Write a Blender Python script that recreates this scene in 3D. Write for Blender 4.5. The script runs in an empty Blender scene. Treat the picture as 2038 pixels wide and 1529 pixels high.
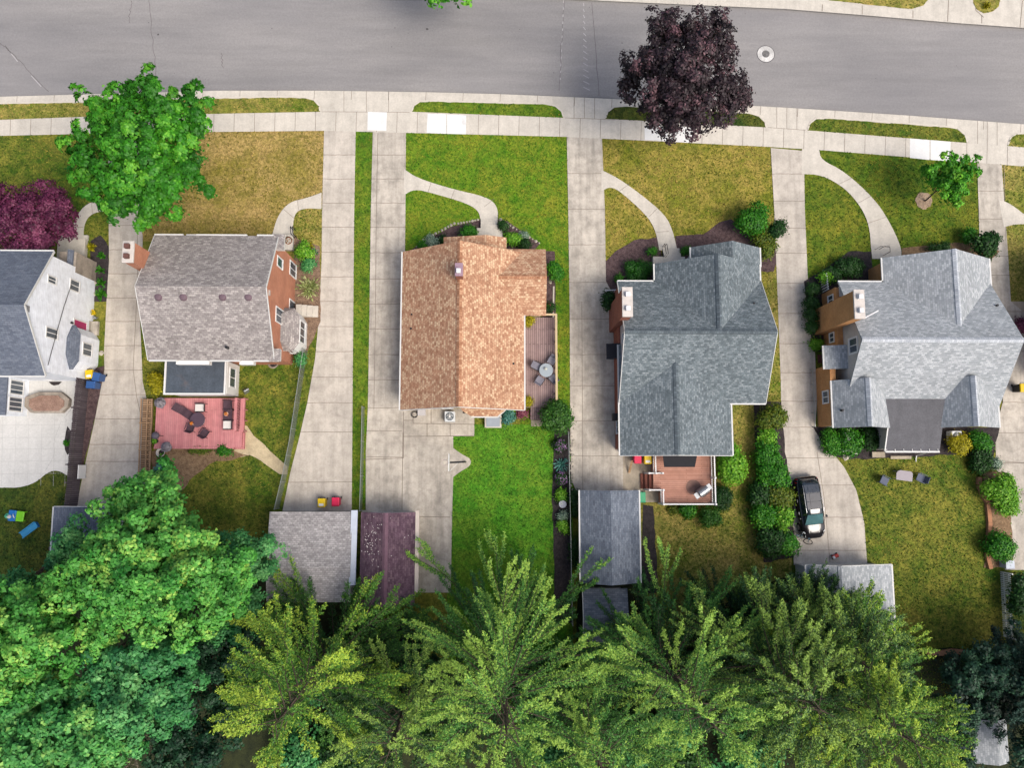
import bpy, math, random
import numpy as np
from mathutils import Vector, Matrix
random.seed(7)
rng = np.random.default_rng(7)
SC = bpy.context.scene
COL = SC.collection
HC = 57.0            # camera height
F = 1490.0           # focal length in photo pixels (photo is 2038 wide)
NX, NY = 985.0, 930.0  # photo pixel straight below the camera
# ---------------------------------------------------------------- camera geometry
_u = -Vector(((NX - 1019) / F, -(NY - 764.5) / F, -1)).normalized()
_xw = (Vector((1, 0, 0)) - _u * _u.x).normalized()
_yw = _u.cross(_xw)
RM = Matrix((_xw, _yw, _u))           # camera -> world
def ray(px, py):
    return RM @ Vector(((px - 1019) / F, -(py - 764.5) / F, -1))
def P(px, py, z=0.0):
    d = ray(px, py); t = (z - HC) / d.z
    return Vector((d.x * t, d.y * t, z))
def WX(px, py, X):
    d = ray(px, py); t = X / d.x
    return d.y * t, HC + d.z * t
def WY(px, py, Y):
    d = ray(px, py); t = Y / d.y
    return d.x * t, HC + d.z * t
def X_(px, py, z=0.0): return P(px, py, z).x
def Y_(px, py, z=0.0): return P(px, py, z).y
M1 = 1490.0 / 57.0    # photo pixels per metre on the ground
cam_d = bpy.data.cameras.new('camera'); cam = bpy.data.objects.new('camera', cam_d); COL.objects.link(cam)
cam_d.sensor_fit = 'HORIZONTAL'; cam_d.sensor_width = 36; cam_d.lens = 36 * F / 2038
cam_d.clip_start = 0.5; cam_d.clip_end = 3000
m4 = RM.to_4x4(); m4.translation = Vector((0, 0, HC)); cam.matrix_world = m4
SC.camera = cam
# ---------------------------------------------------------------- materials
K = 0.72
def lin(c):
    c = c / 255.0
    return c / 12.92 if c <= 0.04045 else ((c + 0.055) / 1.055) ** 2.4
def A(r, g, b, k=None):
    k = K if k is None else k
    return (lin(r) * k, lin(g) * k, lin(b) * k, 1)
class NT:
    def __init__(s, name):
        s.m = bpy.data.materials.new(name); s.m.use_nodes = True
        s.t = s.m.node_tree; s.n = s.t.nodes; s.b = s.n['Principled BSDF']; s.out = s.n['Material Output']
        s.b.inputs['Specular IOR Level'].default_value = 0.3
        s.co = None
    def node(s, typ, **kw):
        n = s.n.new(typ)
        for k, v in kw.items(): setattr(n, k, v)
        return n
    def link(s, a, b): s.t.links.new(a, b)
    def coord(s, kind='Object'):
        if s.co is None: s.co = s.node('ShaderNodeTexCoord')
        return s.co.outputs[kind]
    def mapped(s, sc, kind='Object', rot=0):
        mp = s.node('ShaderNodeMapping'); mp.inputs['Scale'].default_value = sc; mp.inputs['Rotation'].default_value = (0, 0, rot)
        s.link(s.coord(kind), mp.inputs['Vector']); return mp.outputs[0]
    def noise(s, scale, detail=4, rough=0.6, vec=None, dist=0):
        n = s.node('ShaderNodeTexNoise'); n.inputs['Scale'].default_value = scale
        n.inputs['Detail'].default_value = detail; n.inputs['Roughness'].default_value = rough
        n.inputs['Distortion'].default_value = dist
        s.link(vec if vec is not None else s.coord(), n.inputs['Vector']); return n.outputs['Fac']
    def ramp(s, fac, stops):
        r = s.node('ShaderNodeValToRGB'); e = r.color_ramp.elements
        while len(e) < len(stops): e.new(0.5)
        for i, (p, c) in enumerate(stops):
            e[i].position = p; e[i].color = c if len(c) == 4 else (*c, 1)
        s.link(fac, r.inputs[0]); return r.outputs[0]
    def mix(s, fac, a, b, mode='MIX'):
        n = s.node('ShaderNodeMixRGB'); n.blend_type = mode
        for sock, v in ((n.inputs[0], fac), (n.inputs[1], a), (n.inputs[2], b)):
            if isinstance(v, (int, float)): sock.default_value = v
            elif isinstance(v, tuple): sock.default_value = v
            else: s.link(v, sock)
        return n.outputs[0]
    def bump(s, h, st=0.3, dist=0.02):
        b = s.node('ShaderNodeBump'); b.inputs['Strength'].default_value = st; b.inputs['Distance'].default_value = dist
        s.link(h, b.inputs['Height']); s.link(b.outputs[0], s.b.inputs['Normal'])
    def done(s, col, rough=0.85, metal=0.0):
        if isinstance(col, tuple): s.b.inputs['Base Color'].default_value = col
        else: s.link(col, s.b.inputs['Base Color'])
        s.b.inputs['Roughness'].default_value = rough; s.b.inputs['Metallic'].default_value = metal
        return s.m
def g(v): return (v, v, v, 1)
def paint(name, c, rough=0.6, var=0.12, scale=3, metal=0):
    t = NT(name); n = t.noise(scale, 5)
    v = t.ramp(n, [(0.3, g(1 - var)), (0.7, g(1 + 0))])
    return t.done(t.mix(1.0, c, v, 'MULTIPLY'), rough, metal)
def concrete(name, c, stain=0.25, fine=0.12, warm=None):
    t = NT(name)
    n1 = t.noise(0.35, 6, 0.65); n2 = t.noise(9, 5, 0.7); n3 = t.noise(1.6, 5, 0.6)
    a = t.ramp(n1, [(0.32, g(1 - stain)), (0.6, g(1.0))])
    b = t.ramp(n2, [(0.3, g(1 - fine)), (0.72, g(1 + fine))])
    d = t.ramp(n3, [(0.36, g(1 - stain * .6)), (0.55, g(1.0)), (0.8, g(1.04))])
    col = t.mix(1.0, c, a, 'MULTIPLY'); col = t.mix(1.0, col, b, 'MULTIPLY'); col = t.mix(1.0, col, d, 'MULTIPLY')
    st1 = t.noise(1.0, 5, .65, t.mapped((1.9, .16, 1))); col = t.mix(1.0, col, t.ramp(st1, [(0.34, g(1 - stain*.7)), (0.56, g(1.0)), (0.75, g(1.05))]), 'MULTIPLY')
    # sparse dark oil / dirt spots
    n4 = t.noise(0.9, 3, 0.5); sp = t.ramp(n4, [(0.68, g(0)), (0.78, g(1))])
    col = t.mix(t.mix(1.0, sp, g(0.35), 'MULTIPLY'), col, A(120, 105, 98))
    t.bump(n2, 0.15, 0.01)
    return t.done(col, 0.9)
def asphalt(name):
    t = NT(name)
    n1 = t.noise(0.12, 6, 0.6, t.mapped((0.5, 2.0, 1), rot=0.04)); n2 = t.noise(6.5, 6, 0.85); n3 = t.noise(1.1, 5, .65, t.mapped((0.15, 1.6, 1), rot=0.04))
    col = t.ramp(n1, [(0.3, A(138, 136, 136)), (0.6, A(155, 152, 150)), (0.8, A(166, 162, 159))])
    col = t.mix(1.0, col, t.ramp(n2, [(0.25, g(0.78)), (0.75, g(1.2))]), 'MULTIPLY')
    col = t.mix(1.0, col, t.ramp(n3, [(0.3, g(0.9)), (0.7, g(1.06))]), 'MULTIPLY')
    n4 = t.noise(0.06, 2, .5); col = t.mix(t.ramp(n4, [(0.45, g(0)), (0.7, g(0.35))]), col, A(132, 131, 134))
    t.bump(n2, 0.2, 0.01)
    return t.done(col, 0.92)
GP = {}
def grass(name, dark, light, dry, amount, seed=0.0, big=0.28):
    GP[name] = (dark, light, dry, amount)
    t = NT(name)
    mp = t.node('ShaderNodeMapping'); mp.inputs['Location'].default_value = (seed * 13.7, seed * 7.1, seed)
    t.link(t.coord(), mp.inputs['Vector']); v = mp.outputs[0]
    n1 = t.noise(big, 4, 0.6, v, 0.4); n2 = t.noise(1.7, 6, 0.72, v, .3); n3 = t.noise(4.6, 5, 0.8, v); n4 = t.noise(0.85, 5, 0.65, v, .8); n5 = t.noise(10, 3, .8, v)
    col = t.mix(t.ramp(n2, [(0.36, g(0)), (0.62, g(1))]), dark, light)
    c = 0.5 + (0.5 - amount) * 0.45
    dm = t.mix(0.55, n1, n4)
    fac = t.ramp(dm, [(max(c - 0.13, 0), g(0)), (min(c + 0.14, 1), g(.95))])
    fac = t.mix(1.0, fac, t.ramp(n3, [(0.3, g(0.35)), (0.58, g(1.0))]), 'MULTIPLY')
    col = t.mix(fac, col, dry)
    col = t.mix(1.0, col, t.ramp(n3, [(0.28, g(0.55)), (0.5, g(0.97)), (0.72, g(1.42))]), 'MULTIPLY')
    col = t.mix(1.0, col, t.ramp(n5, [(0.28, g(0.6)), (0.5, g(1)), (0.74, g(1.4))]), 'MULTIPLY')
    t.bump(n3, 0.6, 0.06)
    return t.done(col, 0.95)
def soil(name, c1, c2, scale=4):
    t = NT(name); n = t.noise(scale, 6, 0.75); n2 = t.noise(16, 4, .8)
    col = t.mix(t.ramp(n, [(0.35, g(0)), (0.68, g(1))]), c1, c2)
    col = t.mix(1.0, col, t.ramp(n2, [(0.25, g(0.5)), (0.75, g(1.4))]), 'MULTIPLY')
    t.bump(n2, 0.8, 0.05); return t.done(col, 0.95)
def shingle(name, c1, c2, c3, w=0.32, h=0.145, weather=0.2, mort=0.75, mott=0.5):
    t = NT(name); uv = t.coord('UV')
    br = t.node('ShaderNodeTexBrick'); br.offset = 0.5; br.squash = 1
    br.inputs['Scale'].default_value = 1; br.inputs['Brick Width'].default_value = w; br.inputs['Row Height'].default_value = h
    br.inputs['Mortar Size'].default_value = 0.012; br.inputs['Mortar Smooth'].default_value = 0.2; br.inputs['Bias'].default_value = 0
    br.inputs['Color1'].default_value = g(0); br.inputs['Color2'].default_value = g(1); br.inputs['Mortar'].default_value = g(0.3)
    t.link(uv, br.inputs['Vector'])
    n = t.noise(1.3, 5, 0.65, uv); n2 = t.noise(6.0, 5, 0.8, uv); n3 = t.noise(0.35, 3, .5, uv); n5 = t.noise(26, 3, .7, uv)
    f = t.mix(mott, br.outputs['Color'], t.ramp(n2, [(0.32, g(0)), (0.68, g(1))]))
    col = t.ramp(f, [(0.1, c1), (0.5, c2), (0.88, c3)])
    col = t.mix(1.0, col, t.ramp(n, [(0.3, g(1 - weather)), (0.7, g(1 + weather * .4))]), 'MULTIPLY')
    col = t.mix(1.0, col, t.ramp(n3, [(0.3, g(0.92)), (0.7, g(1.05))]), 'MULTIPLY')
    col = t.mix(1.0, col, t.ramp(n5, [(0.3, g(0.86)), (0.7, g(1.12))]), 'MULTIPLY')
    col = t.mix(br.outputs['Fac'], col, t.mix(1.0, col, g(mort), 'MULTIPLY'))
    inv = t.node('ShaderNodeInvert'); t.link(br.outputs['Fac'], inv.inputs['Color'])
    t.bump(inv.outputs[0], 0.4, 0.01)
    return t.done(col, 0.93)
def brickmat(name, c1, c2, mortar):
    t = NT(name); uv = t.coord('UV')
    br = t.node('ShaderNodeTexBrick'); br.inputs['Scale'].default_value = 1
    br.inputs['Brick Width'].default_value = 0.21; br.inputs['Row Height'].default_value = 0.075; br.inputs['Mortar Size'].default_value = 0.009
    br.inputs['Color1'].default_value = c1; br.inputs['Color2'].default_value = c2; br.inputs['Mortar'].default_value = mortar
    t.link(uv, br.inputs['Vector']); n = t.noise(0.8, 4, 0.6, uv)
    col = t.mix(1.0, br.outputs['Color'], t.ramp(n, [(0.3, g(0.8)), (0.7, g(1.08))]), 'MULTIPLY')
    return t.done(col, 0.9)
def boards(name, c1, c2, axis='U', width=0.14, gap=0.012, rough=0.8, gapc=0.35):
    """boards running along U (rows stacked in V) or along V"""
    t = NT(name); rot = 0 if axis == 'U' else math.pi / 2
    v = t.mapped((1, 1, 1), 'UV', rot)
    br = t.node('ShaderNodeTexBrick'); br.inputs['Scale'].default_value = 1; br.offset = 0.37
    br.inputs['Brick Width'].default_value = 3.1; br.inputs['Row Height'].default_value = width; br.inputs['Mortar Size'].default_value = gap
    br.inputs['Color1'].default_value = c1; br.inputs['Color2'].default_value = c2
    br.inputs['Mortar'].default_value = tuple(x * gapc for x in c1[:3]) + (1,)
    t.link(v, br.inputs['Vector']); n = t.noise(2, 5, 0.6, v)
    col = t.mix(1.0, br.outputs['Color'], t.ramp(n, [(0.3, g(0.82)), (0.7, g(1.08))]), 'MULTIPLY')
    inv = t.node('ShaderNodeInvert'); t.link(br.outputs['Fac'], inv.inputs['Color']); t.bump(inv.outputs[0], 0.4, 0.01)
    return t.done(col, rough)
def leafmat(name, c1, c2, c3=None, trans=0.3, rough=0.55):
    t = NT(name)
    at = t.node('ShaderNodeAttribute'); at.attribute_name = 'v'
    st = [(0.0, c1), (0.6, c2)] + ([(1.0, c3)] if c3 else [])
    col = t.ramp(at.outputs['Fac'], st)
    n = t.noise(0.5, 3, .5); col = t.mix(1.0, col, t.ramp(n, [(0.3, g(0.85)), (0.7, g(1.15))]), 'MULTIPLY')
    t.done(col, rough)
    tr = t.node('ShaderNodeBsdfTranslucent'); t.link(col, tr.inputs['Color'])
    mx = t.node('ShaderNodeMixShader'); mx.inputs[0].default_value = trans
    t.link(t.b.outputs[0], mx.inputs[1]); t.link(tr.outputs[0], mx.inputs[2]); t.link(mx.outputs[0], t.out.inputs['Surface'])
    return t.m
def glassmat(name, c=(0.03, 0.04, 0.05, 1)):
    t = NT(name); n = t.noise(1.5, 2)
    t.b.inputs['Specular IOR Level'].default_value = 0.8
    return t.done(t.mix(n, c, tuple(x * 2.5 for x in c[:3]) + (1,)), 0.06)
def meshwire(name, c, cell=0.09, fill=0.3):
    """chain link: diagonal wires cut out of a panel (real holes through transparency)"""
    t = NT(name); masks = []
    for r in (math.pi / 4, -math.pi / 4):
        w = t.node('ShaderNodeTexWave'); w.wave_type = 'BANDS'; w.bands_direction = 'X'
        w.inputs['Scale'].default_value = 0.314 / cell / 1.0
        t.link(t.mapped((1, 1, 1), 'UV', r), w.inputs['Vector']); masks.append(t.ramp(w.outputs['Fac'], [(1 - fill, g(0)), (1 - fill + 0.05, g(1))]))
    mk = t.mix(1.0, masks[0], masks[1], 'LIGHTEN')
    t.done(c, 0.5, 0.3); tr = t.node('ShaderNodeBsdfTransparent'); mx = t.node('ShaderNodeMixShader')
    t.link(mk, mx.inputs[0]); t.link(tr.outputs[0], mx.inputs[1]); t.link(t.b.outputs[0], mx.inputs[2]); t.link(mx.outputs[0], t.out.inputs['Surface'])
    return t.m
# ---------------------------------------------------------------- objects
def tag(o, label=None, cat=None, group=None, kind=None):
    if label: o['label'] = label
    if cat: o['category'] = cat
    if group: o['group'] = group
    if kind: o['kind'] = kind
    return o
def empty(name, loc, label, cat, group=None, rz=0.0):
    o = bpy.data.objects.new(name, None); COL.objects.link(o); o.empty_display_size = 0.3
    o.location = loc; o.rotation_euler = (0, 0, rz); return tag(o, label, cat, group)
class MB:
    def __init__(s): s.v = []; s.f = []
    def add(s, pts, faces):
        b = len(s.v); s.v += [tuple(p) for p in pts]; s.f += [tuple(b + i for i in f) for f in faces]; return s
    def poly(s, pts): return s.add(pts, [tuple(range(len(pts)))])
    def box(s, x0, x1, y0, y1, z0, z1):
        if x0 > x1: x0, x1 = x1, x0
        if y0 > y1: y0, y1 = y1, y0
        if z0 > z1: z0, z1 = z1, z0
        return s.add([(x0,y0,z0),(x1,y0,z0),(x1,y1,z0),(x0,y1,z0),(x0,y0,z1),(x1,y0,z1),(x1,y1,z1),(x0,y1,z1)],
            [(3,2,1,0),(4,5,6,7),(0,1,5,4),(1,2,6,5),(2,3,7,6),(3,0,4,7)])
    def prism(s, pts, z0, z1):
        """vertical prism on a ground outline"""
        n = len(pts); ar = sum(pts[i][0]*pts[(i+1)%n][1]-pts[(i+1)%n][0]*pts[i][1] for i in range(n))
        if ar < 0: pts = pts[::-1]
        v = [(p[0], p[1], z0) for p in pts] + [(p[0], p[1], z1) for p in pts]
        return s.add(v, [tuple(range(n))[::-1], tuple(range(n, 2*n))] + [(i, (i+1)%n, n+(i+1)%n, n+i) for i in range(n)])
    def slab(s, pts, th):
        """polygon in space given counter-clockwise from above, thickened downwards"""
        n = len(pts); v = [tuple(p) for p in pts] + [(p[0], p[1], p[2]-th) for p in pts]
        return s.add(v, [tuple(range(n)), tuple(range(n, 2*n))[::-1]] + [(i, n+i, n+(i+1)%n, (i+1)%n) for i in range(n)])
    def bar(s, a, b, w, h=None):
        """box bar from a to b, w wide (horizontally) and h high"""
        a = Vector(a); b = Vector(b); h = h or w; d = (b-a).normalized()
        sx = d.cross(Vector((0,0,1)))
        sx = sx.normalized() if sx.length > 1e-4 else Vector((1,0,0))
        sy = sx.cross(d); v = []
        for p in (a, b):
            for i, j in ((-1,-1),(1,-1),(1,1),(-1,1)): v.append(p + sx*(i*w/2) + sy*(j*h/2))
        return s.add(v, [(0,1,2,3),(7,6,5,4),(0,4,5,1),(1,5,6,2),(2,6,7,3),(3,7,4,0)])
    def tube(s, pts, r, n=6, cap=True):
        pts = [Vector(p) for p in pts]; rs = r if isinstance(r, (list, tuple)) else [r]*len(pts)
        b = len(s.v)
        for i, p in enumerate(pts):
            d = (pts[min(i+1, len(pts)-1)] - pts[max(i-1, 0)])
            d = d.normalized() if d.length > 1e-6 else Vector((0,0,1))
            ax = d.cross(Vector((0,0,1)) if abs(d.z) < 0.9 else Vector((1,0,0))).normalized(); ay = d.cross(ax)
            for k in range(n):
                t = 2*math.pi*k/n; s.v.append(tuple(p + (ax*math.cos(t) + ay*math.sin(t))*rs[i]))
        for i in range(len(pts)-1):
            for k in range(n):
                s.f.append((b+i*n+k, b+i*n+(k+1)%n, b+(i+1)*n+(k+1)%n, b+(i+1)*n+k))
        if cap: s.f.append(tuple(b+k for k in range(n))[::-1]); s.f.append(tuple(b+(len(pts)-1)*n+k for k in range(n)))
        return s
    def lathe(s, c, prof, n=16):
        """surface of revolution about a vertical axis: prof = [(radius, z)...]"""
        b = len(s.v)
        for r, z in prof:
            for k in range(n):
                t = 2*math.pi*k/n; s.v.append((c[0]+r*math.cos(t), c[1]+r*math.sin(t), c[2]+z))
        for i in range(len(prof)-1):
            for k in range(n): s.f.append((b+i*n+k, b+i*n+(k+1)%n, b+(i+1)*n+(k+1)%n, b+(i+1)*n+k))
        s.f.append(tuple(b+k for k in range(n))[::-1]); s.f.append(tuple(b+(len(prof)-1)*n+k for k in range(n)))
        return s
    def build(s, name, mat, parent=None, local=False, smooth=False, bevel=0.0):
        me = bpy.data.meshes.new(name)
        off = Vector((0,0,0))
        if parent is not None and not local:
            off = Vector(parent.location); p = parent.parent
            while p is not None: off += Vector(p.location); p = p.parent
        elif parent is None and not local and s.v:
            c = np.array(s.v); off = Vector(((c[:,0].min()+c[:,0].max())/2, (c[:,1].min()+c[:,1].max())/2, c[:,2].min()))
            if getattr(s, 'origin0', False): off = Vector((0,0,0))
        vs = [(x-off.x, y-off.y, z-off.z) for x, y, z in s.v]
        me.from_pydata(vs, [], s.f)
        me.materials.append(mat)
        uv = me.uv_layers.new(name='UVMap')
        for p in me.polygons:
            n = p.normal
            if abs(n.z) > 0.999: ua = Vector((1,0,0)); va = Vector((0,1,0))
            else:
                ua = Vector((0,0,1)).cross(n).normalized(); va = n.cross(ua)
            for li in p.loop_indices:
                co = Vector(vs[me.loops[li].vertex_index]) + off
                uv.data[li].uv = (co.dot(ua), co.dot(va))
        if smooth:
            for p in me.polygons: p.use_smooth = True
        me.update()
        o = bpy.data.objects.new(name, me); COL.objects.link(o)
        if parent is not None: o.parent = parent
        else: o.location = off
        if bevel:
            m = o.modifiers.new('bevel', 'BEVEL'); m.width = bevel; m.segments = 2; m.limit_method = 'ANGLE'; m.angle_limit = math.radians(40)
        return o
def copy_tree(o, parent=None):
    c = o.copy(); COL.objects.link(c)
    if parent is not None: c.parent = parent
    for ch in list(o.children): copy_tree(ch, c)
    return c
def np_mesh(name, verts, quads, vals, mat, parent=None):
    me = bpy.data.meshes.new(name)
    n, q = len(verts), len(quads)
    me.vertices.add(n); me.vertices.foreach_set('co', verts.astype(np.float32).ravel())
    me.loops.add(q*4); me.loops.foreach_set('vertex_index', quads.astype(np.int32).ravel())
    me.polygons.add(q); me.polygons.foreach_set('loop_start', np.arange(0, q*4, 4, dtype=np.int32))
    me.polygons.foreach_set('loop_total', np.full(q, 4, dtype=np.int32))
    me.update(calc_edges=True)
    at = me.attributes.new('v', 'FLOAT', 'POINT'); at.data.foreach_set('value', vals.astype(np.float32))
    me.materials.append(mat)
    o = bpy.data.objects.new(name, me); COL.objects.link(o)
    if parent is not None: o.parent = parent
    return o
def norm(a): return a / np.maximum(np.linalg.norm(a, axis=-1, keepdims=True), 1e-9)
def leaves(c, n, size, aspect=0.62, seed=0, fold=0.18, updir=None):
    """one folded diamond per leaf: centre c, normal n, size"""
    r = np.random.default_rng(seed); N = len(c)
    t = updir if updir is not None else r.normal(size=(N, 3))
    t = norm(t - n * (t*n).sum(1, keepdims=True)); b = np.cross(n, t)
    s = size[:, None] if hasattr(size, 'shape') else size
    v = np.empty((N, 4, 3))
    v[:, 0] = c - t*s*0.5; v[:, 1] = c + b*s*0.5*aspect + n*s*fold + t*s*0.05
    v[:, 2] = c + t*s*0.5 - n*s*fold*0.6; v[:, 3] = c - b*s*0.5*aspect + n*s*fold + t*s*0.05
    q = np.arange(N*4).reshape(N, 4)
    return v.reshape(-1, 3), q
# ---------------------------------------------------------------- world, sun
w = bpy.data.worlds.new('World'); SC.world = w; w.use_nodes = True
sky = w.node_tree.nodes.new('ShaderNodeTexSky'); sky.sky_type = 'NISHITA'; sky.sun_disc = False
SUN_EL, SUN_AZ = math.radians(56), math.radians(128)    # azimuth clockwise from +Y
sky.sun_elevation = SUN_EL; sky.sun_rotation = SUN_AZ; sky.air_density = 1.0; sky.dust_density = 5.0; sky.ozone_density = 0.35
bg = w.node_tree.nodes['Background']; bg.inputs['Strength'].default_value = 0.135
w.node_tree.links.new(sky.outputs[0], bg.inputs['Color'])
sd = bpy.data.lights.new('sun', 'SUN'); sd.energy = 1.75; sd.angle = math.radians(30); sd.color = (1, 0.96, 0.9)
sun = bpy.data.objects.new('sun', sd); COL.objects.link(sun)
dv = Vector((math.sin(SUN_AZ)*math.cos(SUN_EL), math.cos(SUN_AZ)*math.cos(SUN_EL), math.sin(SUN_EL)))
sun.rotation_euler = dv.to_track_quat('Z', 'Y').to_euler(); sun.location = (40, -40, 60)
SC.view_settings.view_transform = 'Standard'; SC.view_settings.look = 'None'; SC.view_settings.gamma = 1
SC.view_settings.exposure = 0.6
# ---------------------------------------------------------------- ground materials
GA = grass('grass_green', A(50, 96, 10), A(94, 134, 22), A(146, 142, 48), 0.4, 1)
G_OL = grass('grass_olive', A(64, 98, 12), A(110, 128, 28), A(184, 160, 90), 0.53, 2, .2)
G_DRY = grass('grass_dry', A(96, 98, 22), A(144, 134, 48), A(184, 156, 98), 0.58, 3)
G_YEL = grass('grass_yellowed', A(84, 102, 16), A(134, 136, 38), A(178, 152, 80), 0.48, 4)
G_LUSH = grass('grass_lush', A(52, 108, 14), A(84, 152, 30), A(124, 148, 42), 0.4, 5)
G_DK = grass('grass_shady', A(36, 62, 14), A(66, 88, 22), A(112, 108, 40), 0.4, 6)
G_OLD = grass('grass_olive_dark', A(38, 76, 8), A(80, 110, 18), A(152, 142, 58), 0.5, 7, .2)
C_WALK = concrete('concrete_walk', A(217, 210, 197), 0.13)
C_DRV = concrete('concrete_drive', A(214, 205, 192), 0.24)
C_DRV2 = concrete('concrete_drive_stained', A(213, 204, 190), 0.34)
C_PATIO = concrete('concrete_patio', A(214, 213, 209), 0.06)
C_NEW = concrete('concrete_new', A(236, 236, 233), 0.04, 0.05)
C_OLD = concrete('concrete_old', A(190, 178, 158), 0.25)
ASPH = asphalt('asphalt')
JOINT = paint('joint_dark', A(150, 138, 126), 0.95, 0.3)
CRACK = paint('crack_dark', A(112, 105, 104), 0.95, 0.3)
MULCH = soil('mulch_purple', A(66, 50, 52), A(112, 92, 92))
MULCH_D = soil('mulch_dark', A(44, 40, 42), A(78, 70, 70))
DIRT = soil('dirt', A(112, 88, 66), A(166, 138, 106))
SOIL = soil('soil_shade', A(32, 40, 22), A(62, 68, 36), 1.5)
NSH = {}; SHEETS = []
ZL = 0.034       # every paved sheet lies above the lawns
def sheet(name, pts, z, mat, label, kind='structure', cat=None, parent=None):
    k = NSH[name] = NSH.get(name, 0) + 1
    z = 0.001 + 0.0016*k if name == 'lawn' else (z + ZL if z > 0 else z)
    if name == 'garden_bed': z += 0.0009*k - .004
    SHEETS.append((name, pts, mat.name, z))
    mb = MB(); mb.origin0 = True
    ps = [P(x, y, z) for x, y in pts]
    ar = sum(ps[i].x*ps[(i+1)%len(ps)].y - ps[(i+1)%len(ps)].x*ps[i].y for i in range(len(ps)))
    if ar < 0: ps = ps[::-1]
    mb.poly(ps); o = mb.build(name, mat, parent)
    if parent is None: tag(o, label, cat or name.replace('_', ' '), None, kind)
    return o
def cha(pts, n=2):
    for _ in range(n):
        q = [pts[0]]
        for a, b in zip(pts[:-1], pts[1:]):
            q.append((a[0]*.75+b[0]*.25, a[1]*.75+b[1]*.25)); q.append((a[0]*.25+b[0]*.75, a[1]*.25+b[1]*.75))
        q.append(pts[-1]); pts = q
    return pts
def wob(pts, amp=1.2, step=14, seed=0):
    """ragged edge: resample a px polyline and jitter it"""
    r = random.Random(seed); out = []
    for a, b in zip(pts[:-1], pts[1:]):
        L = math.hypot(b[0]-a[0], b[1]-a[1]); n = max(1, int(L/step))
        for i in range(n):
            t = i/n; j = 0 if i == 0 else amp
            out.append((a[0]+(b[0]-a[0])*t + r.uniform(-j, j), a[1]+(b[1]-a[1])*t + r.uniform(-j, j)))
    out.append(pts[-1]); return out
def lines(name, segs, z, w, mat, parent, label=None, seed=1):
    """thin dark lines (joints, cracks) as one flat mesh; segs are px polylines"""
    mb = MB(); mb.origin0 = True
    if z > 0: z += ZL
    for s in segs:
        ps = [P(x, y, z) for x, y in s]
        for a, b in zip(ps[:-1], ps[1:]):
            d = (b-a); 
            if d.length < 1e-4: continue
            d.normalize(); nrm = Vector((-d.y, d.x, 0))*w/2
            mb.poly([a-nrm, b-nrm, b+nrm, a+nrm])
    return mb.build(name, mat, parent)
def xat(pl, y):
    for a, b in zip(pl[:-1], pl[1:]):
        if a[1] <= y <= b[1]: return a[0] + (b[0]-a[0])*(y-a[1])/max(b[1]-a[1], 1e-6)
    return pl[-1][0] if y > pl[-1][1] else pl[0][0]
# base sheets
mb = MB(); mb.origin0 = True; mb.poly([(-600,-600,-0.16),(600,-600,-0.16),(600,600,-0.16),(-600,600,-0.16)])
tag(mb.build('ground', G_OLD), 'wide low grassy ground reaching out past the street and the lots', 'ground', None, 'structure')
curb_s = [(-700, 215), (-300, 200), (0, 192), (180, 187), (430, 180), (640, 180), (850, 183), (1000, 187), (1120, 192), (1230, 197), (1480, 209), (1600, 216), (1800, 229), (2038, 247), (2400, 282), (2700, 318)]
curb_n = [(-700, 15), (-300, 2), (0, -6), (430, -16), (700, -16), (1000, -8), (1180, 0), (1400, 10), (1560, 17), (1700, 28), (1900, 45), (2038, 55), (2400, 90), (2700, 124)]
road = [(x, y+8) for x, y in curb_s] + [(x, y-8) for x, y in curb_n[::-1]]
road_o = sheet('road', road, -0.13, ASPH, 'grey asphalt street with a gentle curve across the top')
ls = [P(x, y, 0) for x, y in curb_s]
mb = MB(); mb.origin0 = True
mb.poly([(120, -140, 0), (ls[-1].x, ls[-1].y, 0)] + [(p.x, p.y, 0) for p in ls[::-1][1:]] + [(-120, -140, 0)][::1])
for a, b in zip(ls[:-1], ls[1:]): mb.poly([(a.x,a.y,-0.15),(b.x,b.y,-0.15),(b.x,b.y,0),(a.x,a.y,0)])
tag(mb.build('ground', G_OLD), 'raised ground under the row of house lots below the street', 'ground', None, 'structure')
lnn = [P(x, y, 0) for x, y in curb_n]
mb = MB(); mb.origin0 = True
mb.poly([(p.x, p.y, 0) for p in lnn] + [(120, 120, 0), (-120, 120, 0)])
tag(mb.build('ground', G_OL), 'raised grassy ground along the far side of the street', 'ground', None, 'structure')
# cracks in the road
R = random.Random(3)
def crack(a, b, n=14, amp=2.0):
    return [(a[0]+(b[0]-a[0])*i/n + R.uniform(-amp, amp), a[1]+(b[1]-a[1])*i/n) for i in range(n+1)]
lines('crack', [crack((297,0),(311,158)), crack((262,0),(256,45)), crack((1122,0),(1113,180)), crack((1178,5),(1192,190),amp=.8), crack((441,105),(443,135)), crack((0,85),(25,106)), crack((10,90),(95,182))], -0.126, 0.035, CRACK, road_o)
NEWC = paint('sealed_crack', A(190, 186, 186), 0.9)
lines('sealed_crack', [[(1161,5+i*12),(1162+i*.85,11+i*12)] for i in range(15)] + [[(1122-i*.6,0+i*14),(1121.6-i*.6,5+i*14)] for i in range(12)] + [[(22,106),(35,122)],[(62,150),(82,172)]], -0.124, 0.06, NEWC, road_o)
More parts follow.
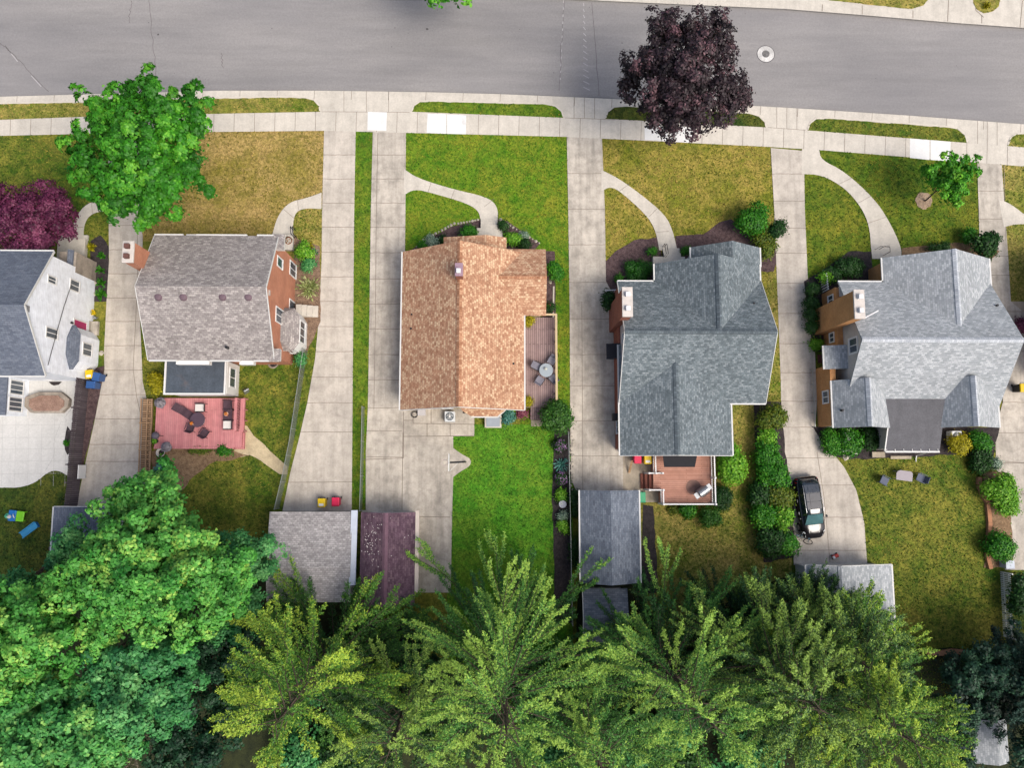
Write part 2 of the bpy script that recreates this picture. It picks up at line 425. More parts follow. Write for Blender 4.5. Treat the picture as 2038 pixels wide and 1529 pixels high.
# ---------------------------------------------------------------- lawns
def lawn(pts, mat, label, seed=0): return sheet('lawn', pts, 0.006, mat, label, 'structure', 'lawn')
lawn([(-160, 262), (228, 262), (228, 500), (-160, 500)], G_OLD, 'dark green front lawn of the white house at the left')
lawn([(262, 258), (648, 258), (645, 480), (262, 480)], G_DRY, 'dried tan front lawn before the purple-grey roofed house')
sheet('lawn', [(582, 410), (642, 410), (642, 640), (560, 640), (560, 470)], 0.010, G_OL, 'small green lawn corner beside the curved path to the purple-grey roofed house', cat='lawn')
lawn([(700, 255), (746, 255), (736, 1018), (694, 1018)], GA, 'long narrow grass strip between two driveways')
lawn([(802, 260), (1134, 260), (1140, 640), (1140, 870), (1036, 870), (1036, 500), (802, 510)], grass('grass_front_mid', A(52,108,8), A(92,138,18), A(148,146,44), 0.46, 8), 'bright green front lawn of the tan roofed house')
lawn([(1195, 268), (1540, 290), (1558, 620), (1500, 620), (1195, 620)], G_YEL, 'yellowed front lawn before the slate grey roofed house')
lawn([(1592, 290), (1955, 318), (1955, 520), (1592, 640)], grass('grass_front_right', A(44,84,8), A(88,118,18), A(140,134,42), 0.42, 9), 'olive front lawn with a curved path and a small tree')
lawn([(1990, 320), (2200, 340), (2200, 420), (1990, 410)], G_OL, 'small front lawn at the upper right edge')
lawn([(1998, 440), (2200, 430), (2200, 620), (2004, 620)], G_OL, 'narrow lawn strip at the right edge beside the driveway')
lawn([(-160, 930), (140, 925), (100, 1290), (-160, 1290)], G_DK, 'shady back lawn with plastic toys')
lawn([(276, 600), (330, 600), (330, 800), (280, 800)], G_OLD, 'grass gap left of the purple-grey roofed house')
lawn([(470, 700), (640, 690), (560, 960), (548, 1100), (360, 1110), (330, 880), (470, 880)], G_OLD, 'olive back lawn beside the red deck')
lawn([(890, 845), (1140, 845), (1140, 1420), (890, 1420)], G_LUSH, 'lush bright green back lawn of the tan roofed house')
lawn([(1260, 780), (1570, 780), (1580, 1400), (1260, 1400)], G_OL, 'patchy back lawn behind the brown deck')
lawn([(1600, 880), (2000, 880), (2010, 1420), (1600, 1420)], G_OLD, 'olive back lawn with the grey garden chairs')
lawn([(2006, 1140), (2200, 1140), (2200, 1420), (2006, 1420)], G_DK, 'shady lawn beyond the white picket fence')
lawn([(1530, 540), (1566, 540), (1566, 820), (1500, 820)], G_OL, 'narrow grass strip right of the slate grey roof')
# soil under the back trees
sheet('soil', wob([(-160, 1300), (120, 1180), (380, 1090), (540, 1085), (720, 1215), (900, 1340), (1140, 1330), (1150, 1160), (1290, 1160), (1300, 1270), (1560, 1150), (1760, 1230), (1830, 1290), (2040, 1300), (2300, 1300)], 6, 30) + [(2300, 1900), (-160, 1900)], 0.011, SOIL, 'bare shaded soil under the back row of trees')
# ---------------------------------------------------------------- concrete band: gutter, aprons and pavement
side_b = [(-700, 300), (-300, 280), (0, 270), (260, 264), (645, 260), (808, 264), (930, 267), (1128, 272), (1530, 292), (1640, 299), (1925, 322), (2038, 331), (2400, 368), (2700, 405)]
pv = sheet('pavement', curb_s + side_b[::-1], 0.020, C_WALK, 'pale concrete kerb gutter and pavement along the street')
strips = [
 ([(-500, 226), (0, 207), (220, 203), (420, 196), (560, 194), (605, 195), (625, 200), (636, 212), (637, 222)], [(430, 226), (250, 229), (0, 238), (-500, 262)], G_OL, 'verge grass strip left of the first driveway aprons'),
 ([(820, 222), (824, 211), (836, 203), (860, 202), (1000, 206), (1080, 207), (1105, 212), (1118, 223), (1121, 234)], [], GA, 'verge grass strip between the middle driveways'),
 ([(1205, 236), (1209, 224), (1222, 214), (1245, 212), (1400, 220), (1490, 226), (1510, 232), (1522, 244), (1524, 253)], [], G_DK, 'verge grass strip under the dark purple tree'),
 ([(1607, 259), (1611, 247), (1624, 237), (1650, 236), (1880, 253), (1905, 257), (1920, 270), (1924, 284)], [], G_OLD, 'verge grass strip at the right by the two white slabs'),
 ([(2005, 290), (2010, 276), (2022, 267), (2050, 267), (2200, 280), (2200, 306)], [(2050, 294)], G_OL, 'verge grass strip cut by the right edge'),
]
for i, (a, b, m, l) in enumerate(strips): sheet('verge', wob(a, .8, 9, i) + b, 0.032, m, l, 'structure', 'verge')
curbm = paint('kerb_concrete', A(222, 214, 200), 0.9, .15)
for i, (a, b, m, l) in enumerate(strips):
    k = MB(); k.origin0 = True
    for p, q in zip(a[:-1], a[1:]):
        k.bar(P(p[0], p[1]-1, 0.0)+Vector((0,0,.05)), P(q[0], q[1]-1, 0.0)+Vector((0,0,.05)), 0.12, 0.06)
    k.build('kerb', curbm, pv)
sl = [([(732,222),(770,223),(769,260),(731,259)], 'single new white pavement slab by the long grass strip'), ([(851,226),(888,227),(888,266),(849,264)], 'left slab of the new white pair before the tan roofed house'), ([(889.5,227),(928,229),(927,267),(889.5,266)], 'right slab of the new white pair before the tan roofed house'),
 ([(1283,249),(1330,250),(1330,281),(1283,278)], 'new pale slab partly hidden by the dark purple tree'), ([(1332,250),(1379,252),(1378,284),(1332,281)], 'new pale slab peeking out right under the dark purple tree'),
 ([(1811,275),(1850,278),(1850,318),(1811,314)], 'left slab of the white pair by the small green tree'), ([(1852,278),(1892,282),(1891,321),(1852,318)], 'right slab of the white pair by the small green tree')]
for p, l in sl: sheet('pavement_slab', p, 0.027, C_NEW, l, 'structure', 'pavement slab')
def lerp_line(pl, x):
    for a, b in zip(pl[:-1], pl[1:]):
        if a[0] <= x <= b[0]: return a[1] + (b[1]-a[1])*(x-a[0])/(b[0]-a[0])
walk_t = [(-700, 268), (0, 238), (250, 229), (637, 222), (820, 223), (1121, 234), (1205, 237), (1524, 253), (1607, 259), (1924, 284), (2038, 294), (2700, 366)]
js = []
xx = -60
while xx < 2100:
    js.append([(xx, lerp_line(walk_t, xx)), (xx-1, lerp_line(side_b, xx))]); xx += 40.5
for x in range(-40, 2060, 74):
    js.append([(x, lerp_line(curb_s, x)), (x-1, lerp_line(curb_s, x)+17)])
for a, b in ((640,818),(1122,1204),(1526,1606),(1926,2004)):
    for k in range(1, 4):
        x = a+(b-a)*k/4; js.append([(x, lerp_line(curb_s, x)), (x, lerp_line(walk_t, x))])
for pl in (walk_t,): js += [[(a, lerp_line(pl, a)), (a+25, lerp_line(pl, a+25))] for a in list(range(640,815,25))+list(range(1124,1200,25))+list(range(1528,1600,25))]
lines('expansion_joint', js, 0.0245, 0.035, JOINT, pv)
stone_edge = [(x, y-1) for x, y in side_b]
def drive(L, Rr, mat, label, ys, z=0.0158, mid=None, jw=0.04, extra=[]):
    o = sheet('driveway', L + Rr[::-1], z, mat, label, 'structure', 'driveway')
    segs = [crack((xat(L, y), y), (xat(Rr, y), y), 8, 0) for y in ys]
    segs = [[(x, yy + R.uniform(-.5, .5)) for x, yy in s] for s in segs]
    if mid: segs.append(mid)
    lines('expansion_joint', segs + extra, z+0.004, jw, JOINT, o); return o
drive([(215,264),(216,430),(217,520),(212,600),(207,700),(208,735),(188,840),(166,940),(152,1010)], [(287,264),(278,430),(284,470),(283,560),(279,640),(284,760),(291,790),(292,870),(290,960),(290,1010)], C_DRV, 'long driveway between the white house and the purple-grey roofed house',
      [330,384,449,497,545,593,640,688,737,786,834,885,919], mid=[(273,440),(274,540),(270,640),(265,735),(272,790),(281,830),(286,870)])
drive([(645,258),(641,420),(640,520),(634,640),(627,715),(612,800),(596,870),(578,940),(562,1018)], [(708,258),(705,420),(703,640),(702,760),(701,900),(700,1018)], C_DRV, 'driveway running down to the grey garage with yellow and red bins',
      [308,356,404,452,502,551,600,650,700,751,802,860,960])
drive([(742,258),(738,420),(735,640),(732,815),(728,900),(728,1025)], [(808,262),(807,420),(806,500),(801,510),(800,1025)], C_DRV2, 'driveway along the left side of the tan roofed house',
      [308,356,404,452,503,555,605,655,706,756,812,858,910], mid=[(752,265),(749,420),(747,640),(744,815)])
pt = sheet('courtyard', [(788,812),(944,812),(944,846)] + [(944,868),(902,868),(902,892)] + cha([(902,892),(918,904),(938,914),(936,928),(916,939),(902,950)]) + [(900,1020),(897,1180),(716,1180),(720,1016),(790,1016)], 0.0118, C_DRV2, 'concrete parking court with the basketball hoop', cat='courtyard')
lines('expansion_joint', [[(803,820),(803,912)],[(803,912),(722,915)],[(822,820),(822,843)],[(822,843),(944,845)],[(803,837),(822,837)],[(850,844),(850,869)],[(896,844),(896,869)],[(803,869),(944,868)],[(802,862),(800,1016)],[(800,1028),(896,1030)],[(858,815),(858,843)]], 0.0205, 0.05, JOINT, pt)
drive([(1128,270),(1131,420),(1134,640),(1135,860),(1137,955),(1150,985)], [(1198,273),(1204,420),(1206,560),(1228,600),(1240,700),(1240,980)], C_DRV2, 'driveway along the left side of the slate grey roofed house',
      [345,416,487,562,635,706,768,838,908], extra=[[(1158,600),(1160,975)]])
sheet('courtyard', [(1236,895),(1310,895),(1312,1000),(1236,1000)], 0.0118, C_OLD, 'concrete pad with red and yellow bins beside the brown deck', cat='courtyard')
drive([(1534,294),(1541,420),(1548,600),(1554,760),(1556,880),(1570,940),(1576,1040),(1580,1125)], [(1600,300),(1602,420),(1608,560),(1622,700),(1626,800),(1622,858),(1648,890),(1680,930),(1704,975),(1720,1040),(1726,1122)], C_DRV, 'driveway curving down to the black car',
      [346,400,454,504,564,624,684,742,799,851,912,966,1030,1096], mid=[(1626,900),(1640,990),(1652,1120)])
drive([(1945,322),(1948,420),(1950,500),(1972,600),(1994,700),(1996,800),(1980,860),(1984,940),(2000,980),(2000,1135)], [(1994,328),(2000,420),(2006,500),(2012,600),(2060,640),(2100,700),(2100,800),(2100,860),(2100,940),(2100,1135)], C_DRV2, 'driveway along the right edge of the picture',
      [380,436,510,548,620,700,801,862,922,983], extra=[crack((1990,918),(2038,922)), crack((1998,985),(2038,978)), [(1998,310),(2002,480)]])
sheet('courtyard', [(2012,600),(2160,600),(2160,1135),(2012,1135)], 0.0118, C_OLD, 'worn concrete yard at the right edge', cat='courtyard')
# garden paths
def path(U, L, label, js=(), z=0.0235, mat=C_WALK):
    o = sheet('path', cha(U) + cha(L)[::-1], z, mat, label, 'structure', 'path'); lines('expansion_joint', list(js), z+0.004, 0.03, JOINT, o)
path([(222,396),(195,397),(165,410),(148,440),(132,478)], [(222,421),(200,420),(178,428),(167,448),(166,478)], 'curved path to the white house steps', [[(182,403),(184,425)],[(142,452),(166,452)]])
path([(640,383),(610,394),(575,402),(552,430),(541,470)], [(640,416),(610,414),(590,420),(583,440),(584,470)], 'curved path to the purple-grey roofed house', [[(592,398),(594,418)],[(564,416),(585,434)]])
path([(804,336),(830,354),(900,376),(970,392),(990,410),(992,440)], [(804,388),(825,376),(860,384),(925,403),(952,418),(957,440)], 'curved path to the tan roofed house', [[(858,363),(852,382)],[(905,377),(898,395)],[(963,412),(983,396)]])
path([(1197,338),(1230,354),(1275,386),(1325,428),(1340,462),(1348,498)], [(1197,380),(1218,370),(1250,394),(1290,432),(1306,462),(1312,498)], 'curved path to the slate grey roofed house', [[(1252,366),(1232,381)],[(1308,415),(1292,431)],[(1331,460),(1307,462)]])
path([(1630,296),(1634,318),(1680,340),(1740,395),(1770,440),(1794,492),(1794,515)], [(1596,294),(1596,294),(1596,346),(1596,346),(1636,348),(1682,374),(1714,412),(1730,448),(1734,496),(1736,515)], 'wide curved path to the pale grey roofed house', [[(1697,353),(1670,366)],[(1733,390),(1708,404)],[(1763,432),(1728,444)]])
path([(1988,398),(2010,404),(2050,436),(2120,440)], [(1998,452),(2020,446),(2050,446),(2120,452)], 'short path at the right edge')
# white house patio
pa = sheet('patio', [(-160,800),(30,770),(58,756),(168,750),(160,800),(150,860),(136,948)] + cha([(136,948),(115,936),(95,940),(70,962),(35,972),(0,970),(-160,985)]), 0.016, C_PATIO, 'pale gridded concrete patio behind the white house', cat='patio')
lines('expansion_joint', [[(x,760),(x-4,968)] for x in (-20,7,33,59,85,110,133)] + [[(-100,y),(150,y-3)] for y in (790,822,848,873,896,920,945)], 0.0205, 0.02, paint('joint_pale', A(188,186,184)), pa)
sheet('path', wob([(478,845),(492,848),(505,868),(520,880),(545,905),(572,928),(572,945),(556,944),(520,918),(497,906),(470,912),(466,895),(486,890)], 1, 10), 0.016, concrete('sandy_path', A(214,196,160), .2, .2), 'sandy path from the red deck to the mesh fence', cat='path')
# planting beds
sheet('garden_bed', wob([(180,480),(200,468),(216,490),(217,560),(214,600),(185,600),(180,555)], 1.5, 10), 0.014, MULCH_D, 'dark mulch bed beside the white house', cat='garden bed')
sheet('garden_bed', wob([(208,728),(206,745),(195,800),(178,880),(163,935),(150,1005),(140,1000),(150,870),(165,760),(180,735)], 1.2, 10), 0.024, MULCH, 'purple mulch strip along the dark fence', cat='garden bed')
sheet('garden_bed', wob([(1198,530),(1225,500),(1262,478),(1312,470),(1318,520),(1320,600),(1198,600)], 2, 12), 0.014, MULCH, 'purple mulch bed left of the steps', cat='garden bed')
sheet('garden_bed', wob([(1344,470),(1400,466),(1432,442),(1455,436),(1500,470),(1560,470),(1540,540),(1350,540)], 2, 12), 0.014, MULCH, 'purple mulch bed right of the steps under round shrubs', cat='garden bed')
sheet('garden_bed', wob([(815,500),(850,476),(900,450),(958,436),(958,500)], 1, 12), 0.014, MULCH, 'mulch bed with stone edging left of the front steps', cat='garden bed')
sheet('garden_bed', wob([(990,440),(1010,440),(1040,462),(1075,484),(1050,510),(990,510)], 1, 12), 0.014, MULCH, 'mulch bed with stone edging right of the front steps', cat='garden bed')
sheet('garden_bed', wob([(1076,500),(1104,500),(1106,640),(1080,640)], 1, 12), 0.014, MULCH, 'mulch strip beside the tan roofed house', cat='garden bed')
sheet('garden_bed', wob([(1104,850),(1134,850),(1140,1240),(1105,1240),(1098,1000)], 2, 14), 0.014, MULCH_D, 'flower bed along the wire fence', cat='garden bed')
sheet('garden_bed', wob([(585,470),(600,480),(636,490),(638,640),(612,700),(585,700)], 1.5, 12), 0.017, soil('bed_brown', A(104,84,70), A(168,140,116)), 'brown planting bed beside the brick wall', cat='garden bed')
sheet('garden_bed', wob([(335,885),(460,895),(500,908),(430,918),(390,945),(350,990),(300,1000),(300,900)], 3, 14), 0.014, DIRT, 'bare dirt bed below the red deck', cat='garden bed')
sheet('garden_bed', wob([(1500,800),(1555,800),(1562,900),(1580,1000),(1580,1110),(1520,1120),(1505,960)], 2, 14), 0.014, MULCH_D, 'dark soil bed under the hedge between two lots', cat='garden bed')
sheet('garden_bed', wob([(1618,850),(1990,850),(1975,915),(1900,905),(1750,912),(1690,915),(1650,905)], 2, 14), 0.018, MULCH_D, 'planting bed behind the pale grey roofed house', cat='garden bed')
sheet('garden_bed', wob([(1600,560),(1635,540),(1690,500),(1735,500),(1735,700),(1618,700)], 1.5, 14), 0.013, MULCH_D, 'dark bed at the left of the pale grey roofed house', cat='garden bed')
sheet('garden_bed', wob([(1795,494),(1930,480),(1990,500),(1965,520),(1795,520)], 1.5, 14), 0.013, DIRT, 'dirt bed in front of the pale grey roofed house', cat='garden bed')
sheet('garden_bed', wob([(1955,940),(2000,940),(2015,1060),(2015,1130),(1958,1130),(1970,1040)], 2, 14), 0.022, DIRT, 'raised dirt bed by the right driveway', cat='garden bed')
sheet('garden_bed', wob([(1280,1005),(1300,1008),(1310,1180),(1275,1180)], 2, 14), 0.013, MULCH_D, 'dark strip right of the slate garage', cat='garden bed')
MR = soil('mulch_ring', A(140,118,98), A(190,168,142))
sheet('garden_bed', [(1839+17*math.cos(t*.35)*R.uniform(.9,1.1), 399+17*math.sin(t*.35)*R.uniform(.9,1.1)) for t in range(18)], 0.014, MR, 'round wood chip ring under the small green tree', cat='garden bed')
# far side of the street
nb = sheet('pavement', [(1150, -2)] + curb_n[6:] + [(2700,60),(2038,-20),(1900,-40),(1150,-40)], 0.016, C_WALK, 'concrete gutter and aprons on the far side of the street')
sheet('verge', wob([(1645,-8),(1650,0),(1700,5),(1780,14),(1815,17),(1838,10),(1852,-6)], .8, 9), 0.032, G_OL, 'verge grass on the far side of the street', 'structure', 'verge')
sheet('verge', wob([(1937,-10),(1937,5),(1944,18),(1958,26),(1976,22),(1988,12),(1992,-10)], .8, 9), 0.032, G_OL, 'rounded verge tip with a yellow plant on the far side', 'structure', 'verge')
lines('expansion_joint', [[(1637,8),(1636,22)],[(1716,10),(1716,28)],[(1817,20),(1817,36)],[(1888,-5),(1886,42)],[(2035,0),(2030,54)],[(1940,-10),(1942,20),(1958,34)],[(1954,30),(1954,46)]], 0.0205, 0.06, JOINT, nb)
# tar spots and small debris on the road
tm = MB(); tm.origin0 = True
for px, py, rr in [(850,57,.12),(786,55,.06),(1238,85,.06),(315,68,.1)] + [(R.uniform(0,2038), R.uniform(10,170), R.uniform(.02,.05)) for _ in range(50)]:
    c = P(px, py, -.125); tm.poly([(c.x+rr*R.uniform(.6,1.2)*math.cos(k), c.y+rr*R.uniform(.5,1)*math.sin(k), -.125) for k in [q*1.047 for q in range(6)]])
tm.build('tar_spot', paint('tar_spot', A(92,88,88), .9), road_o)
# ragged grass tufts over the lawns
def inside(px, py, poly):
    r = np.zeros(len(px), bool); n = len(poly)
    for i in range(n):
        (x1, y1), (x2, y2) = poly[i], poly[(i+1) % n]
        if y1 == y2: continue
        c = ((y1 > py) != (y2 > py)) & (px < (x2-x1)*(py-y1)/(y2-y1) + x1); r ^= c
    return r
hard = [np.array(p) for n_, p, m_, z_ in SHEETS if n_ not in ('lawn', 'verge', 'soil', 'road')]
TV, TQ, TC = [], [], []; nb_ = 0
for n_, poly, mname, z_ in SHEETS:
    if n_ not in ('lawn', 'verge') or mname not in GP: continue
    dk_, lt_, dy_, am = GP[mname]; q = np.array(poly); x0, y0 = np.maximum(q.min(0), [-30, -20]); x1, y1 = np.minimum(q.max(0), [2070, 1420])
    if x1 <= x0 or y1 <= y0: continue
    N = int((x1-x0)*(y1-y0)/M1**2*46); px, py = rng.uniform(x0, x1, N), rng.uniform(y0, y1, N); k = inside(px, py, poly)
    if n_ == 'lawn':
        for h_ in hard: k &= ~inside(px, py, h_)
    px, py = px[k], py[k]; N = len(px)
    if N == 0: continue
    p3 = np.array([[-RM[i][0] for i in range(3)]])*0
    dx, dy = (px-1019)/F, -(py-764.5)/F; D = np.stack([RM[i][0]*dx + RM[i][1]*dy - RM[i][2] for i in range(3)], 1)
    W_ = D*((.045 + z_ - HC)/D[:, 2])[:, None] + np.array([0, 0, HC])
    f = np.zeros(N)
    for _ in range(9):
        wl = rng.uniform(1.2, 7.0); th = rng.uniform(0, 6.28); f += np.sin((W_[:, 0]*math.cos(th) + W_[:, 1]*math.sin(th))*6.28/wl + rng.uniform(0, 6.28))*(.5 + wl/7)
    f = f/3.2 + rng.normal(0, .55, N); t_ = np.clip(rng.normal(.45, .35, N), 0, 1)[:, None]
    col = np.array(dk_[:3])*(1-t_) + np.array(lt_[:3])*t_; w_ = np.clip((f - (.5-am)*3.2 - .15)*1.4, 0, 1)[:, None]*.9
    col = (col*(1-w_) + np.array(dy_[:3])*w_)*rng.uniform(.75, 1.3, (N, 1))
    nn = norm(rng.normal(size=(N, 3))*.55 + np.array([0, 0, 1.0])); v, qd = leaves(W_, nn, rng.uniform(.07, .17, N), .5, 5)
    TV.append(v); TQ.append(qd + nb_); nb_ += len(v); TC.append(np.repeat(np.concatenate([col, np.ones((N, 1))], 1), 4, 0))
t = NT('grass_tuft'); at = t.node('ShaderNodeAttribute'); at.attribute_name = 'tint'; gm = t.done(at.outputs['Color'], .9)
TV, TQ, TC = np.concatenate(TV), np.concatenate(TQ), np.concatenate(TC)
go = np_mesh('grass', TV, TQ, np.zeros(len(TV)), gm); ca_ = go.data.attributes.new('tint', 'FLOAT_COLOR', 'POINT'); ca_.data.foreach_set('color', TC.astype(np.float32).ravel())
tag(go, 'short ragged grass tufts over the lawns and verges', 'grass', None, 'stuff')
# manhole
mh = empty('manhole', P(1524,107,-0.126), 'round manhole with a white collar in the street', 'manhole')
c0 = P(1524,107,-0.13); r0 = 18/M1
MB().lathe(c0, [(r0+.05, 0.0), (r0+.05, 0.008), (0.3, 0.008)], 32).build('surround', paint('tar', A(84,80,80)), mh)
MB().lathe(c0, [(r0, 0.0), (r0, 0.014), (0.2, 0.016)], 32).build('collar', concrete('worn_white', A(228,226,222), .3, .2), mh)
MB().lathe(c0, [(0.31, 0.0), (0.31, 0.022), (0.28, 0.024)], 24).build('cover', soil('cast_iron', A(96,94,94), A(140,138,136), 12), mh)
# ---------------------------------------------------------------- building materials
WHITE = paint('white_trim', A(238,238,236), 0.5, 0.06)
GUT = paint('gutter_white', A(226,226,222), 0.45, 0.08)
GLASS = glassmat('window_glass')
SIDING = boards('white_siding', A(238,243,250,.92), A(233,238,246,.92), 'U', 0.2, 0.012, 0.6, 0.8)
SIDING_G = boards('grey_white_siding', A(206,206,210), A(214,214,216), 'U', 0.15, 0.01, 0.6, 0.75)
STUCCO = concrete('cream_stucco', A(212,206,198), 0.12)
BR_RED = brickmat('brick_red', A(186,112,84), A(204,132,100), A(200,160,136))
BR_DRK = brickmat('brick_dark', A(140,74,58), A(164,90,70), A(170,130,112))
BR_TAN = brickmat('brick_tan', A(190,128,72), A(208,146,88), A(206,170,128))
STONE = concrete('stone_wall', A(182,170,156), 0.4, 0.2)
SH_NAVY = shingle('shingle_navy', A(92,100,116), A(110,118,132), A(128,135,148), weather=.12)
SH_PURP = shingle('shingle_purple_grey', A(128,121,119), A(164,157,154), A(200,193,187), w=.26, weather=.16)
SH_TAN = shingle('shingle_tan', A(158,108,82), A(202,157,125), A(240,212,174), w=.22, h=.17, weather=.14)
SH_SLATE = shingle('shingle_slate', A(86,97,102), A(118,129,134), A(158,167,171), w=.24, weather=.14)
SH_PALE = shingle('shingle_pale', A(150,157,161), A(174,179,182), A(200,204,207), w=.26, weather=.07, mort=.85, mott=.3)
SH_GARG = shingle('shingle_garage_grey', A(146,142,142), A(178,174,174), A(208,204,202), w=.24, weather=.2)
SH_PLUM = shingle('shingle_plum', A(86,62,76), A(108,84,98), A(134,110,118), weather=.35)
SH_STEEL = shingle('shingle_steel', A(96,104,118), A(118,127,140), A(144,152,164), weather=.15)
FLATROOF = concrete('felt_roof', A(88,98,110), 0.22, 0.25)
FLATROOF2 = concrete('felt_roof_grey', A(106,106,110), 0.15, 0.2)
DKMETAL = paint('dark_metal', A(44,44,48), 0.5, 0.3)
FLASH = paint('chimney_cap', A(222,214,206), 0.8, 0.2)
FLUE = paint('clay_flue', A(120,84,76), 0.8, 0.3)
FLUEW = paint('white_flue', A(240,240,242), 0.6, 0.1)
class House:
    def __init__(s, name, loc, label, cat='house'):
        s.root = empty(name, (loc[0], loc[1], 0), label, cat)
        s.wall = MB(); s.roof = MB(); s.gut = MB(); s.cap = MB(); s.runs = []
    def gable(s, ax, a0, a1, b0, b1, br, ze, zr, rk=0.15, ev=0.35, wall=True, th=0.14, gut=(1,1), rake=(1,1), cap=True, ze1=None, mb=None):
        """gable roof: ridge along ax from a0 to a1, eaves at b0 and b1"""
        ze1 = ze if ze1 is None else ze1
        f = (lambda a, b, z: (a, b, z)) if ax == 'x' else (lambda a, b, z: (b, a, z))
        ro = mb or s.roof
        if a0 > a1: a0, a1 = a1, a0; rake = rake[::-1]
        if b0 > b1: b0, b1, ze, ze1 = b1, b0, ze1, ze; gut = gut[::-1]
        def ccw(p):
            ar = sum(p[i][0]*p[(i+1)%4][1]-p[(i+1)%4][0]*p[i][1] for i in range(4)); return p if ar > 0 else p[::-1]
        ro.slab(ccw([f(a0,b0,ze), f(a1,b0,ze), f(a1,br,zr), f(a0,br,zr)]), th)
        ro.slab(ccw([f(a0,br,zr), f(a1,br,zr), f(a1,b1,ze1), f(a0,b1,ze1)]), th)
        k0, k1 = (zr-ze)/(br-b0), (zr-ze1)/(b1-br)
        if wall:
            A0, A1, B0, B1 = a0+rk, a1-rk, b0+ev, b1-ev
            pr = [(B0, -0.05), (B1, -0.05), (B1, ze1+k1*ev-th-.02), (br, zr-th-.02), (B0, ze+k0*ev-th-.02)]
            v = [f(A0, b, z) for b, z in pr] + [f(A1, b, z) for b, z in pr]
            s.wall.add(v, [(4,3,2,1,0) if ax == 'x' else (0,1,2,3,4), (5,6,7,8,9) if ax == 'x' else (9,8,7,6,5)] +
                [((i, (i+1)%5, 5+(i+1)%5, 5+i) if ax == 'x' else (5+i, 5+(i+1)%5, (i+1)%5, i)) for i in range(5)])
        for on, b, z in ((gut[0], b0-.045, ze), (gut[1], b1+.045, ze1)):
            if on: s.runs.append(('gutter', MB().bar(f(a0, b, z-.05), f(a1, b, z-.05), 0.11, 0.10)))
        for on, a in ((rake[0], a0-.022), (rake[1], a1+.022)):
            if on:
                s.runs.append(('rake_trim', MB().bar(f(a, b0, ze-.07), f(a, br, zr-.07), 0.04, 0.15).bar(f(a, br, zr-.07), f(a, b1, ze1-.07), 0.04, 0.15)))
        if cap:
            n = max(2, int(abs(a1-a0)/0.3)); w_ = 0.19
            for sgn, kk in ((-1, k0), (1, k1)):
                s.cap.slab(ccw([f(a0, br, zr+.055), f(a1, br, zr+.055), f(a1, br+sgn*w_, zr+.055-kk*w_), f(a0, br+sgn*w_, zr+.055-kk*w_)]), 0.05)
    def finish(s, wallmat, roofmat, capmat=None):
        r = s.root; s.o = {}
        if s.wall.f: s.o['wall'] = s.wall.build('wall', wallmat, r)
        ro = s.roof.build('roof', roofmat, r); s.o['roof'] = ro
        if s.cap.f: s.cap.build('ridge_cap', capmat or roofmat, ro)
        if s.gut.f: s.gut.build('eave_trim', GUT, ro)
        for nm, mb in s.runs: mb.build(nm, GUT, ro)
        return s
def win(parent, side, c, wd, hg, fw=0.09, depth=0.05, muntin=1, frame=None, pane=None, name='window'):
    """window on a wall facing side ('+x','-x','+y','-y'); c = centre on the wall plane"""
    sg = 1 if side[0] == '+' else -1
    f = (lambda u, z, d: (c[0]+sg*d, c[1]+u, c[2]+z)) if side[1] == 'x' else (lambda u, z, d: (c[0]+u, c[1]+sg*d, c[2]+z))
    fr = MB()
    def bx(mb, u0, u1, z0, z1, d0, d1):
        p, q = f(u0, z0, d0), f(u1, z1, d1); mb.box(p[0], q[0], p[1], q[1], p[2], q[2])
    W, H = wd/2, hg/2
    bx(fr, -W, W, H-fw, H, -.02, depth); bx(fr, -W, W, -H, -H+fw, -.02, depth+.03)
    bx(fr, -W, -W+fw, -H+fw, H-fw, -.02, depth); bx(fr, W-fw, W, -H+fw, H-fw, -.02, depth)
    for i in range(muntin):
        u = -W + wd*(i+1)/(muntin+1); bx(fr, u-.03, u+.03, -H+fw, H-fw, -.02, depth-.01)
    o = fr.build(name, frame or WHITE, parent)
    pm = MB(); bx(pm, -W+fw*.5, W-fw*.5, -H+fw*.5, H-fw*.5, -.015, 0.022); pm.build('pane', pane or GLASS, o)
    return o
def winx(parent, side, X, px0, py0, px1, py1, **k):
    y0, z0 = WX((px0), (py0+py1)/2, X); y1, z1 = WX(px1, (py0+py1)/2, X)
    ya, _ = WX((px0+px1)/2, py0, X); yb, _ = WX((px0+px1)/2, py1, X)
    return win(parent, side, (X, (ya+yb)/2, (z0+z1)/2), abs(ya-yb), abs(z1-z0), **k)
def chimney(h, x0, x1, y0, y1, z1, mat, flues=2, capmat=None, pots=None, ax='y', cap=0.12, shoulder=None):
    b = MB(); b.box(x0, x1, y0, y1, -0.02, z1)
    if shoulder: b.box(*shoulder)
    ch = b.build('chimney', mat, h.root)
    MB().box(x0-.06, x1+.06, y0-.06, y1+.06, z1+.001, z1+cap).build('chimney_cap', capmat or FLASH, ch, bevel=.02)
    for i in range(flues):
        t = (i+.5)/flues; cx = (x0+x1)/2 if ax == 'y' else x0+(x1-x0)*t; cy = y0+(y1-y0)*t if ax == 'y' else (y0+y1)/2
        m = MB(); m.box(cx-.16, cx+.16, cy-.16, cy+.16, z1+cap, z1+cap+.3)
        m.build('flue', (pots or [FLUE])[i % len(pots or [FLUE])], ch, bevel=.03)
    return ch
def vent(h, x, y, z, r=0.05, hh=0.35, mat=None):
    MB().lathe((x, y, z-.1), [(r, 0), (r, hh), (r*.7, hh+.02)], 8).build('vent_pipe', mat or DKMETAL, h.o['roof'])
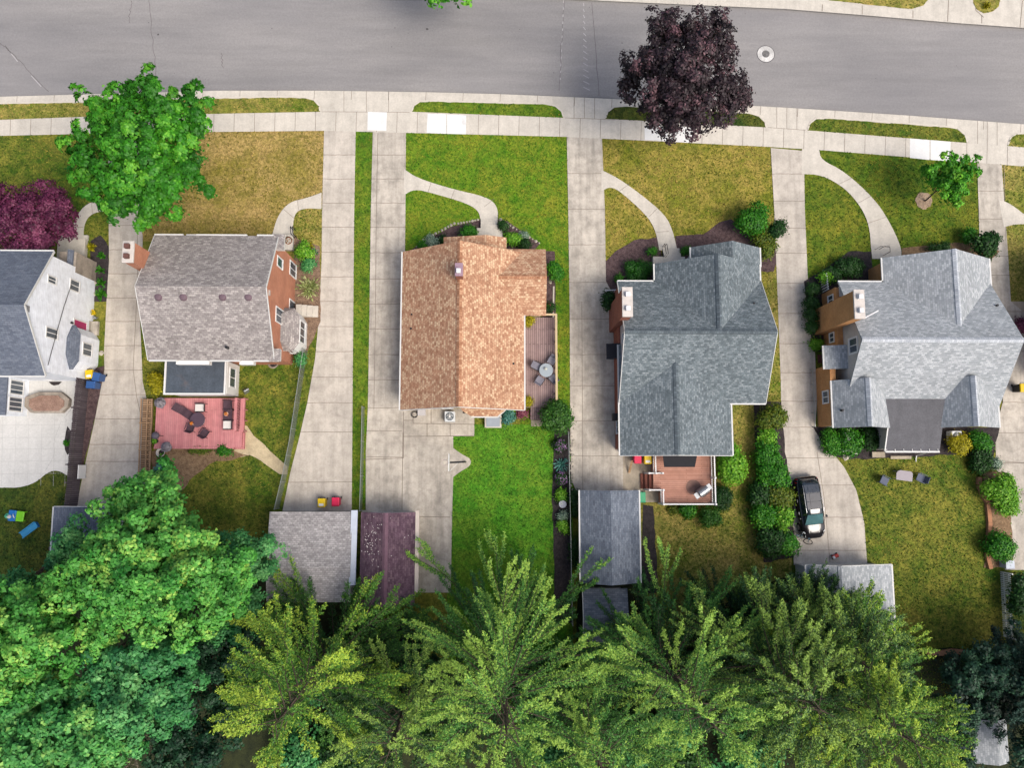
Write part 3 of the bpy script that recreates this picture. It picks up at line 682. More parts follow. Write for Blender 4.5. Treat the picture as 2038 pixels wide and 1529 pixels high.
# ================================================================ white house at the left edge
H = House('white_house', (-36, 18), 'white two storey house with a navy shingle roof cut by the left edge')
N1, S1 = Y_(92,500,5.8), Y_(80,748,5.8); XE = -30.7
H.gable('x', -46, XE+.12, S1, N1, Y_(38,607,8.6), 5.8, 8.6, rk=.12, ev=.3)
y0, y1 = Y_(140,541,3), Y_(140,500,3)
xv = X_(187,530,0)
H.finish(SIDING, SH_NAVY); r = H.root
winx(r, '+x', XE, 94, 549, 112, 566); winx(r, '+x', XE, 138, 557, 158, 581); winx(r, '+x', XE, 90, 652, 115, 675)
y, z = WX(53, 614, XE); MB().box(XE-.01, XE+.05, y-.2, y+.2, z-.25, z+.25).build('gable_vent', paint('vent_grey', A(150,150,152)), r)
# vestibule
v = MB(); v.box(xv-1.0, xv, y0, y1, -.02, 2.85); v.box(XE+.02, xv-1.0, y0+.01, y1-.01, -.02, 2.83); ve = v.build('vestibule', STONE, r)
MB().slab([(XE-.4,y0-.05,3.25),(xv+.05,y0-.05,2.95),(xv+.05,y1+.1,2.95),(XE-.4,y1+.1,3.25)], .1).build('vestibule_roof', SH_NAVY, ve)
# pink door with frame and lamp
d = winx(r, '+x', XE, 145, 637, 173, 659, muntin=0, pane=paint('door_pink', A(186,48,108), .5), name='door', fw=.1)
y, z = WX(141, 643, XE); MB().lathe((XE+.1, y, z-.1), [(.04,0),(.09,.05),(.09,.2),(.03,.28)], 8).build('wall_lamp', DKMETAL, r)
# bay
b = MB(); p0, p1 = Y_(192,742,0), Y_(192,664,0); xb = X_(196,712,0)
poly = [(XE+.02,p1),(xb-.35,p1),(xb,p1-.55),(xb,p0+.55),(xb-.35,p0),(XE+.02,p0)]
b.prism(poly, -.02, 2.75); bay = b.build('bay', SIDING, r)
rb = MB(); zt = 3.35; pr = [(xb-.3,p1+.12),(xb+.1,p1-.5),(xb+.1,p0+.5),(xb-.3,p0-.12)]; ya_, yb_ = p1-.9, p0+.9
q = [(x,y_,2.78) for x,y_ in pr]; t0, t1 = (XE,ya_,zt), (XE,yb_,zt)
rb.add([(XE,p1+.12,2.78)]+q+[(XE,p0-.12,2.78), t0, t1], [(0,6,1),(1,6,2),(2,6,7,3),(3,7,4),(4,7,5),(0,1,2,3,4,5)])
rb.build('bay_roof', SH_NAVY, bay)
win(bay, '+x', (xb, (p0+p1)/2, 1.65), 1.0, 1.3); 
win(bay, '-y', (xb-.95, p0, 1.65), .75, 1.2); win(bay, '+y', (xb-.95, p1, 1.65), .75, 1.2)
# rear wing
xr_ = X_(57,790,0); yb0, yb1 = Y_(30,824,2.5), S1+.4
wing = MB().box(-46, xr_, yb0, yb1, -.02, 2.55).build('rear_wing', SIDING, r)
MB().slab([(-46,yb0-.1,2.7),(xr_+.1,yb0-.1,2.7),(xr_+.1,yb1,2.75),(-46,yb1,2.75)], .12).build('rear_wing_roof', SH_NAVY, wing)
win(wing, '+x', (xr_, (yb0+yb1)/2+.62, 1.5), 1.1, 1.6, muntin=2); win(wing, '+x', (xr_, (yb0+yb1)/2-.62, 1.5), 1.1, 1.6, muntin=2)
for px in (72, 132):
    x, z = WY(px, 763, S1+.3); win(r, '-y', (x, S1+.3, 0.6), .5, .45, muntin=0)
# front steps
st = MB(); a, bq = P(122,478), P(174,508); st.box(a.x, bq.x, a.y, bq.y-1.2, 0.02, .45); st.box(a.x-.1, bq.x+.05, a.y, a.y+.35, .02, .22)
tag(st.build('front_steps', C_WALK), 'pale concrete steps at the white house front door', 'steps')
st = MB(); a, bq = P(178,641), P(197,668); st.box(a.x, bq.x-.5, a.y, bq.y, 0.0, .55); st.box(bq.x-.5, bq.x, a.y, bq.y, 0, .28)
tag(st.build('side_steps', C_DRV2), 'concrete side steps below the pink door', 'steps')
# service cable from the gable to the pole side
ca = MB(); pts = []
A0, A1 = Vector((XE+.3, WX(138,580,XE)[0], WX(138,580,XE)[1])), Vector((-41, S1-3, 5.6))
for i in range(13):
    t = i/12; pnt = A0.lerp(A1, t); pnt.z -= .5*4*t*(1-t)*.4; pts.append(pnt)
# ================================================================ purple-grey house
H = House('brick_house', (-19, 12), 'brick house with a mottled purple-grey roof and a dark flat rear extension')
xW, xE = X_(308,470,5.3), X_(553,490,5.3)
N2, S2, R2 = Y_(450,469,5.3), Y_(450,717,5.3), Y_(400,570,7.7)
H.gable('x', xW, xE, S2, N2, R2, 5.3, 7.7, rk=.12, ev=.4, cap=False, gut=(0,0))
for a, c in ((308,365),(391,492),(512,566)): H.runs.append(('eave_trim', MB().bar((X_(a,469,5.25), N2+.05, 5.26), (X_(c,469,5.25), N2+.05, 5.26), .1, .12)))
for a, c in ((297,353),(418,478),(505,556)): H.runs.append(('eave_trim', MB().bar((X_(a,717,5.25), S2-.05, 5.26), (X_(c,717,5.25), S2-.05, 5.26), .1, .12)))
H.runs.append(('eave_box', MB().box(xE-.3, xE+.42, N2-1.0, N2+.05, 5.0, 5.3))); H.runs.append(('eave_box', MB().box(xE-.3, xE+.42, S2-.05, S2+.8, 5.0, 5.3)))
H.finish(BR_RED, SH_PURP); r = H.root; XE2 = xE-.12
MB().slab([(xE-.3, N2-1.0,5.45),(xE+.45,N2-1.0,5.4),(xE+.45,N2+.1,5.32),(xE-.3,N2+.1,5.36)], .04).build('eave_return', SH_PURP, H.o['roof'])
MB().slab([(xE-.3, S2-.1,5.36),(xE+.45,S2-.1,5.32),(xE+.45,S2+.8,5.4),(xE-.3,S2+.8,5.45)], .04).build('eave_return', SH_PURP, H.o['roof'])
for px in (315, 365, 443, 494):
    c = P(px, 590, 7.35); m = MB(); m.lathe((c.x,c.y,7.0), [(.30,0),(.30,.28),(.24,.42),(.1,.47)], 14); m.build('roof_vent', paint('vent_plum', A(118,98,106), .7), H.o['roof'])
c = P(452, 692, 5.9); vent(H, c.x, c.y, 5.75, .1, .4)
for a, c_, dd in ((352,418,.28),(478,506,.28),(360,392,-.2)):
    yy = S2-dd if dd > 0 else N2+.14
    m = MB(); m.box(X_(a,715,5), X_(c_,715,5), min(yy, yy+.3*(1 if dd>0 else -1)), max(yy, yy+.3*(1 if dd > 0 else -1)), 4.6, 5.12); m.build('dormer_face', WHITE, r)
winx(r, '+x', XE2, 551, 512, 562, 534, muntin=0); winx(r, '+x', XE2, 576, 522, 589, 552); winx(r, '+x', XE2, 548, 613, 563, 645); winx(r, '+x', XE2, 575, 600, 592, 625, muntin=0, name='door')
y, z = WX(535, 583, XE2); MB().box(XE2, XE2+.08, y-.18, y+.18, z-.1, z+.1).build('gable_vent', STUCCO, r)
chimney(H, xW-.5, xW+.12, Y_(285,548,5), Y_(285,511,5), 8.4, BR_RED, 2, FLASH, [FLUE], cap=.15)
xbay = X_(611,675,0); by0, by1 = Y_(605,706,0), Y_(605,632,0)
bay = MB().prism([(XE2-.1,by1),(xbay-.3,by1),(xbay,by1-.5),(xbay,by0+.5),(xbay-.3,by0),(XE2-.1,by0)], -.02, 2.7).build('bay', WHITE, r)
m = MB(); zt = 3.6
m.add([(XE2,by1+.15,2.72),(xbay-.3,by1+.15,2.72),(xbay+.12,by1-.45,2.72),(xbay+.12,by0+.45,2.72),(xbay-.3,by0-.15,2.72),(XE2,by0-.15,2.72),(XE2-.05,by1-.5,zt),(XE2-.05,by0+.5,zt)],
    [(0,6,1),(1,6,2),(2,6,7,3),(3,7,4),(4,7,5),(0,1,2,3,4,5)]); m.build('bay_roof', SH_PURP, bay)
win(bay, '+x', (xbay, (by0+by1)/2, 1.5), 1.7, 1.5, muntin=2); win(bay, '-y', (xbay-.85, by0, 1.5), .7, 1.3)
# flat rear extension
ex0, ex1 = X_(327,760,2.7), X_(477,755,0); ey0, ey1 = Y_(400,786,2.7), S2+.3
ext = MB().box(ex0+.15, ex1-.03, ey0+.12, ey1, -.02, 2.55).build('rear_extension', WHITE, r)
e = MB(); e.box(ex0, ex1-.05, ey0, ey0+.12, 2.5, 2.78); e.box(ex0, ex0+.12, ey0+.12, ey1, 2.5, 2.78); e.box(ex1-.17, ex1-.05, ey0+.12, ey1, 2.5, 2.78); e.build('parapet', WHITE, ext)
MB().box(ex0+.12, ex1-.17, ey0+.12, ey1, 2.52, 2.7).build('flat_roof', FLATROOF, ext)
win(ext, '+x', (ex1-.03, (ey0+ey1)/2+.15, 1.5), 1.5, 1.3)
st = MB()
for i in range(4): st.box(X_(594+i*10,618), X_(604+i*10,618), Y_(615,632), Y_(615,610), 0.0, .75-.18*i)
tag(st.build('side_steps', C_WALK), 'pale concrete steps at the brick side wall', 'steps')
# ================================================================ tan roofed house
H = House('tan_roofed_house', (-2, 10), 'tan shingle roofed house beside a narrow board deck')
tx0, tx1, txr = X_(799,650,2.7), X_(1043,700,2.7), X_(914,650,5.6)
ty1, ty0 = Y_(801,501,2.7), Y_(801,816,2.7)
H.gable('y', ty0, ty1, tx0, tx1, txr, 2.7, 5.6, rk=.3, ev=.35, gut=(1,1), rake=(1,0))
H.gable('x', txr+1.0, X_(1086,500,2.7), Y_(1060,628,2.7), Y_(1060,496,2.7), Y_(1040,550,3.85), 2.7, 3.85, rk=.3, ev=.3, gut=(0,0), rake=(0,0))
H.gable('y', ty1-1.2, Y_(883,472,2.62), X_(883,480,2.62), X_(1008,480,2.62), X_(968,470,3.1), 2.62, 3.25, rk=.2, ev=.2, gut=(0,0), rake=(0,0), cap=False)
CREAM = boards('cream_siding', A(226,206,168), A(220,200,162), 'U', .18, .01, .7, .75)
H.finish(CREAM, SH_TAN, shingle('ridge_tan', A(150,100,74), A(186,136,104), A(222,182,146), w=.17, h=.6)); r = H.root; ro = H.o['roof']
for px, py, z in ((820,626,3.2),(818,654,3.2),(1022,724,3.2)): c = P(px,py,z); vent(H, c.x, c.y, z-.15, .08, .3)
c = P(912,552,5.3); c2 = P(926,520,6.9)
cq = P(913,536,6.7); ch = MB().box(cq.x-.23, cq.x+.25, cq.y-.42, cq.y+.42, 4.6, 6.6).build('chimney', BR_DRK, r)
MB().box(cq.x-.27, cq.x+.29, cq.y-.46, cq.y+.46, 6.601, 6.7).build('chimney_cap', paint('cap_plum', A(168,140,154), .8), ch, bevel=.02)
MB().box(cq.x-.16, cq.x+.14, cq.y-.3, cq.y+.0, 6.7, 7.05).build('flue', FLUEW, ch, bevel=.03)
# rear hipped bay and cellar door
hx0, hx1 = X_(938,815,2.5), X_(1014,815,2.5); hy0 = Y_(975,829,2.45)
rb_ = MB().prism([(hx0+.1,ty0+.5),(hx0+.1,hy0+.2),(hx1-1.0,hy0+.2),(hx1-.2,ty0+.2),(hx1-.2,ty0+.5)], -.02, 2.35).build('rear_bay', CREAM, r)
m = MB(); zz = 3.0
m.add([(hx0-.9,ty0+.3,zz),(hx1,ty0+.35,2.75),(hx1-.35,ty0-.1,2.45),(hx1-.85,hy0,2.42),(hx0,hy0,2.42),(hx0-.6,ty0-.1,2.6)], [(0,5,4,3,2,1)]); m.build('bay_roof', SH_TAN, rb_)
g_ = MB(); g_.bar((hx0,hy0-.05,2.4),(hx1-.85,hy0-.05,2.4),.1,.1); g_.bar((hx1-.85,hy0-.05,2.4),(hx1,ty0+.3,2.55),.1,.1); g_.build('gutter', GUT, rb_)
bk = MB(); a, b_ = P(965,829), P(998,852); bk.add([(a.x,a.y,0),(b_.x,a.y,0),(b_.x,b_.y,0),(a.x,b_.y,0),(a.x,a.y,.8),(b_.x,a.y,.8),(b_.x,b_.y,.25),(a.x,b_.y,.25)], [(4,7,6,5),(0,3,7,4),(3,2,6,7),(2,1,5,6),(1,0,4,5)])
bko = bk.build('cellar_hatch', C_WALK); tag(bko, 'sloping pale cellar hatch with grey door behind the tan roofed house', 'cellar hatch')
MB().slab([(a.x+.12,b_.y+.08,.315),(b_.x-.12,b_.y+.08,.315),(b_.x-.12,a.y-.1,.82),(a.x+.12,a.y-.1,.82)], .03).build('door', paint('hatch_grey', A(168,176,186), .5), bko)
win(r, '-y', (X_(890,816,1.2), ty0+.3, 1.3), .9, 1.2); win(r, '-y', (X_(840,816,1.2), ty0+.3, 1.3), .9, 1.2); win(r, '-y', (X_(933,816,1.0), ty0+.3, 1.1), .9, 2.0, muntin=0, name='door')
st = MB(); a, b_ = P(957,437), P(990,458)
for i in range(3): st.box(a.x, b_.x, a.y-.28*i, b_.y-.6, .02, .17*(i+1))
st.box(P(949,458).x, P(1000,458).x, P(950,458).y, P(950,458).y-1.3, .02, .53)
so = st.build('front_steps', C_WALK); tag(so, 'concrete front steps between two stone edged beds', 'steps')
m = MB()
for px in (991,):
    p_, q_ = P(px,436), P(px,461); m.tube([(p_.x,p_.y,.0),(p_.x,p_.y,.95),(q_.x,q_.y,1.45),(q_.x,q_.y,.5)], .025)
m.build('handrail', DKMETAL, so)
# ================================================================ slate roofed house
H = House('slate_roofed_house', (14, 10), 'slate grey shingle house with crossing gables and a small brick chimney')
sx0, sx1 = X_(1229,560,2.7), X_(1515,563,2.7); sN, sS, sR = Y_(1229,560,2.7), Y_(1520,803,2.7), Y_(1544,660,5.5)
H.gable('x', sx0, sx1, sS, sN, sR, 2.7, 5.5, rk=.2, ev=.35, gut=(1,1))
H.gable('y', sR-.1, Y_(1303,525,2.7), X_(1303,540,2.7), X_(1512,540,2.7), X_(1430,540,5.5), 2.7, 5.47, rk=.25, ev=.35, gut=(1,1), rake=(0,0))
H.gable('y', Y_(1400,530,2.5), Y_(1375,492,2.45), X_(1375,500,2.45), X_(1512,500,2.45), X_(1458,490,4.15), 2.45, 4.15, rk=.2, ev=.3, gut=(1,1), rake=(0,0), cap=False)
H.gable('y', Y_(1343,907,2.68), sR-.5, sx0, X_(1456,850,2.68), X_(1348,850,4.3), 2.68, 4.3, rk=.3, ev=.36, gut=(1,1), rake=(1,0))
SH_SL2 = shingle('ridge_slate', A(80,90,97), A(98,109,115), A(124,134,140), w=.17, h=.6)
H.finish(SIDING_G, SH_SLATE, SH_SL2); r = H.root
xw = sx0+.19; yc0, yc1 = Y_(1224,905,0)+.4, sN-.35
MB().box(xw-.12, xw+.0, yc0, yc1, -.02, 2.45).build('brick_base', BR_DRK, H.o['wall'])
chimney(H, X_(1212,640,0), X_(1212,640,0)+.62, Y_(1224,662,0), Y_(1224,612,0), 6.3, BR_DRK, 2, FLASH, [FLUEW], cap=.14)
y, z = WX(1239, 680, xw); win(r, '-x', (xw, sR-.2, 4.0), .8, 1.0)
m = MB(); a, b_ = P(1207,684,2.2), P(1230,714,2.2); m.slab([(a.x,b_.y,2.1),(xw,b_.y,2.5),(xw,a.y,2.5),(a.x,a.y,2.1)], .05); m.bar((a.x,b_.y,2.05),(xw,b_.y,1.9),.04); m.bar((a.x,a.y,2.05),(xw,a.y,1.9),.04)
m.build('awning', paint('black_fabric', A(34,36,44), .8, .2), r)
c = P(1219,833,0); MB().box(c.x-.25, xw, c.y-.28, c.y+.28, 1.2, 1.75).build('meter_box', DKMETAL, r, bevel=.03)
for px, py, z in ((1244,736,3.6),(1500,604,3.9)): c = P(px,py,z); vent(H, c.x, c.y, z-.15, .08, .35)
win(r, '-x', (xw-.12, yc0+1.6, 1.4), 1.0, 1.1); win(r, '-x', (xw-.12, yc1-1.6, 1.4), 1.0, 1.1); win(r, '-y', (X_(1490,803,1.4), sS+.35, 1.4), 1.0, 1.2)
m = MB(); yS4 = Y_(1343,907,2.68); m.slab([(X_(1322,930,2.3),Y_(1322,930,2.3),2.3),(X_(1383,930,2.3),Y_(1322,930,2.3),2.3),(X_(1389,905,2.55),yS4+.3,2.6),(X_(1318,905,2.55),yS4+.3,2.6)], .05); m.build('awning', paint('black_canopy', A(40,40,46), .8, .25), r)
st = MB(); a, b_ = P(1318,495), P(1352,516)
for i in range(3): st.box(a.x, b_.x, a.y-.25*i, b_.y-.5, .02, .17*(i+1))
st.box(P(1297,514).x, P(1360,514).x, P(1300,514).y, P(1300,535).y, .02, .5)
so = st.build('front_steps', C_WALK); tag(so, 'concrete front steps before the slate grey roof', 'steps')
m = MB()
for px in (1318, 1322): p_, q_ = P(px,492), P(px,515); m.tube([(p_.x,p_.y,.1),(p_.x,p_.y,.9),(q_.x,q_.y,1.4),(q_.x,q_.y,.5)], .025)
m.build('handrail', DKMETAL, so)
# ================================================================ pale grey roofed house
H = House('pale_roofed_house', (31, 10), 'pale grey shingle house with two small rear gables and a tan brick chimney')
px0, px1 = X_(1668,561,2.5), X_(1970,563,2.5); pN, pR = Y_(1700,561,2.5), Y_(1870,676,5.7); pS = Y_(1880,812,2.5)
H.gable('x', px0, px1, pS, pN, pR, 2.5, 5.7, rk=.25, ev=.35, gut=(0,1), rake=(0,0))
H.gable('y', pR+.9, Y_(1757,513,2.5), X_(1757,540,2.5), X_(1970,540,2.5), X_(1905,570,4.9), 2.5, 4.95, rk=.25, ev=.3, gut=(1,1), rake=(0,0))
gy0 = Y_(1735,852,2.55)
H.gable('y', gy0, Y_(1732,752,4.4), X_(1657,800,2.55), X_(1772,830,2.55), X_(1732,800,4.5), 2.55, 4.5, rk=.2, ev=.12, gut=(1,0), rake=(0,0))
H.gable('y', gy0+.03, Y_(1942,748,4.4), X_(1868,830,2.55), X_(1988,830,2.55), X_(1943,800,4.5), 2.55, 4.5, rk=.2, ev=.12, gut=(0,1), rake=(0,0))
H.finish(STUCCO, SH_PALE, shingle('ridge_pale', A(176,182,190), A(198,204,210), A(222,226,230), w=.17, h=.6)); r = H.root
bx_ = X_(1625,790,0); yy1 = Y_(1640,735,0)
bw = MB(); bw.box(bx_, X_(1657,800,2.55)+.35, gy0+.2, yy1, -.02, 2.5); xwl = X_(1640,700,0)
bwo = bw.build('brick_base', BR_TAN, r); bw = MB()
bw.box(xwl, xwl+.6, yy1, pN-.4, -.02, 2.35); bw2 = bw.build('brick_base', BR_TAN, r); bw = MB(); xn = X_(1727,540,0); bw.box(xn, xn+.45, pN-.3, Y_(1757,513,2.5)-.28, -.02, 2.48)
bw.build('brick_base', BR_TAN, r)
win(bwo, '-x', (bx_, Y_(1645,791,1.5), 1.65), 1.0, 1.0); win(bw2, '-x', (xwl, Y_(1655,598,1.5), 1.6), .8, .9); win(bw2, '-x', (xwl, Y_(1655,672,1.5), 1.5), .8, .8)
m = MB(); lx = X_(1641,705,2.6); m.slab([(lx,Y_(1645,735,2.5),2.5),(px0+.4,Y_(1645,735,2.5),2.95),(px0+.4,Y_(1645,688,2.5),2.95),(lx,Y_(1645,688,2.5),2.5)], .1)
m.build('lower_roof', SH_PALE, H.o['roof'])
g_ = MB(); g_.bar((lx-.05,Y_(1645,735,2.5),2.46),(lx-.05,Y_(1645,688,2.5),2.46),.1,.1); g_.build('gutter', GUT, H.o['roof'])
win(r, '-x', (px0+.25, pR-.15, 3.9), 1.25, 1.35, muntin=1, fw=.14)
MB().box(px0+.1, px0+.24, pN-1.1, pN-.35, 2.3, 2.45).build('eave_return', WHITE, H.o['roof'])
chimney(H, bx_+.05, bx_+.68, Y_(1625,667,0), Y_(1625,618,0), 6.6, BR_TAN, 2, FLASH, [FLUEW], cap=.15)
m = MB(); q0, q1 = P(1722,632,5.2), P(1748,618,5.1); m.tube([q0, q1], .05); m.build('vent_pipe', FLUEW, H.o['roof'])
for px, py, z in ((1984,608,3.9),(1676,817,3.1)): c = P(px,py,z); vent(H, c.x, c.y, z-.15, .09, .35)
# dark felt porch roof between the gables
y_a, y_b, y_c = Y_(1820,805,3.0), Y_(1820,852,2.6), Y_(1815,898,2.3)
po = MB().box(X_(1764,870,2.2)+.1, X_(1870,870,2.2)-.1, y_c+.15, y_b+1.0, -.02, 2.12).build('rear_porch', STUCCO, r)
m = MB(); m.slab([(X_(1752,852,2.6),y_b,2.62),(X_(1880,852,2.6),y_b,2.62),(X_(1892,805,3),y_a+.4,2.95),(X_(1755,805,3),y_a+.4,2.95)], .1)
m.slab([(X_(1762,897,2.3),y_c,2.3),(X_(1870,897,2.3),y_c,2.3),(X_(1871,852,2.3),y_b,2.6),(X_(1764,852,2.3),y_b,2.6)], .1); m.build('porch_roof', FLATROOF2, po)
g_ = MB(); g_.bar((X_(1762,897,2.3),y_c-.06,2.26),(X_(1870,897,2.3),y_c-.06,2.26),.12,.11); g_.build('gutter', GUT, po); g_ = MB(); g_.bar((X_(1762,897,2.3)-.05,y_c,2.3),(X_(1764,852,2.3)-.05,y_b,2.58),.08,.1); g_.build('edge_trim', GUT, po); g_ = MB()
for i in range(7): xg = X_(1764+i*17,896,2.3); g_.box(xg-.02, xg+.02, y_c-.03, y_c+.15, 2.29, 2.36)
g_.build('gutter_clip', GUT, po); g_ = MB()
d0 = P(1822,919,0.05); g_.tube([(d0.x-.05, y_c-.06, 2.2), (d0.x, y_c-.3, .25), (d0.x, d0.y, .1)], .045); g_.build('downspout', GUT, po)
st = MB(); a, b_ = P(1732,900), P(1758,911); st.box(a.x,b_.x,a.y,b_.y,.0,.3); st.box(P(1770,900).x, P(1812,915).x, P(1770,908).y, P(1770,914).y, 0, .16)
tag(st.build('porch_step', C_OLD), 'small concrete slabs at the rear porch edge', 'step')
# ================================================================ house cut by the right edge
H = House('right_edge_house', (44, 10), 'house mostly outside the frame at the right edge with a white sill', 'house')
ex = X_(2055,720,0); H.gable('x', ex-.3, ex+9, Y_(2030,760,3), Y_(2030,500,3), Y_(2030,630,5.6), 3.0, 5.6, rk=.25, ev=.35)
H.finish(BR_DRK, SH_PURP); win(H.root, '-x', (ex-.05, Y_(2030,722,1.5), 1.5), 1.4, 1.3)
# ================================================================ garages and sheds
def garage(name, label, ax, a0, a1, b0, b1, br, ze, zr, wm, rm, cm=None, rake=(1,1), gut=(1,1), cat='garage', ze1=None, cap=True, ev=.2):
    H = House(name, ((a0+a1)/2, (b0+b1)/2) if ax == 'x' else ((b0+b1)/2, (a0+a1)/2), label, cat)
    H.gable(ax, a0, a1, b0, b1, br, ze, zr, rk=.2, ev=ev, gut=gut, rake=rake, ze1=ze1, cap=cap); return H.finish(wm, rm, cm)
gy1, gy0_ = Y_(1210,976,2.4), Y_(1210,1161,2.4)
H = garage('garage', 'steel grey gabled garage at the end of the middle driveway', 'y', gy0_, gy1, X_(1155,1070,2.4), X_(1273,1070,2.4), X_(1217,1070,3.6), 2.4, 3.6, SIDING_G, SH_STEEL, gut=(1,1), rake=(0,0), cap=False)
m = MB(); m.box(X_(1170,976,1), X_(1258,976,1), gy1-.21, gy1-.14, 0, 2.1); m.build('garage_door', WHITE, H.root)
H = garage('shed', 'dark grey shed behind the steel grey garage', 'x', X_(1160,1210,2), X_(1249,1210,2), Y_(1200,1290,2), Y_(1200,1172,2), Y_(1200,1230,2.5), 2.0, 2.5, SIDING_G, SH_STEEL, cat='shed', gut=(0,0), rake=(1,0), cap=False)
H = garage('garage', 'light grey shingled garage with a blue-white right edge', 'x', X_(534,1100,2.5), X_(700,1100,2.5), Y_(600,1200,2.6), Y_(600,1019,2.5), Y_(600,1130,3.0), 2.5, 3.0, SIDING, SH_GARG, rake=(0,0), gut=(0,0), cap=False)
x_ = X_(702,1100,2.5); m = MB(); m.slab([(x_-.15,Y_(700,1165,2.6),2.9),(x_+.28,Y_(700,1165,2.6),2.72),(x_+.28,Y_(700,1016,2.5),2.5),(x_-.15,Y_(700,1016,2.5),2.62)], .08); m.build('edge_flashing', paint('flashing_blue', A(196,206,222), .4), H.o['roof'])
m = MB(); m.box(X_(560,1018,1), X_(680,1018,1), Y_(600,1019,2.5)-.21, Y_(600,1019,2.5)-.14, 0, 2.1); m.build('garage_door', WHITE, H.root)
yy_ = Y_(770,1020,2.5)
H = garage('garage', 'plum brown gabled garage sprinkled with fallen petals', 'y', Y_(770,1206,2.5), yy_, X_(717,1100,2.5), X_(826,1100,2.5), X_(766,1100,3.3), 2.5, 3.3, CREAM, SH_PLUM, paint('ridge_plum', A(128,98,112), .9, .3), rake=(0,0), gut=(0,0))
m = MB(); xe = X_(829.5,1100,2.5); m.box(xe-.14, xe+.14, Y_(829,1180,2.5), Y_(829,1017,2.5), 2.3, 2.5); m.build('fascia', paint('fascia_cream', A(222,208,194), .6), H.o['roof'])
m = MB(); m.box(X_(735,1020,1), X_(812,1020,1), yy_-.21, yy_-.14, 0, 2.1); m.build('garage_door', WHITE, H.root)
# petals lying on the plum roof
pm = MB(); ze, zr = 2.5, 3.3; xl, xm, xh = X_(717,1100,2.5), X_(766,1100,3.3), X_(826,1100,2.5)
for i in range(80):
    px, py = (R.gauss(742,12), R.gauss(1078,22)) if i < 70 else (R.uniform(720,822), R.uniform(1030,1170))
    c = P(px, py, 2.9)
    if not xl+.1 < c.x < xh-.1: continue
    zt = zr - (zr-ze)*abs(c.x-xm)/((xm-xl) if c.x < xm else (xh-xm)) + .012; s_ = R.uniform(.03,.075); a = R.uniform(0,6)
    pm.poly([(c.x+s_*math.cos(a+k*1.57)*(1 if k%2 else .6), c.y+s_*math.sin(a+k*1.57)*(1 if k%2 else .6), zt) for k in range(4)])
tag(pm.build('fallen_petals', paint('petal', A(196,186,184), .8), None), 'pale petals scattered over the plum brown garage roof', 'petals', None, 'stuff')
H = garage('shed', 'dark low shed half hidden under the conifers behind the plum garage', 'x', X_(738,1260,2), X_(802,1260,2), Y_(770,1310,2), Y_(770,1238,2), Y_(770,1270,2.3), 2.0, 2.3, CREAM, paint('dark_felt', A(62,54,60), .9, .3), cat='shed', gut=(0,0), rake=(0,1), cap=False)
H = garage('garage', 'navy roofed garage partly covered by the big maple', 'y', Y_(160,1180,2.4), Y_(160,1009,2.4), X_(102,1090,2.4), X_(222,1090,2.4), X_(163,1090,2.8), 2.4, 2.8, SIDING, SH_NAVY, gut=(1,0), rake=(0,1), cap=False)
H = garage('garage', 'pale grey roofed garage under the right hand conifers', 'y', Y_(1670,1290,2.4), Y_(1670,1125,2.5), X_(1606,1160,2.4), X_(1776,1160,2.4), X_(1675,1160,3.4), 2.4, 3.4, STUCCO, SH_PALE, gut=(1,1), rake=(0,1), cap=True, ev=.15)
H = garage('shed', 'small pale blue-grey shed at the lower right among trees', 'y', Y_(1970,1520,2), Y_(1970,1432,2), X_(1936,1480,2), X_(2006,1480,2), X_(1988,1480,2.6), 2.0, 2.5, SIDING_G, SH_PALE, cat='shed', gut=(0,0), rake=(0,0), cap=False)
# ---------------------------------------------------------------- foliage
H0 = bpy.data.objects['white_house']
cb = MB(); pts = []
for px, py in ((139,566),(124,610),(110,660),(99,700),(92,727)):
    y, z = WX(px, py, XE); pts.append((XE+.12, y, z))
cb.tube(pts, .022, 5); cb.build('service_cable', DKMETAL, H0)
BARK = soil('bark', A(70,60,50), A(108,94,80), 6)
BARK_L = soil('bark_light', A(140,128,112), A(186,174,156), 6)
L_MAPLE = leafmat('leaf_maple', A(32,98,14), A(66,148,28), A(122,194,58), .15)
L_BACK = leafmat('leaf_back_maple', A(50,128,44), A(108,188,78), A(176,220,98), .15)
L_BACK2 = leafmat('leaf_blue_green', A(40,110,60), A(84,162,88), A(134,200,118), .15)
L_PLUM = leafmat('leaf_plum', A(34,27,31), A(62,48,54), A(124,90,98), .1)
L_WINE = leafmat('leaf_wine', A(68,24,50), A(110,44,80), A(150,78,112), .15)
L_SHRUB = leafmat('leaf_shrub', A(30,96,12), A(62,140,22), A(110,176,46), .22)
L_DARK = leafmat('leaf_dark', A(18,54,14), A(34,80,20), A(58,104,34), .15)
L_OLIVE = leafmat('leaf_olive', A(60,84,14), A(100,124,26), A(150,150,50), .2)
L_YEL = leafmat('leaf_yellow', A(130,130,12), A(190,180,24), A(222,214,60), .25)
L_LIME = leafmat('leaf_lime', A(70,140,18), A(122,186,40), A(174,220,84), .25)
L_SILV = leafmat('leaf_silver', A(100,130,110), A(150,176,150), A(196,214,190), .15)
L_VAR = leafmat('leaf_variegated', A(110,134,60), A(176,186,116), A(224,226,176), .2)
L_BLUE = leafmat('leaf_blue', A(44,104,96), A(84,150,134), A(140,196,180), .15)
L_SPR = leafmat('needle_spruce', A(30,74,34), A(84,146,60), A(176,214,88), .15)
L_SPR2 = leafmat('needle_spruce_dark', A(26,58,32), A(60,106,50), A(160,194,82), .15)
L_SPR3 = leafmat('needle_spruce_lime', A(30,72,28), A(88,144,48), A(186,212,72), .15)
L_BSPR = leafmat('needle_blue_spruce', A(24,48,42), A(42,74,62), A(76,110,92), .1)
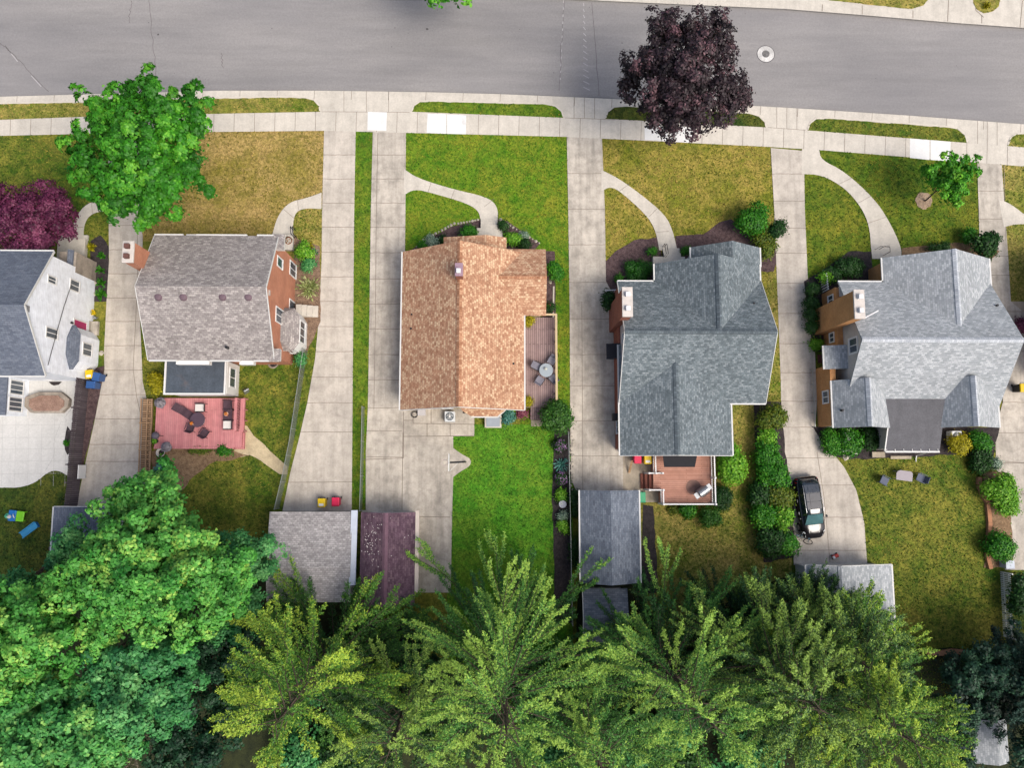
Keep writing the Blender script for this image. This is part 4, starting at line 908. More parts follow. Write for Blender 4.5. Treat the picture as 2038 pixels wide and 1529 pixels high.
P_PURP = leafmat('petal_purple', A(140,90,150), A(184,134,194), A(214,176,220), .2)
P_WHITE = leafmat('petal_white', A(210,220,190), A(236,240,226), None, .2)
P_RED = leafmat('petal_red', A(170,40,80), A(206,70,110), None, .2)
UP = np.array([0, 0, 1.0])
def crown_pts(r, n_sprig, per, lobes, spread, up=0.6, jitter=0.8, layer=0.35, tuft=0.0, tn=12):
    """leaf centres and normals: sprigs of leaves on the shells of overlapping lobes; tuft > 0 gathers the sprigs into branch ends"""
    L = len(lobes); wts = np.array([l[3]**2 for l in lobes]); wts = wts/wts.sum()
    n0 = n_sprig if tuft <= 0 else max(8, n_sprig//tn)
    idx = r.choice(L, n0, p=wts)
    c = np.array([l[:3] for l in lobes])[idx]; rad = np.array([l[3] for l in lobes])[idx]
    d = norm(r.normal(size=(n0, 3)) + np.array([0, 0, 0.45]))
    d[:, 2] = np.where(d[:, 2] < -0.35, -d[:, 2], d[:, 2])
    p = c + d*rad[:, None]*(1 - layer*r.random((n0, 1))**2)
    tone = np.clip(r.normal(0.45, 0.2, n0), 0, 1)
    if tuft > 0:
        ctr = np.mean([l[:3] for l in lobes], 0); out = norm((p - ctr)*np.array([1, 1, .5]))
        tax = norm(d*.6 + out*.5 + UP*.5); tr = tuft*(.6 + .7*r.random(n0))
        p = p + tax*(r.random((n0, 1))**2*.7)
        p, tax, d, tr, tone = [np.repeat(a, tn, 0) for a in (p, tax, d, tr, tone)]
        e = norm(r.normal(size=p.shape) + tax*.9)
        s = (e*tax).sum(1, keepdims=True)
        p = p + e*tr[:, None] + tax*(s*tr[:, None]*1.1)
        d = norm(e*.75 + tax*.5); n_sprig = len(p)
    ax = norm(d + UP*up)
    pc = np.repeat(p, per, 0); axr = np.repeat(ax, per, 0); N = len(pc)
    off = r.normal(size=(N, 3)); off -= axr*(off*axr).sum(1, keepdims=True)*0.6
    q = pc + off*spread*0.5 + axr*(spread*0.35*r.random((N, 1)))
    nn = norm(axr + norm(off)*0.45 + r.normal(size=(N, 3))*jitter*0.35)
    return q, nn, norm(off + axr*0.4), np.repeat(tone, per)
def leafmesh(name, q, nn, td, tone, size, mat, parent, r, aspect=.7):
    N = len(q); s = size*(0.7 + 0.6*r.random(N))
    v, f = leaves(q, nn, s, aspect, int(r.integers(1e6)), updir=td)
    val = np.repeat(np.clip(tone + r.normal(0, .16, N), 0, 1), 4)
    loc = np.array(parent.matrix_world.translation if parent is None else parent.location)
    return np_mesh(name, v - loc, f, val, mat, parent)
def tree(name, label, base, h, lobes, mat, trunk_h, trunk_r, n, per, spread, leaf, seed, group=None, cat='tree', bark=None, up=.6, layer=.35, limbs=True, bare=(), tuft=.42, tn=10):
    r = np.random.default_rng(seed); bark = bark or BARK
    root = empty(name, tuple(base), label, cat, group)
    t = MB(); b = Vector(base); top = Vector((sum(l[0] for l in lobes)/len(lobes), sum(l[1] for l in lobes)/len(lobes), trunk_h))
    fork = b.lerp(top, .55); fork.z = trunk_h*.6
    t.tube([b - Vector((0,0,.1)), b + Vector((0,0,.3)), fork, top], [trunk_r*1.35, trunk_r, trunk_r*.75, trunk_r*.4], 8)
    if limbs:
        for i, l in enumerate(lobes):
            if i % 2 == 0 or len(lobes) < 10:
                e = Vector(l[:3]); s = b.lerp(fork, r.uniform(.6, 1)); m_ = s.lerp(e, .5) + Vector((0,0,-.4)); t.tube([s, m_, e], [trunk_r*.42, trunk_r*.25, trunk_r*.08], 5)
    for a, c, rr in bare: t.tube([a, Vector(a).lerp(Vector(c), .5)+Vector((0,0,.15)), c], [rr, rr*.7, rr*.3], 5)
    t.build('trunk', bark, root)
    q, nn, td, tone = crown_pts(r, n, per, lobes, spread, up, layer=layer, tuft=tuft, tn=tn)
    if tuft > 0:
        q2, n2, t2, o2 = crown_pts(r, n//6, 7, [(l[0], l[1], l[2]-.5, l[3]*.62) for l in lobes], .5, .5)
        q, nn, td, tone = np.concatenate([q, q2]), np.concatenate([nn, n2]), np.concatenate([td, t2]), np.concatenate([tone, o2*.6])  # inner fill leaves get a darker tone: crown's deep shade put into colour
    leafmesh('crown', q, nn, td, tone, leaf, mat, root, r)
    return root
def lobes_px(spec, zmid):
    """lobes from photo positions: (px, py, radius in m, height of the lobe centre)"""
    return [(P(x, y, z).x, P(x, y, z).y, z, rad) for x, y, rad, z in spec]
def scatter_lobes(cx, cy, rpx, ry, zc, zr, n, lr, seed, shape=None):
    r = random.Random(seed); out = []
    for i in range(n):
        a = r.uniform(0, 6.283); d = math.sqrt((i+.5)/n)
        k = shape(a) if shape else 1.0
        x = cx + rpx*d*math.cos(a)*k; y = cy + ry*d*math.sin(a)*k
        z = zc + zr*math.sqrt(max(0, 1-d*d)) + r.uniform(-.4, .4)
        out.append((x, y, lr*r.uniform(.7, 1.25), z))
    return lobes_px(out, zc)
# green maple at the street, upper left
lb = lobes_px([(290+(x-284)*.86, 316+(y-312)*.84, rr_*.94, z_) for x, y, rr_, z_ in [(230,190,1.0,8.2),(285,175,1.0,8.4),(320,205,1.3,9.2),(250,230,1.4,9.6),(200,240,1.1,8.6),(170,272,1.0,8.2),(155,300,1.0,7.8),(215,290,1.5,10.0),(280,270,1.6,10.6),(340,240,1.3,9.6),(385,215,.9,8.4),(420,180,.55,7.6),(405,175,.6,7.6),(390,255,1.1,9.0),(360,300,1.3,9.8),(395,300,.7,8.4),(160,350,1.0,7.6),(200,350,1.3,9.2),(260,340,1.5,10.4),(320,350,1.4,10.0),(370,350,1.1,9.2),(400,370,.8,8.2),(230,400,1.1,8.4),(225,415,.8,7.6),(280,400,1.3,9.2),(330,405,1.2,9.0),(290,440,.9,7.8),(345,435,.9,7.8),(250,370,1.2,9.4),(355,180,.5,7.8),(180,200,.8,8.0),(180,245,.6,7.4)]], 9)
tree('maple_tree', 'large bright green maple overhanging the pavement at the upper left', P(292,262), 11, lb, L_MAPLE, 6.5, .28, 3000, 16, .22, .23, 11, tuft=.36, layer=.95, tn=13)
# dark plum maple
lb = lobes_px([(1358+(x-1358)*.88, 162+(y-162)*.85, rr_*.88, z_) for x, y, rr_, z_ in [(1310,60,1.0,7.6),(1355,70,1.2,8.6),(1400,55,1.0,8.0),(1430,60,.7,7.2),(1290,100,1.2,8.4),(1350,115,1.5,9.6),(1410,105,1.3,9.0),(1445,110,.7,7.8),(1265,140,1.0,7.6),(1310,150,1.4,9.2),(1370,160,1.6,10),(1430,160,1.2,8.8),(1460,170,.7,7.6),(1250,180,.9,7),(1290,195,1.2,8.2),(1345,205,1.4,8.8),(1405,205,1.3,8.6),(1455,200,.9,7.6),(1470,205,.5,7),(1300,235,1.0,7.2),(1340,245,1.1,7.4),(1395,240,1.0,7.2),(1440,235,.8,6.8),(1320,260,.6,6.4),(1460,245,.6,6.4),(1415,45,.5,7.4),(1335,45,.5,7.2),(1240,125,.45,6.6),(1235,170,.5,6.6)]], 8)
tree('plum_maple_tree', 'dark plum leaved maple rising over the street edge', P(1345,222), 10, lb, L_PLUM, 5.5, .26, 2400, 13, .3, .2, 12, bark=BARK, layer=.7, tuft=.38, tn=9)
lb = scatter_lobes(50, 430, 82, 66, 2.6, 1.1, 16, .8, 5)
tree('red_maple_tree', 'low wine red maple with feathery leaves beside the white house', P(55,432), 4, lb, L_WINE, 2.4, .14, 1500, 13, .3, .17, 13, tuft=.28, tn=8)
lb = lobes_px([(1862,348,.45,3.6),(1886,338,.5,3.9),(1906,348,.5,3.8),(1926,356,.4,3.4),(1882,368,.6,4.2),(1906,376,.5,3.8),(1892,396,.35,3.2),(1868,360,.4,3.4),(1888,358,.5,4.4),(1915,336,.3,3.3),(1852,352,.3,3.1)], 4)
tree('young_tree', 'small bright green young tree in a wood chip ring', P(1840,400), 4.5, lb, leafmat('leaf_young', A(46,122,16), A(92,174,30), A(150,214,66), .2), 3.2, .06, 560, 11, .2, .2, 14, tuft=.17, tn=8)
lb = lobes_px([(850,-45,1.3,5),(900,-38,1.2,5),(880,-18,.6,4.8),(912,-16,.45,4.8),(940,-52,1.2,5.2)], 5)
tree('street_tree', 'green tree whose leaf tips just enter at the top edge', P(890,-70), 8, lb, L_MAPLE, 5, .22, 520, 12, .3, .3, 15)
# ---- broadleaf trees at the lower left
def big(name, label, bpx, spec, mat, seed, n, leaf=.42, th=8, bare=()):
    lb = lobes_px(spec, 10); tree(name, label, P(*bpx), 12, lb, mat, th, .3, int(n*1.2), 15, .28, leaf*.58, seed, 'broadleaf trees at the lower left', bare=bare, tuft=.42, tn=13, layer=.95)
r_ = random.Random(21)
spec = [(295,990,1.3,8.2),(350,1010,1.1,8.2),(270,965,.7,7.6),(310,955,.7,7.4),(345,965,.6,7.4),(260,1030,1.3,9),(320,1050,1.5,10),(375,1040,.9,8.4)]
spec += [(222,1092,1.1,10.2),(265,1095,1.5,11),(310,1100,1.7,11.5),(370,1090,1.5,11),(420,1110,1.3,10.4),(455,1130,1.2,10),(190,1130,1.2,10.3),(230,1145,1.6,11.6),(290,1155,1.7,12),(350,1150,1.7,12),(410,1160,1.5,11.2),(450,1185,1.3,10.4),(160,1165,1.2,10),(210,1190,1.4,11),(260,1205,1.5,11.4),(330,1210,1.5,11.4),(390,1215,1.4,10.8),(435,1225,1.2,10),(190,1240,1.1,9.6),(225,1245,1.1,9.8)]
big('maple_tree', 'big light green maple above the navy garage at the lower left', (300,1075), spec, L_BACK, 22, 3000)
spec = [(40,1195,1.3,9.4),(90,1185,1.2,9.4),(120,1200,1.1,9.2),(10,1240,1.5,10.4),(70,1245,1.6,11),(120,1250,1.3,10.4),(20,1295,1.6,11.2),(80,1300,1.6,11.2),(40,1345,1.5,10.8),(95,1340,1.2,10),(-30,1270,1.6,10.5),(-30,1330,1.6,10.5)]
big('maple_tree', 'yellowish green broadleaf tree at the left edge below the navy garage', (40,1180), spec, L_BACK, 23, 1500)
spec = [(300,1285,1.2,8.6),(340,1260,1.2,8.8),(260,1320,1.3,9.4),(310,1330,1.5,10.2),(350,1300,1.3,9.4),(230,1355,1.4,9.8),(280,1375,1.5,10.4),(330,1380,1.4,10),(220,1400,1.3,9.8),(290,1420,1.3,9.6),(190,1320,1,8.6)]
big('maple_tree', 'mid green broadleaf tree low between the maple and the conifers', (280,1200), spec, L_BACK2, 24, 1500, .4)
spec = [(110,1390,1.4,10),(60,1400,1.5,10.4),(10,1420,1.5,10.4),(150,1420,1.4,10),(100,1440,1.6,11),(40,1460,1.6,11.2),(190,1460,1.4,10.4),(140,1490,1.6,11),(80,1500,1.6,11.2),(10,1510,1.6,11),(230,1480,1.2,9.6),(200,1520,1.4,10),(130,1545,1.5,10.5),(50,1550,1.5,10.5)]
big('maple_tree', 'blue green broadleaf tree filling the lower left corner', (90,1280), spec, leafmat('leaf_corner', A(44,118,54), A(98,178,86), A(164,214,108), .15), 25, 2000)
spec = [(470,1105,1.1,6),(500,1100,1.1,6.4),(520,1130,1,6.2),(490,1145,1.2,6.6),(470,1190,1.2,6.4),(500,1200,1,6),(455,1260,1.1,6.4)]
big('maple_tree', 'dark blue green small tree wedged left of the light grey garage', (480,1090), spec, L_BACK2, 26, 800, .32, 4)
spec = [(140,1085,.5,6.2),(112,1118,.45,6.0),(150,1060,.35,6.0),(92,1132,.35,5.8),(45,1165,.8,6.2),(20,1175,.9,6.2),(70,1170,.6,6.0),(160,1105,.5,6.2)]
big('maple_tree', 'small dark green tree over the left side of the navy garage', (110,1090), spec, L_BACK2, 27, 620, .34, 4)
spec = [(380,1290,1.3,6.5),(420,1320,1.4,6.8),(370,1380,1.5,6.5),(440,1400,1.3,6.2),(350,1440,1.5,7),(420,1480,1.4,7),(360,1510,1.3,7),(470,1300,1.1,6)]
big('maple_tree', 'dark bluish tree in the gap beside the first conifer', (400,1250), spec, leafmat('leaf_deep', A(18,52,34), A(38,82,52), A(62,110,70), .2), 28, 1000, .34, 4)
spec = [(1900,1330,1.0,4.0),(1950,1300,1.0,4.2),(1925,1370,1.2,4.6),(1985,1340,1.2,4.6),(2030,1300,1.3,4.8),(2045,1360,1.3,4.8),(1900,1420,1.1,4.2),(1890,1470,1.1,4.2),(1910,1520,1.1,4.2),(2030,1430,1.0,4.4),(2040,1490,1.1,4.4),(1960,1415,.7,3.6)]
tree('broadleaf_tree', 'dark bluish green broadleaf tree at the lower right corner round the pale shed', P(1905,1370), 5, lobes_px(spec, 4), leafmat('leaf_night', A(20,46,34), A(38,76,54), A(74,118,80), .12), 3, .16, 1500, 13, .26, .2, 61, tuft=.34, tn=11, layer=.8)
# bare dead branches
dt = empty('dead_tree', P(250,1330), 'pale leafless branches poking through at the lower left edge', 'tree')
m = MB(); rr = random.Random(4); b = P(250,1330); top = P(265,1500,7.5); m.tube([b, b.lerp(top,.6), top], [.2,.15,.08], 7)
def twig(p, d, L, r0, lev):
    pts = [p]; 
    for i in range(4): d = (d + Vector((rr.uniform(-.3,.3), rr.uniform(-.3,.3), rr.uniform(-.15,.25)))).normalized(); pts.append(pts[-1] + d*L/4)
    m.tube(pts, [r0, r0*.8, r0*.65, r0*.5, r0*.3], 4)
    if lev:
        for k in range(3): twig(pts[rr.randint(1,3)], (d + Vector((rr.uniform(-1,1), rr.uniform(-1,1), rr.uniform(0,.4)))).normalized(), L*.6, r0*.6, lev-1)
for k in range(9): twig(top.lerp(b, rr.uniform(0,.25)), Vector((math.cos(k*.7+1), math.sin(k*.7+1), .5)).normalized(), rr.uniform(1.2,2.2), .04, 2)
m.build('trunk', BARK_L, dt)
# ---------------------------------------------------------------- conifers
def conifer(label, apex, h, rad, mat, seed, n_arm=70, dens=1.0, z0=2.5, tw=.11, leaf=.15, power=.7, shoot=.39, lite=.0, low=46, bush=0):
    """tall conifer: long upswept arms, each a brush of short needle shoots set along both sides"""
    r = np.random.default_rng(seed); ap = P(*apex, h); base = (ap.x, ap.y, 0.0)
    root = empty('conifer_tree', base, label, 'tree', 'tall conifers along the lower edge')
    t = MB(); t.tube([(ap.x, ap.y, -.1), (ap.x, ap.y, h*.5), (ap.x, ap.y, h*.97)], [.34, .2, .03], 8)
    S0, S1, TT, WD = [], [], [], []
    def shoots(pts, sv, tone, wmul):
        n = len(pts); acc = np.concatenate([[0], np.cumsum(np.linalg.norm(np.diff(pts, axis=0), axis=1))]); L = acc[-1]; k = max(3, int(L/.11))
        for i in range(k):
            a = (i + r.random())*L/k; j = min(np.searchsorted(acc, a), n-1); j0 = max(j-1, 0)
            d = pts[j]-pts[j0]; d = d/max(np.linalg.norm(d), 1e-6); p = pts[j0] + d*(a-acc[j0])
            side = np.cross(d, UP); side /= max(np.linalg.norm(side), 1e-6); sg = 1 if i % 2 else -1
            s = sv[j0]
            if s < .10*r.random(): continue
            ln = shoot*wmul*(1.1 - .55*s)*r.uniform(.6, 1.2)
            q = d*r.uniform(.55, .9) + side*sg*r.uniform(.5, .95) + UP*r.uniform(-.05, .5); q /= np.linalg.norm(q)
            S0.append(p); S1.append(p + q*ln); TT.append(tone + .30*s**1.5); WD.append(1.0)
    for i in range(n_arm + low):
        under = i >= n_arm
        u = (i + r.random())/n_arm if not under else .02 + .3*r.random(); z = z0 + (h-z0)*(u**1.0) - (1.2 if under else 0)
        L = rad*(1-(z-z0)/(h-z0+.5))**power*(r.uniform(.45, .8) if under else r.uniform(.48, 1.16)) + .35
        az = i*2.39996 + r.uniform(-.6, .6)
        if math.sin(az) < -.55 and P(apex[0], apex[1], h).y < P(apex[0], 1380, h).y and r.random() < .5: continue
        rise = L*(.10 + .35*u)*r.uniform(.7, 1.3); bend = r.normal(0, .28)
        n = max(5, int(L/.3)); s = np.linspace(0, 1, n); ang = az + bend*s
        pts = np.stack([ap.x + np.cumsum(np.cos(ang))*L/n, ap.y + np.cumsum(np.sin(ang))*L/n, z - .25*L*.25*np.sin(s*3.1) + rise*(s**2.0)], 1)
        t.tube([(ap.x, ap.y, z), tuple(pts[n//2]), tuple(pts[-1])], [.045*L/rad+.015, .025, .01], 4, cap=False)
        tone = r.normal((-.08 if under else .24 + .32*z/h) + lite, .14); shoots(pts, s, tone, 1.0); S0.append(pts[-2]); S1.append(pts[-1] + (pts[-1]-pts[-2])*.8); TT.append(tone+.35); WD.append(1.2)  # low arms toned darker: older needles, plus the shade between arms put into colour
        for k in range(int(r.integers(1, 3 + int(L > 2) + int(L > 4)*2)) + (bush if L > 1.5 else 0)):
            j = int(n*r.uniform(.45, .92)); fl = L*(1-j/n)*r.uniform(.5, 1.0) + .5; fa = ang[j] + r.choice([-1, 1])*r.uniform(.35, .7)
            m_ = max(4, int(fl/.3)); ss = np.linspace(0, 1, m_); fa2 = fa + (ang[j]-fa)*ss*.7
            fp = np.stack([pts[j, 0] + np.cumsum(np.cos(fa2))*fl/m_, pts[j, 1] + np.cumsum(np.sin(fa2))*fl/m_, pts[j, 2] + rise*.5*ss**1.6*(1-j/n)], 1)
            t.tube([tuple(pts[j]), tuple(fp[-1])], [.03, .008], 3, cap=False)
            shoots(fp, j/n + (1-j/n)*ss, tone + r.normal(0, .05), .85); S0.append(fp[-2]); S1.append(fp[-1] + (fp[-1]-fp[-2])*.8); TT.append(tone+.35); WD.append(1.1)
    t.build('trunk', BARK, root)
    S0, S1, TT, WD = np.array(S0), np.array(S1), np.array(TT), np.array(WD)
    per = int(14*dens); f = np.tile((np.arange(per)+.5)/per, len(S0))[:, None]
    a, b, tn_, wd = [np.repeat(x, per, 0) for x in (S0, S1, TT, WD)]
    d = norm(b-a); e = r.normal(size=a.shape) + UP*.5; e = norm(e - d*(e*d).sum(1, keepdims=True)*.7)
    C = a + (b-a)*np.clip(f + r.uniform(-.06, .06, f.shape), 0, 1.05) + e*(tw*wd[:, None]*(1.1-.5*f)*(.4+.6*r.random((len(a), 1))))
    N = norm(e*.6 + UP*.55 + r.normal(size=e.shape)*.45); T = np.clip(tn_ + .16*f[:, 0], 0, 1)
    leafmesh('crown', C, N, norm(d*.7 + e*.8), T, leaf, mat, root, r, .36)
    return root
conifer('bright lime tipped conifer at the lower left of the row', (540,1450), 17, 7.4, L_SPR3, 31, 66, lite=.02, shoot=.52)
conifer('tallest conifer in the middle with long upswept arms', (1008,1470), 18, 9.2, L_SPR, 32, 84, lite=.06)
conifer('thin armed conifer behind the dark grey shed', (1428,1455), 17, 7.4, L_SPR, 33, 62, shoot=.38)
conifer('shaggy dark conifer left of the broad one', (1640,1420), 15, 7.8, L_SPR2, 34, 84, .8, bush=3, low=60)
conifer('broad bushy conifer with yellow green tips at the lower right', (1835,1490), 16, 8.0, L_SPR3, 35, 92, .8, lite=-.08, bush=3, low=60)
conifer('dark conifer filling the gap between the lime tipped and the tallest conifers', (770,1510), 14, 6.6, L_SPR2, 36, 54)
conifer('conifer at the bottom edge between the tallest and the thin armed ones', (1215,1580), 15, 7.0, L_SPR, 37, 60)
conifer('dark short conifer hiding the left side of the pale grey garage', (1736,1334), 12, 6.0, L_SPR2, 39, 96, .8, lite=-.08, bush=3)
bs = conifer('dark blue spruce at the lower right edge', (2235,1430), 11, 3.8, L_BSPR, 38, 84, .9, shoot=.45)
# ---------------------------------------------------------------- shrubs
def shrub(label, px, py, rpx, h, mat, seed, group=None, n=None, leaf=.16, ry=None, name='shrub', cat='shrub', lob=9, flat=1.0, flower=None, fl=0):
    r = np.random.default_rng(seed); rx = rpx/M1; c = P(px, py, h*.55); ryy = (ry or rpx)/M1
    rr = random.Random(seed); lbs = []
    for i in range(lob):
        a = rr.uniform(0, 6.28); d = math.sqrt((i+.3)/lob)*rr.uniform(.5, .8)
        lr = min(rx, ryy)*rr.uniform(.3, .62)
        lbs.append((c.x + rx*d*math.cos(a), c.y + ryy*d*math.sin(a), max(lr*.6, h - lr*.9*flat - (d*d)*h*.35), lr))
    root = empty(name, (c.x, c.y, 0), label, cat, group)
    t = MB()
    for i in range(4): l = lbs[min(i, lob-1)]; t.tube([(c.x, c.y, 0), ((c.x+l[0])/2, (c.y+l[1])/2, h*.35), (l[0], l[1], l[2])], [.03, .02, .008], 4)
    t.build('stem', BARK, root)
    n = n or int(70 + 190*rx*ryy)
    q, nn, td, tone = crown_pts(r, n, 11, lbs, leaf*2.0, .5, layer=.4)
    q = q + norm(td)*(r.random((len(q), 1))**6*.28); q[:, 2] = np.maximum(q[:, 2], .03)
    leafmesh('crown', q, nn, td, tone, leaf, mat, root, r)
    if flower is not None:
        q, nn, td, tone = crown_pts(r, fl, 6, [(l[0], l[1], l[2]+.03, l[3]*1.02) for l in lbs], .12, .9, layer=.08)
        leafmesh('blossom', q, nn, td, tone, .11, flower, root, r, 1.0)
    return root
def small_plant(label, px, py, rpx, mat, seed, h=.4, leaf=.22, n=45, group=None, name='plant', cat='plant', spiky=False, z0=0):
    r = np.random.default_rng(seed); c = P(px, py, h*.5+z0); R_ = rpx/M1
    a = r.uniform(0, 2*math.pi, n); el = r.uniform(.15, 1.35, n); L = R_*(.7+.5*r.random(n))
    d = np.stack([np.cos(a)*np.cos(el), np.sin(a)*np.cos(el), np.sin(el)], 1)
    k = 3; q = np.concatenate([np.array([c.x, c.y, z0+.03]) + d*(L*(i+.8)/k)[:, None]*np.array([1, 1, h/max(R_, .01)*.8]) for i in range(k)])
    dd = np.concatenate([d]*k); nn = norm(np.cross(np.cross(dd, UP), dd) + r.normal(size=dd.shape)*.25)
    tone = np.concatenate([np.clip(r.normal(.45, .2, n), 0, 1)]*k)
    N = len(q); v, f = leaves(q, nn, leaf*(.7+.6*r.random(N)), .22 if spiky else .6, seed, updir=dd)
    val = np.repeat(np.clip(tone + r.normal(0, .12, N), 0, 1), 4)
    o = np_mesh(name, v - np.array([c.x, c.y, z0]), f, val, mat); o.location = (c.x, c.y, z0)
    return tag(o, label, cat, group)
S = shrub
# slate house front
S('large round glossy green shrub on the purple mulch', 1492, 437, 35, 2.2, L_SHRUB, 41, n=420, lob=14)
S('bushy olive green shrub below the round glossy one', 1517, 470, 26, 1.5, L_OLIVE, 42)
S('dark upright shrub leaning over the driveway edge', 1546, 464, 16, 2.0, L_DARK, 43, ry=24)
S('olive green shrub beside the right gutter of the slate roof', 1526, 500, 16, 1.4, L_OLIVE, 44, ry=20)
S('large clipped dark green boxwood mound', 1269, 540, 28, 1.2, leafmat('leaf_box', A(20,76,10), A(38,104,16), A(64,134,30), .15), 45, leaf=.1, n=500, lob=14, ry=22)
S('small clipped ball shrub left of the slate house steps', 1298, 500, 9, .7, L_SHRUB, 46, leaf=.08, group=None)
S('small clipped ball shrub right of the slate house steps', 1366, 500, 10, .7, L_SHRUB, 47, leaf=.08)
S('tiny green shrub at the gutter corner of the slate roof', 1232, 556, 7, .5, L_SHRUB, 48, leaf=.09)
S('green shrub against the brick chimney of the slate house', 1212, 600, 10, .9, L_DARK, 49, ry=20)
# tan house front
S('round green shrub left of the front steps by the tan roof', 931, 463, 22, 1.0, L_SHRUB, 50, ry=15, leaf=.11)
S('pale silvery shrub at the left stone edging', 862, 482, 13, .7, L_SILV, 51, leaf=.12)
S('small green shrub at the left end of the stone edging', 842, 490, 9, .6, L_SHRUB, 52, leaf=.1)
S('dark green shrub between the silvery one and the porch roof', 880, 478, 9, .6, L_DARK, 53, leaf=.1)
S('round bright shrub right of the front steps by the tan roof', 1020, 476, 17, 1.0, L_LIME, 54, leaf=.11)
S('dark green round shrub by the step handrail', 1002, 450, 9, .8, L_DARK, 55, leaf=.1)
S('deep green shrub at the tan house corner', 1042, 488, 12, .8, L_DARK, 56, leaf=.1)
S('silver leaved shrub behind the right stone edging', 1042, 470, 9, .5, L_SILV, 57, leaf=.1)
S('tall oval bright green shrub beside the tan house', 1104, 541, 15, 1.6, L_SHRUB, 58, ry=24, leaf=.13, n=300)
S('small dark shrub with red blooms at the deck corner', 1095, 612, 9, .7, L_DARK, 59, leaf=.1, flower=P_RED, fl=5)
S('yellow green bush at the north end of the board deck', 1051, 640, 9, 1.1, L_YEL, 60, leaf=.12)
S('lime potted bush beside the deck steps', 1050, 800, 8, 1.0, L_YEL, 61, leaf=.11)
S('big round shrub covering the deck corner', 1110, 833, 34, 2.1, leafmat('leaf_viburnum', A(38,82,22), A(66,120,36), A(110,156,62), .2), 62, n=460, lob=14)
S('pink purple bush under the rear eave of the tan house', 1038, 822, 11, .7, leafmat('leaf_berry', A(110,44,70), A(160,80,104), A(196,130,140), .2), 63, leaf=.1)
S('dark blue green bush beside the cellar hatch', 1010, 832, 13, .8, L_BLUE, 64, leaf=.12)
S('green low bush below the berry coloured bush', 1020, 822, 7, .5, L_LIME, 65, leaf=.1)
S('upper purple flowering bush in the wire fence bed', 1114, 886, 12, .7, L_DARK, 66, leaf=.1, flower=P_PURP, fl=60)
S('lower purple flowering bush in the wire fence bed', 1118, 954, 13, .7, L_DARK, 67, leaf=.1, flower=P_PURP, fl=70)
small_plant('blue green strap leaved plant between the purple bushes', 1118, 925, 16, L_BLUE, 68, .6, .3, 60, spiky=True)
S('fresh green bush below the lower purple flowers', 1117, 985, 11, .7, L_LIME, 69, leaf=.11)
S('silvery bush beside the round bird bath', 1118, 1028, 9, .6, L_SILV, 70, leaf=.1)
S('yellow green bush low in the wire fence bed', 1119, 1050, 10, .7, L_LIME, 71, ry=18, leaf=.11)
S('dark ivy shrub between the wire fence and the steel grey garage', 1144, 1005, 11, .9, L_DARK, 72, ry=40, leaf=.13)
S('dark shrub lower along the steel grey garage wall', 1146, 1100, 9, .9, L_DARK, 73, ry=45, leaf=.13)
# brick house
S('yellow green shrub by the brick house corner', 606, 505, 14, 1.1, L_LIME, 74, ry=24, leaf=.13)
small_plant('yellow flower pot plant by the brick wall', 617, 489, 8, L_YEL, 75, .4, .14, 40)
S('blue green shrub beside the brick wall', 614, 528, 12, .8, L_BACK2, 76, leaf=.12)
small_plant('big pale variegated grass clump at the brick wall', 613, 572, 24, L_VAR, 77, .9, .34, 150, spiky=True)
small_plant('small grey green plant at the driveway edge', 628, 500, 8, L_SILV, 78, .4, .16, 30)
S('yellow green shrub left of the dark flat roof', 314, 762, 12, 1.2, L_YEL, 79, ry=26, leaf=.14)
small_plant('large blue green rosette plant by the wooden ramp', 322, 936, 19, L_BLUE, 80, .7, .34, 70, group=None)
S('bright green shrub at the red deck edge', 447, 898, 13, .6, L_SHRUB, 81, ry=8, leaf=.12)
S('low green plants along the red deck edge', 400, 895, 28, .4, L_OLIVE, 82, ry=7, leaf=.1)
S('dark green vine at the brick corner by the fence', 599, 718, 9, 1.2, L_BACK2, 83, leaf=.13)
small_plant('green plant below the grey pots', 322, 912, 10, L_SHRUB, 84, .4, .18, 40)
# white house bed
for i, (x, y, rp) in enumerate(((202,508,8),(199,537,9),(200,562,9),(199,585,12))):
    small_plant(['sparse small green plant nearest the street in the dark bed', 'small green plant in the middle of the dark bed', 'second lowest green plant in the dark bed', 'fullest leafy plant at the lower end of the dark bed'][i], x, y, rp, L_SHRUB, 90+i, .4, .2, 26+8*i, 'plants in the dark mulch bed')
small_plant('yellow green potted plant at the vestibule wall', 181, 491, 9, L_YEL, 95, .5, .16, 60)
small_plant('green leaves in the bed pocket of the pale patio', 133, 882, 7, L_SHRUB, 96, .4, .16, 40)
# hedge between the slate and pale houses
hd = [(1534,831,20,1.6,L_OLIVE,'yellowish olive shrub at the top of the hedge row'),(1524,874,15,1.4,L_LIME,'light green leafy shrub below the olive one in the hedge row'),(1526,905,20,1.6,L_SHRUB,'mid green shrub in the upper hedge row'),(1538,945,23,1.7,L_SHRUB,'widest mid green shrub of the hedge row, just below its upper third'),(1512,985,17,1.3,L_DARK,'dark shrub on the inner side of the hedge row'),(1551,985,20,1.5,L_OLIVE,'olive rounded shrub opposite the rear of the black car'),(1520,1030,20,1.4,L_SHRUB,'bright shrub in the lower hedge row'),(1556,1030,16,1.4,L_LIME,'lime shrub opposite the black car doors'),(1530,1075,22,1.5,L_DARK,'dark shrub near the foot of the hedge row'),(1562,1085,17,1.3,L_SHRUB,'bright green shrub beside the bicycle')]
for i, (x, y, rp, h, m_, l) in enumerate(hd): S(l, x, y, rp*1.3, h, m_, 100+i, 'hedge shrubs between the two lots', ry=rp*1.5, leaf=.16, lob=14)
S('lime green bush beside the brown deck', 1452, 930, 34, 1.5, L_LIME, 111, ry=36, n=420, lob=12, leaf=.18)
